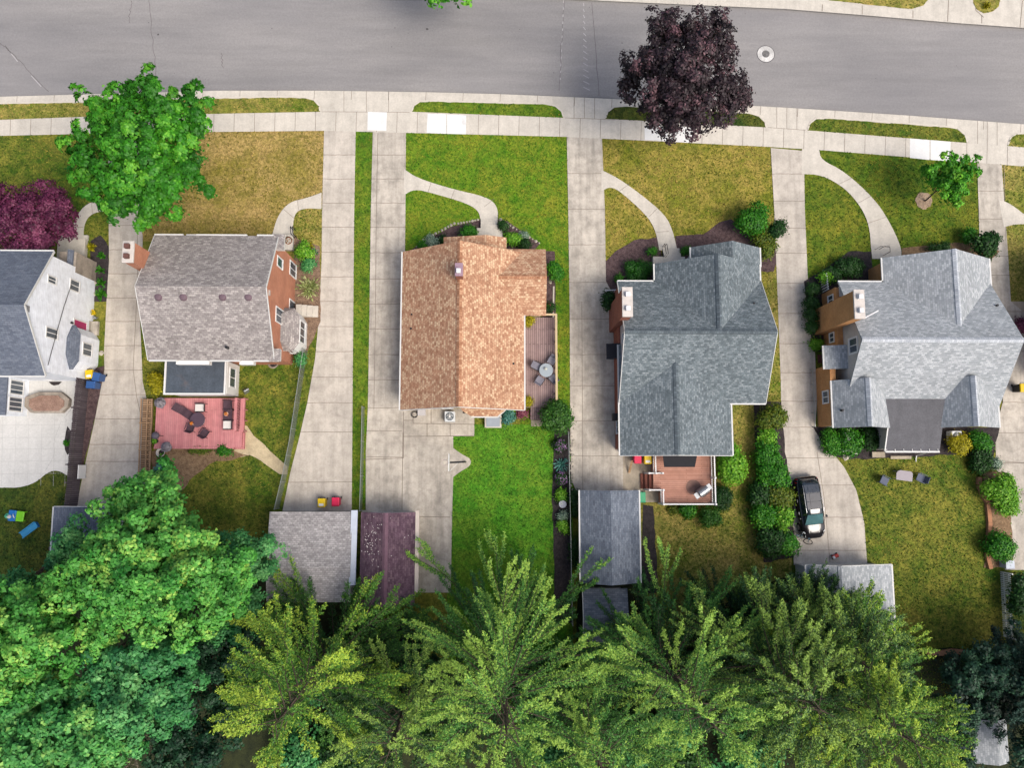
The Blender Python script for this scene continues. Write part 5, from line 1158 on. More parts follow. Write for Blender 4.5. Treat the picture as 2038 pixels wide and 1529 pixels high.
S('round dark green shrub right of the brown deck corner', 1442, 996, 25, 1.1, L_DARK, 112, leaf=.12, n=300)
S('round mid green shrub below the brown deck corner', 1416, 1031, 22, 1.0, leafmat('leaf_mid', A(34,86,14), A(58,112,26), A(92,140,48), .2), 113, leaf=.12)
S('white flowering hosta under the brown deck rail', 1368, 1017, 16, .5, L_SHRUB, 114, ry=9, leaf=.16, flower=P_WHITE, fl=9)
S('small yellow shrub by the hosta', 1340, 1014, 9, .3, L_OLIVE, 115, ry=5, leaf=.1)
# pale house
S('wide dark green mound before the pale house brick wall', 1690, 535, 36, 1.1, L_DARK, 120, ry=22, leaf=.12, n=360, lob=12)
S('dark mound left of the wide dark mound', 1655, 546, 18, 1.0, L_DARK, 121, leaf=.12)
S('lime vine at the white corner post', 1640, 553, 11, 1.0, L_LIME, 122, leaf=.14)
for i, y in enumerate((580,605,630,655)): S(['topmost', 'second', 'third', 'lowest'][i]+' dark hedge shrub in the row left of the tan chimney', 1614, y, 13, 1.1, L_DARK, 123+i, 'hedge row left of the tan chimney', ry=16, leaf=.12)
S('bright shrub at the pale house front corner', 1925, 470, 18, 1.0, L_SHRUB, 130, ry=12, leaf=.14)
S('large dark conifer like shrub leaning over the right driveway', 1956, 489, 36, 2.0, L_DARK, 131, ry=20, n=330, lob=12, leaf=.2)
S('low dark shrub under the pale house front eave', 1870, 492, 30, .8, L_DARK, 132, ry=8, leaf=.12)
S('white blossomed bush behind the pale house', 1694, 882, 30, 1.2, L_SHRUB, 133, ry=27, flower=P_WHITE, fl=45, leaf=.15)
S('green shrub left of the white blossomed bush', 1654, 880, 24, 1.0, L_SHRUB, 134, leaf=.14)
S('dark green shrub between the blossom bush and the felt porch', 1734, 876, 25, 1.0, L_DARK, 135, ry=24, leaf=.14)
S('bright golden yellow bush beside the cooling unit', 1906, 886, 21, 1.1, L_YEL, 136, ry=17, leaf=.14, n=300)
S('green shrub right of the golden bush', 1946, 878, 24, 1.1, L_SHRUB, 137, ry=24, leaf=.14)
S('dark shrub below the golden bush', 1952, 914, 27, 1.0, L_DARK, 138, leaf=.14)
S('pale flowering bush by the right driveway', 1976, 922, 10, .8, L_SILV, 139, leaf=.12, flower=P_WHITE, fl=12)
S('large round bright shrub in the raised bed by the right driveway', 1985, 974, 32, 1.7, L_LIME, 140, n=420, lob=14, ry=30, leaf=.17)
S('bright spreading shrub below the large round one', 2004, 1010, 24, 1.2, L_LIME, 141, ry=22, leaf=.16)
S('round green shrub at the lower end of the raised bed', 1988, 1092, 28, 1.4, L_SHRUB, 142, n=380, lob=12, leaf=.16)
S('dark climbing shrub beyond the white picket fence', 2025, 1190, 18, 1.6, L_DARK, 143, ry=50, leaf=.2)
S('dark green undergrowth at the lower right', 1950, 1335, 60, 2.4, L_DARK, 144, ry=40, n=620, lob=14, leaf=.24)
S('blackish green undergrowth behind the blue grey shed', 1985, 1395, 60, 2.2, leafmat('leaf_black', A(14,34,20), A(26,50,32), A(46,72,46), .1), 145, ry=36, n=560, lob=12, leaf=.24)
S('wine red bush at the right edge', 2036, 650, 18, 1.0, L_WINE, 146, leaf=.12)
small_plant('yellow flowering plant on the far verge tip', 1964, 10, 9, L_YEL, 147, .5, .16, 60)
S('lime green plant by the pale house side door', 1625, 686, 8, .6, L_LIME, 148, ry=12, leaf=.14)
# undergrowth below the conifers
ug2 = [(600,1510,62,'left one of the bottom edge pair below the lime tipped conifer'),(672,1508,58,'right one of the bottom edge pair below the lime tipped conifer'),(1120,1508,60,'right of the tallest conifer at the bottom edge'),(1330,1512,64,'below the thin armed conifer at the bottom edge'),(1490,1512,62,'below the shaggy conifer at the bottom edge'),(1610,1300,60,'in the shade beside the short conifer')]
ug = [(880,1440,60),(640,1340,50),(1120,1400,60),(1300,1330,60),(1500,1260,60),(1560,1350,60),(700,1420,60),(1740,1330,50),(470,1390,50),(1300,1480,70)]
for i, (x, y, rp, l) in enumerate(ug2): S('mid green undergrowth bush '+l, x, y, rp, 2.4, [L_BACK2, L_DARK][i % 2], 180+i, 'undergrowth beneath the conifers', n=380, lob=14, leaf=.24)
for i, (x, y, rp) in enumerate(ug):
    c = P(x, y); S('dark undergrowth bush %s' % ['left of the tallest conifer', 'under the lime tipped conifer', 'right of the tallest conifer trunk', 'behind the dark grey shed', 'at the upper edge of the shaggy conifer', 'under the shaggy conifer', 'in the gap left of the tallest conifer', 'under the broad right conifer', 'at the left foot of the lime tipped conifer', 'under the thin armed conifer'][i], x, y, rp, 2.2, [L_DARK, L_BACK2][i % 2], 150+i, 'undergrowth beneath the conifers', n=330, lob=14, leaf=.26)
# ---------------------------------------------------------------- shared materials
YEL = paint('bin_yellow', A(232,196,22), .4, .1); RED = paint('bin_red', A(224,36,84), .4, .1); BLU = paint('bin_blue', A(52,92,150), .4, .1); GRN = paint('bin_green', A(60,170,120), .4, .1)
BLACKP = paint('black_plastic', A(40,40,44), .5, .2); LABELW = paint('label_white', A(240,240,236), .5)
WICKER = boards('wicker_dark', A(84,62,72), A(98,74,84), 'U', .05, .006, .8); CUSH = paint('cushion_white', A(234,228,222), .8, .06)
STEEL = paint('steel', A(170,174,178), .35, .1, metal=.6); TIMB = boards('timber_tan', A(176,142,108), A(194,160,124), 'U', .14, .014)
GREYP = paint('grey_paint', A(150,148,156), .6, .1)
DECKR = boards('deck_red', A(206,132,134), A(218,148,148), 'V', .14, .010, .8, .75)
DECKB = boards('deck_brown', A(158,132,130), A(176,152,148), 'V', .15, .02, .8, .5)
DECKO = boards('deck_orange_brown', A(188,136,116), A(202,152,132), 'U', .14, .012, .8, .6)
def bin_(label, px, py, mat, rz=0.0, lab=True, grp='wheelie bins standing outside', w=.56, d=.66, h=1.02, lidmat=None):
    c = P(px, py, h*.95); r = empty('wheelie_bin', (c.x, c.y, 0.03), label, 'bin', grp, rz)
    b = MB(); b.add([(-w*.4,-d*.4,.06),(w*.4,-d*.4,.06),(w*.4,d*.36,.06),(-w*.4,d*.36,.06),(-w*.48,-d*.48,h-.06),(w*.48,-d*.48,h-.06),(w*.48,d*.46,h-.06),(-w*.48,d*.46,h-.06)], [(3,2,1,0),(4,5,6,7),(0,1,5,4),(1,2,6,5),(2,3,7,6),(3,0,4,7)])
    b.build('body', mat, r, True, bevel=.03)
    l = MB(); l.add([(-w*.52,-d*.53,h-.055),(w*.52,-d*.53,h-.055),(w*.52,d*.5,h-.055),(-w*.52,d*.5,h-.055),(-w*.46,-d*.44,h+.03),(w*.46,-d*.44,h+.03),(w*.46,d*.46,h+.05),(-w*.46,d*.46,h+.05)], [(3,2,1,0),(4,5,6,7),(0,1,5,4),(1,2,6,5),(2,3,7,6),(3,0,4,7)])
    lo = l.build('lid', lidmat or mat, r, True, bevel=.025)
    if lab: MB().add([(-.17,-.24,h+.0395),(.17,-.24,h+.0395),(.17,-.06,h+.0435),(-.17,-.06,h+.0435)], [(0,1,2,3)]).build('label_plate', LABELW, lo, True).location = (0,0,.004)
    MB().tube([(-w*.4,d*.5,h-.05),(-w*.4,d*.6,h-.02),(w*.4,d*.6,h-.02),(w*.4,d*.5,h-.05)], .02).build('handle', BLACKP, r, True)
    for s in (-1, 1): MB().tube([(s*w*.44,d*.4,.1),(s*w*.5,d*.4,.1)], .1, 12).build('wheel', BLACKP, r, True)
    return r
bin_('yellow wheelie bin before the light grey garage', 640, 1001, YEL)
bin_('red wheelie bin before the light grey garage', 668, 999, RED, lab=False)
bin_('yellow wheelie bin at the white house corner', 178, 745, YEL, .1)
bin_('upper blue wheelie bin wedged behind the yellow one by the dark fence', 192, 750, BLU, -.2, False)
bin_('lower blue wheelie bin lying close to the dark fence', 181, 766, BLU, 1.5, False)
bin_('red wheelie bin at the brown deck', 1269, 914, RED, lab=False)
bin_('yellow wheelie bin at the brown deck', 1289, 915, YEL)
bin_('green bin beside the steel grey garage', 1278, 990, GRN, w=.5, d=.8, h=.9, lab=False)
bin_('yellow lidded dark bin at the right edge', 2036, 772, BLACKP, lidmat=YEL, lab=False)
# ---------------------------------------------------------------- chairs
def chair(label, px, py, rz, mat, group, z=0.0, w=.56, d=.55, cushion=None, arms=True, back=.85, legmat=None, name='patio_chair'):
    c = P(px, py, z+.45); r = empty(name, (c.x, c.y, z), label, 'chair', group, rz); lm = legmat or BLACKP
    MB().box(-w/2, w/2, -d/2, d/2, .40, .45).build('seat', mat, r, True, bevel=.015)
    b = MB(); b.add([(-w/2,d/2-.04,.45),(w/2,d/2-.04,.45),(w/2,d/2,.45),(-w/2,d/2,.45),(-w/2+.03,d/2+.10,back),(w/2-.03,d/2+.10,back),(w/2-.03,d/2+.14,back),(-w/2+.03,d/2+.14,back)], [(3,2,1,0),(4,5,6,7),(0,1,5,4),(1,2,6,5),(2,3,7,6),(3,0,4,7)])
    b.build('backrest', mat, r, True, bevel=.015)
    for sx in (-1, 1):
        for sy in (-1, 1): MB().tube([(sx*(w/2-.03), sy*(d/2-.03), .41), (sx*(w/2+.0), sy*(d/2+.02), 0)], .018).build('leg', lm, r, True)
        if arms: MB().tube([(sx*w/2,-d/2+.03,.42),(sx*(w/2+.02),-d/2,.64),(sx*(w/2+.02),d/2,.66)], .022).build('armrest', lm, r, True)
    if cushion: MB().box(-w/2+.04, w/2-.04, -d/2+.02, d/2-.06, .452, .53).build('cushion', cushion, r, True, bevel=.03)
    return r
DZ = .55
# red deck
dk = empty('red_deck', (P(395,840).x, P(395,840).y, 0), 'red painted timber deck behind the brick house', 'deck')
a, b_ = P(312,791,DZ), P(481,891,DZ)
MB().box(a.x, b_.x, b_.y, ey0-.05, 0, DZ).build('floor', DECKR, dk)
e1 = MB(); e1.bar((a.x,b_.y-.03,DZ-.0),(b_.x-1.4,b_.y-.03,DZ),.14,.16); e1.build('edge_board', DECKR, dk)
rl = MB(); xr = P(470,800,1.4).x
for y0_, y1_ in ((P(470,858,1).y, ey0-.1),):
    for k in range(13): yy = y0_ + (y1_-y0_)*k/12; rl.bar((xr, yy, DZ), (xr, yy, DZ+.85), .05)
    rl.bar((xr, y0_, DZ+.87), (xr, y1_, DZ+.87), .2, .05); rl.bar((xr+.35, y0_, DZ+.45), (xr+.35, y1_, DZ+.45), .3, .05)
    for k in range(4): yy = y0_ + (y1_-y0_)*k/3; rl.bar((xr+.4, yy, 0), (xr+.4, yy, DZ+.43), .08)
rl.bar((xr-.05, y0_-.06, DZ+.8), (xr-.9, y0_-.06, DZ+.8), .08)
rl.build('railing', DECKR, dk)
for i in range(2): MB().box(P(456,865).x-.1+i*.7, P(456,865).x+.55+i*.7, b_.y-.12, P(456,862).y, 0, DZ-.02-.2*(i)).build('step', DECKR, dk)
# ramp / stair of tan boards
rp = empty('wooden_ramp', (P(300,870).x, P(300,870).y, 0), 'long tan board stair ramp along the left of the red deck', 'ramp')
x0_, x1_ = P(291,800).x, P(311,800).x; ya_, yb_ = P(300,795).y, P(300,946).y
m = MB(); m.slab([(x0_-.1,yb_,.12),(x1_-.1,yb_,.12),(x1_,ya_,.55),(x0_,ya_,.55)], .06); m.build('treads', boards('ramp_boards', A(150,120,92), A(182,150,118), 'U', .17, .03, .8, .35), rp)
m = MB()
for xx in (x0_-.1, (x0_+x1_)/2, x1_-.05): m.bar((xx-.05,yb_,.25),(xx+.03,ya_,.66),.07,.09)
for t in (.33,.68): yy = yb_+(ya_-yb_)*t; m.bar((x0_-.15,yy,.36+.4*t),(x1_+.05,yy,.36+.4*t),.09,.05)
m.build('stringers', TIMB, rp)
DG = 'dark chairs on the red deck'
chair('white cushioned chair on the red deck', 398, 812, math.pi*.5+math.pi, BLACKP, None, DZ, .62, .72, CUSH, legmat=BLACKP)
chair('dark chair below the round table on the red deck', 379, 851, math.pi*.92, WICKER, DG, DZ)
chair('dark chair standing alone at the lower middle of the red deck', 407, 862, math.pi*.83, WICKER, DG, DZ)
ch = empty('lounge_chair', (P(368,821,.9).x, P(368,821,.9).y, DZ), 'long dark reclining lounge chair on the red deck', 'chair', None, math.radians(57))
MB().slab([(-.3,-.8,.38),(.3,-.8,.38),(.3,.2,.34),(-.3,.2,.34)], .05).build('seat', WICKER, ch, True, bevel=.01)
MB().slab([(-.3,.2,.36),(.3,.2,.36),(.3,.85,.78),(-.3,.85,.78)], .05).build('backrest', WICKER, ch, True, bevel=.01)
for sx in (-1,1):
    for sy in (-.7,.4): MB().tube([(sx*.27,sy,.34),(sx*.29,sy,0)], .02).build('leg', BLACKP, ch, True)
def rtable(label, px, py, z, rad, mat, h=.72, legs=4, name='round_table'):
    c = P(px, py, z+h); r = empty(name, (c.x, c.y, z), label, 'table')
    MB().lathe((0,0,0), [(rad-.03,h-.03),(rad,h-.02),(rad,h),(rad-.02,h+.01)], 28).build('tabletop', mat, r, True)
    for k in range(legs): a = k*2*math.pi/legs+.5; MB().tube([(math.cos(a)*rad*.3,math.sin(a)*rad*.3,h-.03),(math.cos(a)*rad*.7,math.sin(a)*rad*.7,0)], .02).build('leg', BLACKP, r, True)
    return r
rtable('dark round table on the red deck', 393, 836, DZ, .55, paint('table_dark', A(92,74,86), .35, .2))
def planter(label, px, py, z, rad, h, potmat, leafm, seed, name='flower_pot', leaf=.12, n=50):
    c = P(px, py, z+h); r = empty(name, (c.x, c.y, z), label, 'flower pot')
    MB().lathe((0,0,0), [(rad*.7,0),(rad,h),(rad*1.05,h+.02),(rad*.85,h+.02),(rad*.8,h-.05)], 14).build('pot', potmat, r, True)
    q = np.random.default_rng(seed); d = norm(q.normal(size=(n,3))+np.array([0,0,.7])); pts = d*rad*(.5+.6*q.random((n,1)))+np.array([0,0,h])
    leafmesh_local(r, pts, norm(d+UP*.5), np.clip(q.normal(.5,.2,n),0,1), leaf, leafm, q); return r
def leafmesh_local(parent, q, nn, tone, size, mat, r):
    v, f = leaves(q, nn, size*(.7+.6*r.random(len(q))), .7, 1); return np_mesh('foliage', v, f, np.repeat(tone, 4), mat, parent)
L_ORG = leafmat('petal_orange', A(214,90,24), A(236,150,50), A(240,220,200), .2)
TERRA = paint('terracotta', A(150,84,60), .8, .2)
planter('orange flowers in a pot on the dark round table', 381, 843, DZ+.73, .13, .14, TERRA, L_ORG, 1)
# sofa set at the right
for i, (py, cu, l) in enumerate(((806,None,'dark wicker armchair uppermost in the seat row on the red deck'),(846,CUSH,'dark wicker armchair with a white cushion lowest in the seat row'))):
    chair(l, 453, py, -math.pi/2, WICKER, 'wicker seats at the red deck railing', DZ, .66, .66, cu)
st_ = empty('side_table', (P(453,826,DZ+.45).x, P(453,826,DZ+.45).y, DZ), 'dark square side table between the wicker armchairs', 'table')
MB().box(-.34,.34,-.42,.42,.38,.44).build('tabletop', WICKER, st_, True, bevel=.01)
for sx in (-1,1):
    for sy in (-1,1): MB().box(sx*.3-.03,sx*.3+.03,sy*.37-.03,sy*.37+.03,0,.379).build('leg', WICKER, st_, True)
planter('orange and white flowers in a bowl on the square side table', 450, 824, DZ+.445, .15, .12, CUSH, L_ORG, 2)
# grey pots at the left of the red deck
L_GR = leafmat('leaf_grey', A(110,104,112), A(150,144,150), A(186,182,186), .1)
planter('grey leafed planter in the upper left corner of the red deck', 319, 802, DZ, .38, .35, GREYP, L_GR, 3, leaf=.2, n=110)
planter('grey leafed planter at the lower left corner of the red deck', 331, 890, DZ, .36, .35, GREYP, L_GR, 4, leaf=.2, n=110)
planter('lime green plant in a pot beside the ramp', 308, 878, DZ, .22, .3, BLACKP, L_LIME, 5, leaf=.13, n=70)
g1 = empty('patio_heater', (P(316,868,DZ).x, P(316,868,DZ).y, DZ), 'small covered grey barbecue at the left rail of the red deck', 'barbecue')
MB().lathe((0,0,0), [(.12,.25),(.26,.45),(.28,.6),(.2,.75),(.05,.8)], 14).build('hood', paint('cover_grey', A(104,98,108), .7, .2), g1, True, smooth=True)
for k in range(3): MB().tube([(math.cos(k*2.1)*.12,math.sin(k*2.1)*.12,.3),(math.cos(k*2.1)*.35,math.sin(k*2.1)*.35,0)], .018).build('leg', BLACKP, g1, True)
g1.name = 'covered_barbecue'
tb = empty('tub', (P(319,901,.3).x, P(319,901,.3).y, 0), 'oval white tub below the red deck corner', 'tub'); 
MB().lathe((0,0,0), [(.2,0),(.3,.3),(.33,.3),(.29,.28),(.2,.06)], 18).build('basin', CUSH, tb, True); MB().lathe((0,0,.05), [(.2,0),(.22,.05),(.0,.07)], 14).build('soil', MULCH_D, tb, True)
tv = empty('yard_tools', (P(487,781,.5).x, P(487,781,.5).y, 0), 'grey folded garden gear leaning at the rear extension corner', 'garden gear')
MB().box(-.2,.2,-.06,.06,.02,.9).build('panel', STEEL, tv, True, bevel=.02); MB().tube([(-.2,.06,.9),(-.3,.1,1.1),(.1,.1,1.15)], .02).build('handle', BLACKP, tv, True); tv.rotation_euler = (0,.3,.6)
# ---------------------------------------------------------------- board deck of the tan house
d2 = empty('board_deck', (P(1075,720).x, P(1075,720).y, 0), 'narrow brown board deck beside the tan roof', 'deck'); Z2 = .75
a, b_ = P(1040,630,Z2), P(1106,811,Z2); yt, ybm = P(1075,632,Z2).y, b_.y
MB().box(tx1-.3, b_.x-.02, ybm, yt, .0, Z2).build('floor', DECKB, d2)
m = MB(); xr = b_.x
for k in range(8): yy = ybm+.02+(yt-ybm)*k/7; m.bar((xr,yy,.0),(xr,yy,Z2+.95),.10)
m.bar((xr,ybm,Z2+.97),(xr,yt,Z2+.97),.15,.05); m.bar((tx1-.1,yt+.03,Z2+.975),(xr+.07,yt+.03,Z2+.975),.15,.05)
m.bar((xr,ybm,Z2+.25),(xr,yt,Z2+.25),.05,.08)
for k in range(44): yy = ybm+(yt-ybm)*(k+.5)/44; m.bar((xr,yy,Z2+.1),(xr,yy,Z2+.94),.035)
m.build('railing', paint('rail_tan', A(216,192,152), .7, .1), d2)
for i in range(3): MB().box(P(1055,820).x, P(1080,820).x, ybm-.3*(i+1), ybm-.3*i-.002, 0, Z2-.19*(i+1)).build('step', DECKB, d2)
tag(MB().box(P(1057,850).x, P(1081,850).x, P(1060,849).y, ybm-.92, 0, .06).build('paving_slab', C_OLD), 'worn concrete slab at the foot of the deck steps', 'paving slab')
GT = rtable('round glass topped grey table on the board deck', 1087, 737, Z2, .52, paint('glass_top', A(170,180,186), .15, .1))
planter('white flowers in a vase on the round grey table', 1086, 734, Z2+.735, .1, .14, CUSH, P_WHITE, 6, leaf=.09, n=30)
GR = paint('sling_grey', A(138,136,148), .7, .1)
for (x, y, a, l) in ((1068,729,-75,'grey patio chair left of the round grey table'),(1098,718,205,'grey patio chair at the upper right of the round grey table'),(1074,757,-155+180+115,'grey patio chair at the lower left of the round grey table'),(1101,754,-125,'grey patio chair at the lower right of the round grey table')):
    c = P(x, y, Z2+.45); t_ = GT.location; ang = math.atan2(c.y-t_.y, c.x-t_.x) - math.pi/2
    chair(l, x, y, ang, GR, 'grey chairs round the table on the board deck', Z2)
# ---------------------------------------------------------------- brown deck of the slate house
d3 = empty('brown_deck', (P(1360,960).x, P(1360,960).y, 0), 'brown board deck with white railings behind the slate house', 'deck'); Z3 = .8
q = P(1302,1003,Z3); x1d = P(1416,960,Z3).x; x0d = P(1300,940,Z3).x; y0d = q.y; y1d = yS4+.3; x2d = P(1315,990,Z3).x; ym = P(1310,975,Z3).y
MB().prism([(x0d,y1d),(x0d,ym),(x2d,ym),(x2d,y0d),(x1d,y0d),(x1d,y1d)], 0, Z3).build('floor', DECKO, d3)
def rail(pa, pb, nb):
    m = MB(); a, b = Vector(pa), Vector(pb)
    for z in (.12, .92): m.bar(a+Vector((0,0,z)), b+Vector((0,0,z)), .09 if z > .5 else .06, .06)
    for k in range(nb+1): p = a.lerp(b, k/nb); m.bar(p+Vector((0,0,.12)), p+Vector((0,0,.9)), .035)
    return m.build('railing', WHITE, d3)
rail((x1d,y0d,Z3),(x1d,y1d-.2,Z3),26); rail((x2d,y0d,Z3),(x1d,y0d,Z3),26); rail((x2d,y0d,Z3),(x2d,ym,Z3),9); ys = P(1300,942,Z3).y; rail((x0d,ys,Z3),(x0d,y1d-.1,Z3),10); rail((x0d-.5,ys,Z3),(x0d+.5,ys,Z3),6); rail((x0d-.5,ym,Z3),(x2d,ym,Z3),6)
for px_, py_ in ((x1d,y0d),(x2d,y0d),(x2d,ym),(x0d,ys),(x0d-.5,ys),(x0d-.5,ym),(x1d,(y0d+y1d)/2),(x0d+.5,ys)):
    MB().box(px_-.07,px_+.07,py_-.07,py_+.07,0,Z3+1.08).build('post', WHITE, d3, bevel=.02)
for i in range(3): MB().box(x0d-.28*(i+1), x0d-.28*i-.002, ym+.05, ys-.05, 0, Z3-.2*(i+1)).build('step', boards('step_brown', A(120,70,58), A(136,84,70), 'V'), d3)
gr = empty('barbecue_grill', (P(1398,978,Z3+.6).x, P(1398,978,Z3+.6).y, Z3), 'silver barbecue grill on the brown deck', 'barbecue', None, math.radians(35))
MB().box(-.35,.35,-.25,.25,.1,.75).build('cabinet', GREYP, gr, True, bevel=.02)
m = MB(); n=8
m.tube([(-.38,0,.86),(.38,0,.86)], .3, 16); m.build('hood', STEEL, gr, True)
for s in (-1,1): MB().box(s*.40,s*.72,-.22,.22,.74,.78).build('side_shelf', STEEL, gr, True, bevel=.01)
MB().tube([(-.3,-.33,.92),(.3,-.33,.92)], .02).build('handle', BLACKP, gr, True)
for sx in (-1,1):
    for sy in (-1,1): MB().box(sx*.3-.03,sx*.3+.03,sy*.2-.03,sy*.2+.03,0,.099).build('leg', BLACKP, gr, True)
tag(MB().lathe(P(1380,970,Z3+.002), [(.55,0),(.55,.012),(.5,.014)], 24).build('grill_mat', paint('mat_grey', A(158,124,112), .9, .3)), 'faded grey round mat beside the grill', 'mat')
# leaning board
lb_ = P(1254,931,.3); tag(MB().bar((lb_.x-.05,lb_.y-.4,.1),(lb_.x+.05,lb_.y+.5,.9),.16,.03).build('plank', TIMB), 'tan plank leaning left of the red bin', 'plank')
# ---------------------------------------------------------------- basketball hoop
bp = P(927,920); bh = empty('basketball_hoop', tuple(bp), 'basketball hoop with a white backboard over the parking court', 'basketball hoop')
bz = 2.75; bX = P(894,921,3.0)
MB().tube([(bp.x,bp.y,0),(bp.x,bp.y,2.5),(bp.x-.1,bp.y,2.75)], .06, 10).build('pole', DKMETAL, bh)
MB().tube([(bp.x-.02,bp.y,2.6),(bX.x+.08,bX.y,3.0)], .07, 8).build('arm', DKMETAL, bh)
MB().bar((bp.x-.5,bp.y-.1,2.3),(bX.x+.06,bX.y-.6,2.75),.03).build('brace', GUT, bh)
MB().box(bX.x-.025,bX.x+.025,bX.y-.62,bX.y+.62,2.7,3.7).build('backboard', LABELW, bh, bevel=.01)
m = MB(); cx_, cy_ = bX.x-.32, bX.y; m.tube([(cx_+.23*math.cos(k*.3927),cy_+.23*math.sin(k*.3927),3.0) for k in range(17)], .014, 5); m.build('rim', paint('rim_pale', A(226,200,196), .5), bh)
m = MB()
for k in range(10): a = k*.628; m.tube([(cx_+.23*math.cos(a),cy_+.23*math.sin(a),2.99),(cx_+.13*math.cos(a+.3),cy_+.13*math.sin(a+.3),2.6)], .008, 3)
m.build('net', LABELW, bh)
# ---------------------------------------------------------------- cooling units and small house gear
def acunit(label, px, py, z=0, s=.78):
    c = P(px, py, .8); r = empty('air_conditioner', (c.x, c.y, .02), label, 'air conditioner')
    MB().box(-s/2,s/2,-s/2,s/2,0,.78).build('case', paint('case_white', A(222,226,228), .5, .06), r, True, bevel=.06)
    MB().lathe((0,0,.781), [(s*.4,0),(s*.4,.012),(s*.36,.014)], 24).build('fan_grille', paint('grille_dark', A(92,104,112), .6, .2), r, True)
    m = MB()
    for k in range(5): a = k*1.2566; m.add([(0,0,.80),(math.cos(a)*s*.34,math.sin(a)*s*.34,.80),(math.cos(a+.6)*s*.34,math.sin(a+.6)*s*.34,.815),(0.01,0.01,.81)], [(0,1,2,3)])
    m.build('fan_blade', STEEL, r, True)
    m = MB()
    for k in range(8): a = k*.785; m.bar((0,0,.83),(math.cos(a)*s*.4,math.sin(a)*s*.4,.83),.012)
    m.tube([(s*.25*math.cos(k*.3927),s*.25*math.sin(k*.3927),.83) for k in range(17)], .007, 4); m.box(-.06,.06,-.1,.1,.82,.85); m.build('guard', LABELW, r, True)
    return r
acunit('white cooling unit behind the tan roofed house', 895, 829); acunit('white cooling unit among shrubs behind the pale house', 1905, 868)
c = P(839,821,.5); bx1 = empty('storage_box', (c.x,c.y,.02), 'small grey box with a coiled hose under the tan eave', 'box')
MB().box(-.28,.28,-.22,.22,0,.45).build('body', paint('box_grey', A(186,182,182), .6), bx1, True, bevel=.03); MB().box(-.3,.3,-.24,.24,.451,.49).build('lid', paint('lid_grey', A(204,200,200), .6), bx1, True, bevel=.015)
def coil(label, px, py, rad, turns, mat, z=.03, name='garden_hose'):
    c = P(px, py, z); m = MB(); m.tube([(c.x+(rad*(.6+.4*i/(turns*14)))*math.cos(i*.45), c.y+(rad*(.6+.4*i/(turns*14)))*math.sin(i*.45), z+.02+.002*i) for i in range(turns*14)], .014, 5); return tag(m.build(name, mat), label, 'hose')
coil('dark hose coil beside the small grey box', 825, 825, .28, 3, BLACKP)
tag(MB().slab([(P(921,811).x,P(921,823).y,.05),(P(941,811).x,P(941,823).y,.05),(P(941,811).x,P(941,811).y,.05),(P(921,811).x,P(921,811).y,.05)], .03).build('door_mat', paint('mat_black', A(48,46,54), .95, .3)), 'black door mat behind the tan roofed house', 'mat')
# bird bath
bb = empty('bird_bath', tuple(P(1118,1003)), 'pale round bird bath in the wire fence bed', 'bird bath'); cc = bb.location
MB().lathe(cc, [(.16,0),(.08,.1),(.07,.6),(.1,.65)], 12).build('pedestal', STONE, bb); MB().lathe(cc, [(.1,.65),(.27,.74),(.28,.78),(.24,.76),(.05,.70)], 20).build('bowl', paint('bowl_grey', A(172,176,184), .6), bb)
# stones along the tan house beds
STN = concrete('field_stone', A(214,206,190), .3, .25)
sp = [(825,497),(829,491)] + [(836+i*6.2, 481-i*3.3) for i in range(12)] + [(912+i*5.6, 445-i*1.1) for i in range(8)]
sp2 = [(996+i*6.4, 437+i*3.9) for i in range(13)]
def rock(px, py, rad, label, grp, seed):
    r = random.Random(seed); c = P(px, py, .05); m = MB(); n, rows = 7, 4; pr = []
    for j in range(rows+1):
        t = j/rows; z = rad*1.1*t; rr = rad*math.sqrt(max(.03, 1-(t*1.0)**2)); pr.append((rr*(.9 if j == 0 else 1), z))
    m.lathe((c.x, c.y, 0.0), pr, n); m.v = [(x+r.uniform(-.2,.2)*rad, y+r.uniform(-.2,.2)*rad, z*(r.uniform(.8,1.1))) for x, y, z in m.v]
    return tag(m.build('edging_stone', STN, smooth=False), label, 'stone', grp)
for i, (x, y) in enumerate(sp): rock(x, y, R.uniform(.075,.13), 'pale field stone in the curved edging row left of the front steps', 'edging stones left of the tan house steps', i)
for i, (x, y) in enumerate(sp2): rock(x, y, R.uniform(.08,.15), 'pale field stone in the curved edging row right of the front steps', 'edging stones right of the tan house steps', 50+i)
rock(1095, 562, .16, 'larger white stone below the oval shrub beside the tan house', None, 90)
rock(1683, 908, .34, 'big pale boulder at the bed edge near the black car drive', None, 91)
rock(1135, 600, .01, 'x', None, 92) if False else None
for i in range(16): rock(1137+R.uniform(-3,5), 862+i*7.5, R.uniform(.08,.16), 'rough pale rubble stone lining the wire fence along the middle driveway', 'rubble stones along the wire fence', 200+i)
cb_ = MB(); p0, p1 = P(1102,570,.1), P(1101,640,.1); cb_.bar((p0.x,p0.y,.06),(p1.x,p1.y,.06),.12,.12); tag(cb_.build('bed_edging', C_WALK), 'pale concrete edging strip along the bed beside the tan house', 'edging')
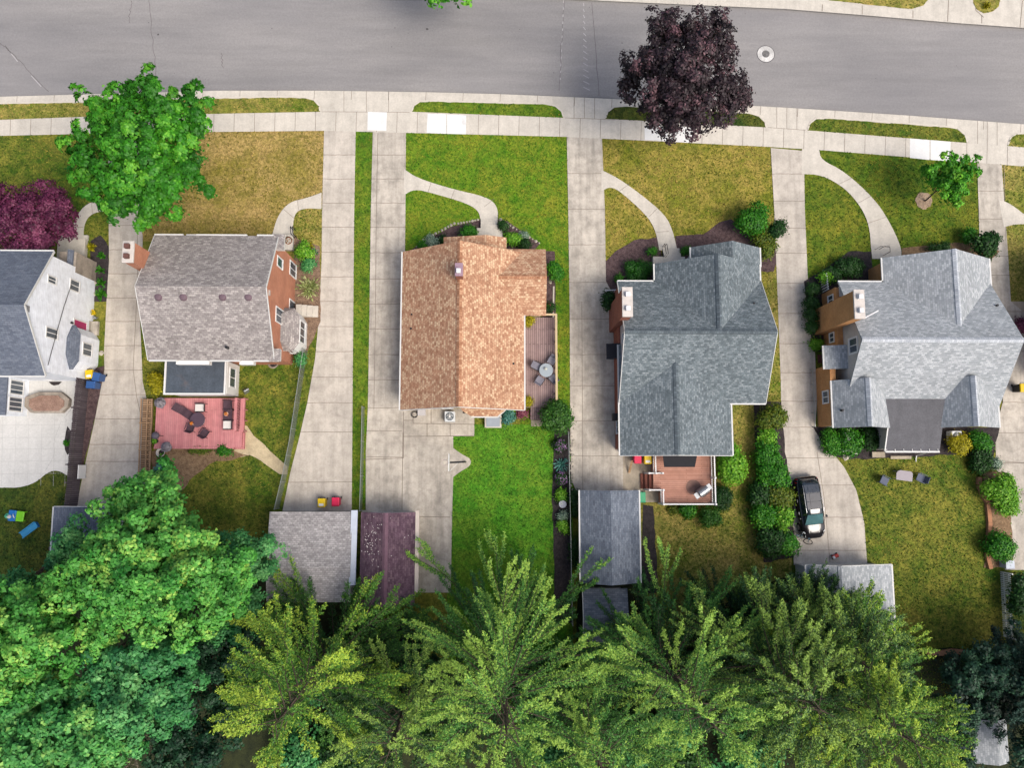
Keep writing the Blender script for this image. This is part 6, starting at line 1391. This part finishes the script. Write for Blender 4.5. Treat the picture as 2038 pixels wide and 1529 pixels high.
# ---------------------------------------------------------------- fences
LINK = meshwire('chain_link', A(150,158,150), .07, .22); GALV = paint('galvanised', A(178,184,180), .4, .1, metal=.5)
def chain(label, pts, h, npost, parent_name='chain_link_fence'):
    a = P(*pts[0]); root = empty(parent_name, (a.x, a.y, 0), label, 'fence')
    pn, rl = MB(), MB(); tot = []
    ps = [P(*p) for p in pts]
    for p, q in zip(ps[:-1], ps[1:]):
        pn.poly([(p.x,p.y,.05),(q.x,q.y,.05),(q.x,q.y,h),(p.x,p.y,h)]); rl.tube([(p.x,p.y,h),(q.x,q.y,h)], .022, 6)
    pn.build('mesh_panel', LINK, root); rl.build('top_rail', GALV, root)
    L = sum((q-p).length for p, q in zip(ps[:-1], ps[1:])); 
    for k in range(npost):
        d = L*k/(npost-1); 
        for p, q in zip(ps[:-1], ps[1:]):
            if d <= (q-p).length+1e-6: c = p.lerp(q, d/(q-p).length); break
            d -= (q-p).length
        MB().tube([(c.x,c.y,0),(c.x,c.y,h+.06)], .03, 6).build('post', GALV, root)
    return root
chain('grey wire mesh fence along the brick house back lawn', [(612,700),(597,800),(585,880),(573,940),(556,1012)], 1.35, 7)
chain('thin wire fence beside the narrow grass strip', [(726,812),(724,912),(721,1016)], 1.2, 4)
chain('wire fence between the flower bed and the middle driveway', [(1129,862),(1131,960),(1133,1060),(1135,1160),(1137,1240)], 1.1, 7)
# dark timber fence of the white house
DKF = boards('fence_dark', A(92,82,88), A(116,106,110), 'V', .15, .02, .85, .5)
ft = empty('timber_fence', (P(178,760).x, P(178,760).y, 0), 'weathered dark board fence between the pale patio and the driveway', 'fence')
fp = [(178,757),(172,815),(168,860),(162,925),(160,960),(155,1006)]; pw = [P(*p) for p in fp]
m = MB()
for k, (p, q) in enumerate(zip(pw[:-1], pw[1:])):
    n = max(1, int((q-p).length/.15))
    for i in range(n):
        a_, b2 = p.lerp(q, i/n), p.lerp(q, (i+.94)/n); hh = 1.8+R.uniform(-.03,.03); dx = R.uniform(-.012,.012)
        m.box(a_.x+dx, a_.x+.022+dx, b2.y, a_.y, .04, hh) if True else None
m.build('boards', DKF, ft)
m = MB()
for p, q in zip(pw[:-1], pw[1:]):
    for z in (.4, 1.4): m.bar((p.x-.03,p.y,z),(q.x-.03,q.y,z),.05,.09)
m.build('rail', DKF, ft)
for p in pw: MB().box(p.x-.14,p.x-.03,p.y-.05,p.y+.05,0,1.86).build('post', DKF, ft)
gp = P(159,940,.9); MB().box(gp.x+.0,gp.x+.06,P(159,953).y,P(161,926).y,.2,1.2).build('panel', WHITE, ft)
# white picket fence
pf = empty('picket_fence', (P(1996,1140).x, P(1996,1140).y, 0), 'white picket fence at the right end of the back lawn', 'fence')
a, b_ = P(1990,1139), P(1996,1266); m = MB(); n = 34
for k in range(n+1):
    p = a.lerp(b_, k/n); m.box(p.x-.02,p.x+.02,p.y-.04,p.y+.04,.06,1.12); m.add([(p.x-.012,p.y-.035,1.12),(p.x+.012,p.y-.035,1.12),(p.x+.012,p.y+.035,1.12),(p.x-.012,p.y+.035,1.12),(p.x-.012,p.y,1.2),(p.x+.012,p.y,1.2)], [(0,1,5,4),(2,3,4,5),(1,2,5),(3,0,4)])
m.build('pickets', WHITE, pf); m = MB()
for z in (.35,.9): m.bar((a.x+.035,a.y,z),(b_.x+.035,b_.y,z),.04,.08)
m.build('rail', WHITE, pf)
for k in range(5): p = a.lerp(b_, k/4); MB().box(p.x+.06,p.x+.15,p.y-.045,p.y+.045,0,1.25).build('post', WHITE, pf)
# timber edging of the raised bed
BRK = brickmat('edging_brick', A(176,116,84), A(196,136,100), A(170,140,110))
ed = MB(); pe = [P(x, y) for x, y in ((1946,950),(1945,965),(1955,990),(1962,1000),(1966,1040),(1964,1080),(1962,1110),(1968,1132))]
for p, q in zip(pe[:-1], pe[1:]): ed.bar((p.x,p.y,.16),(q.x,q.y,.16),.3,.32)
tag(ed.build('bed_edging', BRK), 'crumbling orange brick edging of the raised bed by the right driveway', 'edging')
ed = MB(); pe = [P(x, y) for x, y in ((1842,1298),(1870,1300),(1895,1296),(1928,1300))]
for p, q in zip(pe[:-1], pe[1:]): ed.bar((p.x,p.y,.12),(q.x,q.y,.12),.35,.24)
tag(ed.build('bed_edging', BRK), 'orange brick edging at the lower end of the right back lawn', 'edging')
c = P(2008,1124,.7); ub = empty('utility_box', (c.x,c.y,0), 'pale blue-grey utility box at the top of the picket fence', 'utility box')
MB().box(-.3,.3,-.28,.28,0,.8).build('body', paint('utility_grey', A(186,196,212), .5), ub, True, bevel=.04); MB().box(-.33,.33,-.31,.31,.801,.86).build('lid', paint('utility_lid', A(204,212,224), .5), ub, True, bevel=.02)
# fence post/gate bits
m = MB(); p0, p1 = P(1632,552), P(1636,582); 
for k in range(7): p = p0.lerp(p1, k/6); m.box(p.x-.02,p.x+.02,p.y-.05,p.y+.05,0,1.2)
m.bar((p0.x+.03,p0.y,1.0),(p1.x+.03,p1.y,1.0),.05); tag(m.build('garden_gate', WHITE), 'white gate at the front corner of the pale house', 'gate')
m = MB(); p0, p1 = P(1204,579,.9), P(1228,577,.9)
for k in range(7): p = p0.lerp(p1, k/6); m.bar((p.x,p.y,0),(p.x,p.y,1.0),.04)
m.bar((p0.x,p0.y,.95),(p1.x,p1.y,.95),.06); m.bar((p0.x,p0.y,.3),(p1.x,p1.y,.3),.05); tag(m.build('garden_gate', WHITE), 'small white gate left of the slate house', 'gate')
# ---------------------------------------------------------------- white house patio
ht = empty('fire_pit', tuple(P(100,803)), 'octagonal brown covered pit with a pale stone rim on the pale patio', 'fire pit')
def oct_(rx, ry, cx=100, cy=802):
    c = P(cx, cy); return [(c.x+rx*x, c.y+ry*y) for x, y in ((-1,-.4),(-.7,-1),(.7,-1),(1,-.35),(1,.35),(.62,1),(-.4,1),(-1,.5))]
MB().prism(oct_(1.62,.78), 0, .5).build('rim', STONE, ht, bevel=.05); MB().prism(oct_(1.3,.58,101,804), .501, .55).build('cover', soil('cover_brown', A(142,112,98), A(176,146,130), 2), ht, bevel=.03)
pts = cha([(120,768),(116,775),(128,782),(140,792),(146,805),(142,815),(133,826),(128,832),(134,838),(126,842),(122,838),(118,850),(106,880),(110,905),(90,938)], 2)
tag(MB().tube([tuple(P(x, y, .035)) for x, y in pts], .018, 5).build('garden_hose', BLACKP), 'thin black hose wandering over the pale patio', 'hose')
tag(MB().prism([tuple(P(x,y))[:2] for x,y in ((98,760),(124,760),(118,766),(108,768),(102,765))], .016, .06).build('window_well', MULCH_D), 'dark crescent window well at the white house rear wall', 'window well')
sheet('garden_bed', [(134,848),(131,860),(128,880),(129,895),(134,906),(140,900),(142,860)], 0.0215, MULCH_D, 'dark crescent bed in the pale patio edge', cat='garden bed')
# toys on the shady lawn
T_BL, T_GR, T_OR, T_LB = paint('toy_blue', A(40,120,196), .4), paint('toy_green', A(130,214,40), .4), paint('toy_orange', A(236,120,50), .4), paint('toy_sky', A(70,160,206), .4)
ty = empty('water_table', tuple(P(36,1026)), 'blue and lime plastic water play table on the shady lawn', 'toy', None, -.1); tl = ty
MB().box(-.45,.1,-.42,.38,.3,.45).build('basin', T_BL, ty, True, bevel=.05); MB().box(.102,.68,-.4,.36,.3,.43).build('tray', T_GR, ty, True, bevel=.06)
for sx in (-.35,.55):
    for sy in (-.3,.28): MB().tube([(sx,sy,.3),(sx*1.1,sy*1.1,0)], .05, 8).build('leg', T_GR, ty, True)
MB().lathe((-.3,-.1,.45), [(.12,0),(.14,.1),(.05,.3),(.02,.35)], 10).build('spout', CUSH, ty, True); MB().tube([(-.1,.1,.46),(.02,.0,.6),(.05,-.15,.5)], .03).build('spinner', LABELW, ty, True)
du = empty('toy_duck', tuple(P(18,1027)), 'green and orange toy beside the blue water table', 'toy')
MB().lathe(du.location, [(.1,0),(.2,.08),(.2,.2),(.1,.3),(.12,.36),(.03,.5)], 12).build('body', paint('toy_teal', A(90,190,150), .4), du); MB().lathe(Vector(du.location)+Vector((.25,-.12,0)), [(.08,0),(.14,.1),(.05,.25)], 10).build('ball', T_OR, du)
sl_ = empty('toy_slide', tuple(P(61,1055)), 'sky blue plastic slide lying on the shady lawn', 'toy', None, math.radians(35))
MB().add([(-.72,-.22,.05),(.72,-.22,.3),(.72,.22,.3),(-.72,.22,.05),(-.72,-.22,.09),(.72,-.22,.34),(.72,.22,.34),(-.72,.22,.09)], [(3,2,1,0),(4,5,6,7),(0,1,5,4),(1,2,6,5),(2,3,7,6),(3,0,4,7)]).build('chute', T_LB, sl_, True, bevel=.02)
for s in (-1,1): MB().bar((-.72,s*.23,.14),(.72,s*.23,.39),.05,.12).build('side_rail', T_LB, sl_, True)
MB().box(.6,.72,-.2,.2,0,.3).build('support', T_BL, sl_, True)
# ---------------------------------------------------------------- lawn seats of the pale house
gtb = empty('garden_table', (P(1800,947,.7).x, P(1800,947,.7).y, 0), 'grey rounded garden table between two blue-grey chairs', 'table', None, -.1)
m = MB(); prf = [(-.62,-.36),(.62,-.4),(.64,.2),(.56,.32),(.4,.37),(-.35,.38),(-.52,.3),(-.62,.12)]; m.prism(prf, .66, .71); m.build('tabletop', paint('table_grey', A(170,162,168), .6, .1), gtb, True, bevel=.02)
for sx in (-.5,.5):
    for sy in (-.28,.26): MB().tube([(sx,sy,.66),(sx*1.1,sy*1.1,0)], .025).build('leg', GREYP, gtb, True)
BG = paint('chair_blue_grey', A(92,100,122), .6, .1)
chair('blue-grey lawn chair left of the grey garden table', 1760, 957, math.radians(62), BG, 'blue-grey lawn chairs', 0, .6, .62, name='lawn_chair', legmat=BG)
chair('blue-grey lawn chair right of the grey garden table', 1833, 952, math.radians(-115), BG, 'blue-grey lawn chairs', 0, .6, .62, name='lawn_chair', legmat=BG)
# misc
bf = P(1660,1107); tr_ = empty('ride_on_toy', tuple(bf), 'small red and white ride-on toy before the pale grey garage', 'toy', None, .4)
MB().box(-.25,.25,-.12,.12,.1,.3).build('body', paint('toy_red', A(220,70,60), .4), tr_, True, bevel=.05); MB().box(-.28,-.1,-.1,.1,.301,.42).build('seat', LABELW, tr_, True, bevel=.03)
for sx in (-.2,.2):
    for sy in (-.15,.15): MB().tube([(sx,sy-.02,.09),(sx,sy+.02,.09)], .09, 10).build('wheel', BLACKP, tr_, True)
dp = P(1636,714); dm = MB().box(dp.x-.35, dp.x+.15, dp.y-.35, dp.y+.3, .02, .12); tag(dm.build('door_mat', paint('mat_brown', A(96,56,52), .9, .2)), 'dark brown mat at the pale house side door', 'mat')
cp = P(1603,760); m = MB(); m.bar((P(1612,738).x,P(1612,738).y,.5),(P(1617,850).x,P(1617,850).y,.5),.05,.05)
for k in range(5): y = 738+28*k; q = P(1612+k*1.2,y); m.bar((q.x,q.y,0),(q.x,q.y,.55),.05)
tag(m.build('garden_rail', GALV), 'low metal rail beside the tan brick side wall', 'rail')
pl = empty('pebble_pot', tuple(P(546,724)), 'round stone ringed pot under the brick house eave', 'flower pot')
MB().lathe(pl.location, [(.3,0),(.4,.3),(.42,.34),(.34,.34),(.32,.26)], 16).build('pot', STONE, pl); MB().lathe(Vector(pl.location)+Vector((0,0,.25)), [(.33,0),(.1,.05)], 14).build('soil', MULCH_D, pl)
tp = empty('terracotta_pot', tuple(P(577,482)), 'brown leafy pot at the brick house front step', 'flower pot')
MB().lathe(tp.location, [(.2,0),(.28,.4),(.3,.42),(.24,.42),(.22,.36)], 14).build('pot', TERRA, tp)
q = np.random.default_rng(9); d = norm(q.normal(size=(60,3))+np.array([0,0,.6])); leafmesh_local(tp, d*.3+np.array([0,0,.45]), d, np.clip(q.normal(.4,.2,60),0,1), .12, leafmat('leaf_rust', A(120,84,40), A(150,110,60), A(120,130,60)), q)
st = MB(); a, b_ = P(549,470), P(585,500); st.box(a.x,b_.x,b_.y,a.y,.02,.4); so = tag(st.build('front_steps', C_WALK), 'concrete front step of the brick house', 'steps')
m = MB(); 
for px in (584,588): p_ = P(px,458); q_ = P(px+3,474); m.tube([(p_.x,p_.y,0),(p_.x,p_.y,.9),(q_.x,q_.y,1.2),(q_.x,q_.y,0)], .03)
m.build('handrail', DKMETAL, so)
m = MB(); p_, q_ = P(1741,497), P(1757,509); m.tube([(p_.x,p_.y,0),(p_.x,p_.y,.9),(q_.x,p_.y-.1,1.1),(q_.x,q_.y,1.1),(q_.x,q_.y,0)], .025); m.tube([(p_.x+.3,p_.y,0),(p_.x+.3,p_.y,.9),(q_.x,p_.y,1.1)], .02)
tag(m.build('handrail', DKMETAL), 'curved dark handrail at the pale house front entrance', 'handrail')
rock(1966, 916, .2, 'grey white garden ornament stone by the dark shrub', None, 93)
# stones and pavers at the white house side wall
for i, (x, y, l) in enumerate(((187,563,'white round stone upper in the dark bed'),(186,585,'white oval stone lower in the dark bed'),(201,703,'pale ring planter at the white bay'))): rock(x, y, .2, l, None, 300+i)
c = P(184,622,.3); pw_ = empty('yellow_pot', (c.x,c.y,.03), 'yellow pot by the pink door', 'flower pot'); MB().lathe((0,0,0), [(.14,0),(.2,.3),(.22,.32),(.17,.32),(.15,.26)], 14).build('pot', YEL, pw_, True); q = np.random.default_rng(10); d = norm(q.normal(size=(40,3))+np.array([0,0,.7])); leafmesh_local(pw_, d*.16+np.array([0,0,.32]), d, np.clip(q.normal(.5,.2,40),0,1), .09, L_YEL, q)
c = P(187,632,.3); wl = empty('watering_can', (c.x,c.y,.03), 'grey watering can below the yellow pot', 'watering can'); MB().lathe((0,0,0), [(.12,0),(.12,.22),(.09,.25)], 14).build('body', STEEL, wl, True); MB().tube([(.1,0,.06),(.3,.02,.24)], .02).build('spout', STEEL, wl, True); MB().tube([(-.1,0,.05),(-.2,0,.15),(-.08,0,.25)], .012).build('handle', STEEL, wl, True)
# ---------------------------------------------------------------- black estate car
CARB = paint('car_black', A(26,24,28), .18, .1); CARB.node_tree.nodes['Principled BSDF'].inputs['Coat Weight'].default_value = .8
CGL = glassmat('car_glass', (.012,.016,.02,1)); ROOFG = glassmat('car_roof', (.02,.024,.03,1)); TYRE = paint('tyre', A(34,34,36), .9, .2); ALLOY = paint('alloy', A(170,172,176), .3, .1, metal=.7); LAMPW = paint('headlight_lens', A(226,230,232), .12, .05); LAMPR = paint('taillight_lens', A(176,30,54), .2, .1)
TEAL = glassmat('windscreen', (.03,.07,.075,1))
def loft(stations, name, mat, parent, smooth=True, close=True):
    """stations: list of (y, [(x, z)...]) half profiles from the bottom outside to the top middle"""
    m = MB(); n = len(stations[0][1])
    for y, pr in stations:
        full = [(x, z) for x, z in pr] + [(-x, z) for x, z in pr[::-1][1:]]
        m.v += [(x, y, z) for x, z in full]
    w = 2*n-1
    for i in range(len(stations)-1):
        for k in range(w-1): m.f.append((i*w+k, i*w+k+1, (i+1)*w+k+1, (i+1)*w+k))
    if close: m.f.append(tuple(range(w))[::-1]); m.f.append(tuple((len(stations)-1)*w+k for k in range(w)))
    o = m.build(name, mat, parent, True, smooth=smooth); return o
p_r, p_f = P(1607,955,1.0), P(1622,1066,.9)
cdir = (p_f-p_r); cdir.z = 0; cc = (p_r+p_f)/2; ang = math.atan2(cdir.y, cdir.x) - math.pi/2
car = empty('estate_car', (cc.x, cc.y, .03), 'black estate car with a glass roof parked on the curving driveway', 'car', None, ang)
W = .92
def st(y, wb, zb, zs, wt, zt): return (y, [(wb*.94, zb), (wb, zb+.14), (wb, zs-.12), (wb*.97, zs), (wt, zt), (wt*.5, zt+.03), (0, zt+.04)])
body = [st(-2.32,.62,.32,.60,.58,.66), st(-2.26,.78,.26,.72,.70,.82), st(-2.05,.88,.22,.86,.78,.96), st(-1.5,.92,.2,.92,.80,1.0), st(-.6,.925,.2,.93,.80,1.0), st(.4,.925,.2,.92,.80,.99), st(1.0,.92,.2,.88,.78,.98), st(1.5,.90,.22,.82,.74,.93), st(1.95,.85,.24,.72,.66,.82), st(2.2,.72,.28,.62,.56,.70), st(2.32,.55,.32,.54,.44,.58)]
loft(body, 'body', CARB, car)
def gs(y, wb, zb, wt, zt): return (y, [(wb, zb), (wb*.98, zb+.05), (wt*1.03, zt-.08), (wt, zt), (wt*.5, zt+.03), (0, zt+.04)])
loft([gs(-2.15,.70,.94,.66,.98), gs(-1.75,.78,.98,.60,1.42), gs(-1.3,.80,.98,.62,1.52), gs(0,.80,.98,.63,1.54), gs(.45,.80,.97,.60,1.48), gs(1.28,.76,.95,.70,.99)], 'cabin_glass', CGL, car)
# roof skin of three glass panels, windscreen, rails
m = MB()
for a, b in ((-1.72,-1.12),(-1.08,-.5),(-.46,.10)):
    f = lambda y: 1.47 if y < -1.6 else 1.575
    m.slab([(-.54,a,f(a)-.006),(.54,a,f(a)-.006),(.54,b,f(b)-.004),(-.54,b,f(b)-.004)], .012); m.slab([(-.27,a,f(a)+.012),(.27,a,f(a)+.012),(.27,b,f(b)+.014),(-.27,b,f(b)+.014)], .03)
m.build('roof_panel', ROOFG, car, True, bevel=.004)
MB().slab([(-.67,1.24,1.035),(-.57,.5,1.495),(0,.5,1.545),(.57,.5,1.495),(.67,1.24,1.035),(0,1.3,1.045)][::-1], .01).build('windscreen', TEAL, car, True)
for s in (-1,1):
    MB().tube([(s*.645,-1.7,1.5),(s*.66,-1.2,1.58),(s*.665,0,1.6),(s*.64,.3,1.56)], .022).build('roof_rail', ALLOY, car, True)
    MB().lathe((s*1.0,.72,.98), [(.02,0),(.09,.04),(.10,.10),(.05,.15)], 10).build('mirror', CARB, car, True, smooth=True)
    m = MB(); m.add([(s*.80,1.72,.845),(s*.62,2.18,.70),(s*.70,2.2,.60),(s*.88,1.86,.68),(s*.70,1.8,.885)], [(0,1,2,3),(0,4,1)] if s > 0 else [(3,2,1,0),(1,4,0)]); m.build('headlight', LAMPW, car, True)
    o = car.children[-1]; o.location = (s*.012,.012,.015)
    m = MB(); m.add([(s*.90,-1.85,.86),(s*.80,-2.2,.80),(s*.84,-2.18,.62),(s*.92,-1.9,.68),(s*.72,-2.16,.93),(s*.78,-1.92,.975)], [(3,2,1,0),(0,1,4,5)] if s > 0 else [(0,1,2,3),(5,4,1,0)]); m.build('taillight', LAMPR, car, True); car.children[-1].location = (s*.012,-.015,.015)
    for y in (-1.42, 1.42):
        wl_ = MB().tube([(s*.74,y,.33),(s*.945,y,.33)], .33, 20).build('wheel', TYRE, car, True, bevel=.03)
        MB().tube([(s*.9,y,.33),(s*.955,y,.33)], .2, 14).build('rim', ALLOY, wl_, True)
    for y in (-.55,.35): MB().box(s*.925,s*.945,y-.1,y+.1,.82,.85).build('door_handle', ALLOY, car, True)
for k in (-.4,-.14,.14,.4): MB().bar((k,1.35,.995+.0),(k*.9,1.9,.85),.03,.02).build('bonnet_crease', CARB, car, True)
MB().tube([(0,-.2,1.2),(.2,1.0,1.02)], .01)
# ---------------------------------------------------------------- bicycle lying on its side by the hedge
p0, p1 = P(1578,1066,.4), P(1612,1086,.4); bd = (p1-p0); bi = empty('bicycle', ((p0.x+p1.x)/2, (p0.y+p1.y)/2, .03), 'blue-grey bicycle leaning by the hedge near the black car', 'bicycle', None, math.atan2(bd.y, bd.x))
LEAN = .55
def bl(x, y, z): return (x, y*math.cos(LEAN)+z*math.sin(LEAN), z*math.cos(LEAN)-y*math.sin(LEAN)+.02)
for cx in (-.5, .5):
    wv = MB().tube([bl(cx+.31*math.cos(k*.3307), 0, .33+.31*math.sin(k*.3307)) for k in range(20)], .028, 6).build('wheel', TYRE, bi, True)
    m = MB()
    for k in range(6): m.tube([bl(cx,0,.33), bl(cx+.29*math.cos(k*1.047),0,.33+.29*math.sin(k*1.047))], .006, 4)
    m.build('spokes', STEEL, wv, True)
m = MB()
for a, b in (((-.5,0,.33),(-.12,0,.32)),((-.12,0,.32),(-.22,0,.72)),((-.5,0,.33),(-.2,0,.66)),((-.12,0,.32),(.36,0,.68)),((-.2,0,.66),(.34,0,.74)),((.34,0,.8),(.5,0,.33))): m.tube([bl(*a), bl(*b)], .024, 6)
m.build('frame', paint('bike_blue', A(110,140,160), .3, .1), bi, True)
MB().tube([bl(.24,-.28,.9), bl(.34,-.1,.92), bl(.34,.1,.92), bl(.24,.28,.9)], .018).build('handlebar', BLACKP, bi, True)
MB().add([bl(-.36,-.09,.76),bl(-.36,.09,.76),bl(-.1,.02,.77),bl(-.1,-.02,.77),bl(-.36,-.07,.71),bl(-.36,.07,.71),bl(-.1,.015,.74),bl(-.1,-.015,.74)], [(0,3,2,1),(4,5,6,7),(0,1,5,4),(1,2,6,5),(2,3,7,6),(3,0,4,7)]).build('saddle', BLACKP, bi, True)
MB().tube([bl(-.12,-.12,.2),bl(-.12,-.1,.32),bl(-.12,.1,.32),bl(-.12,.12,.44)], .014).build('pedals', BLACKP, bi, True)
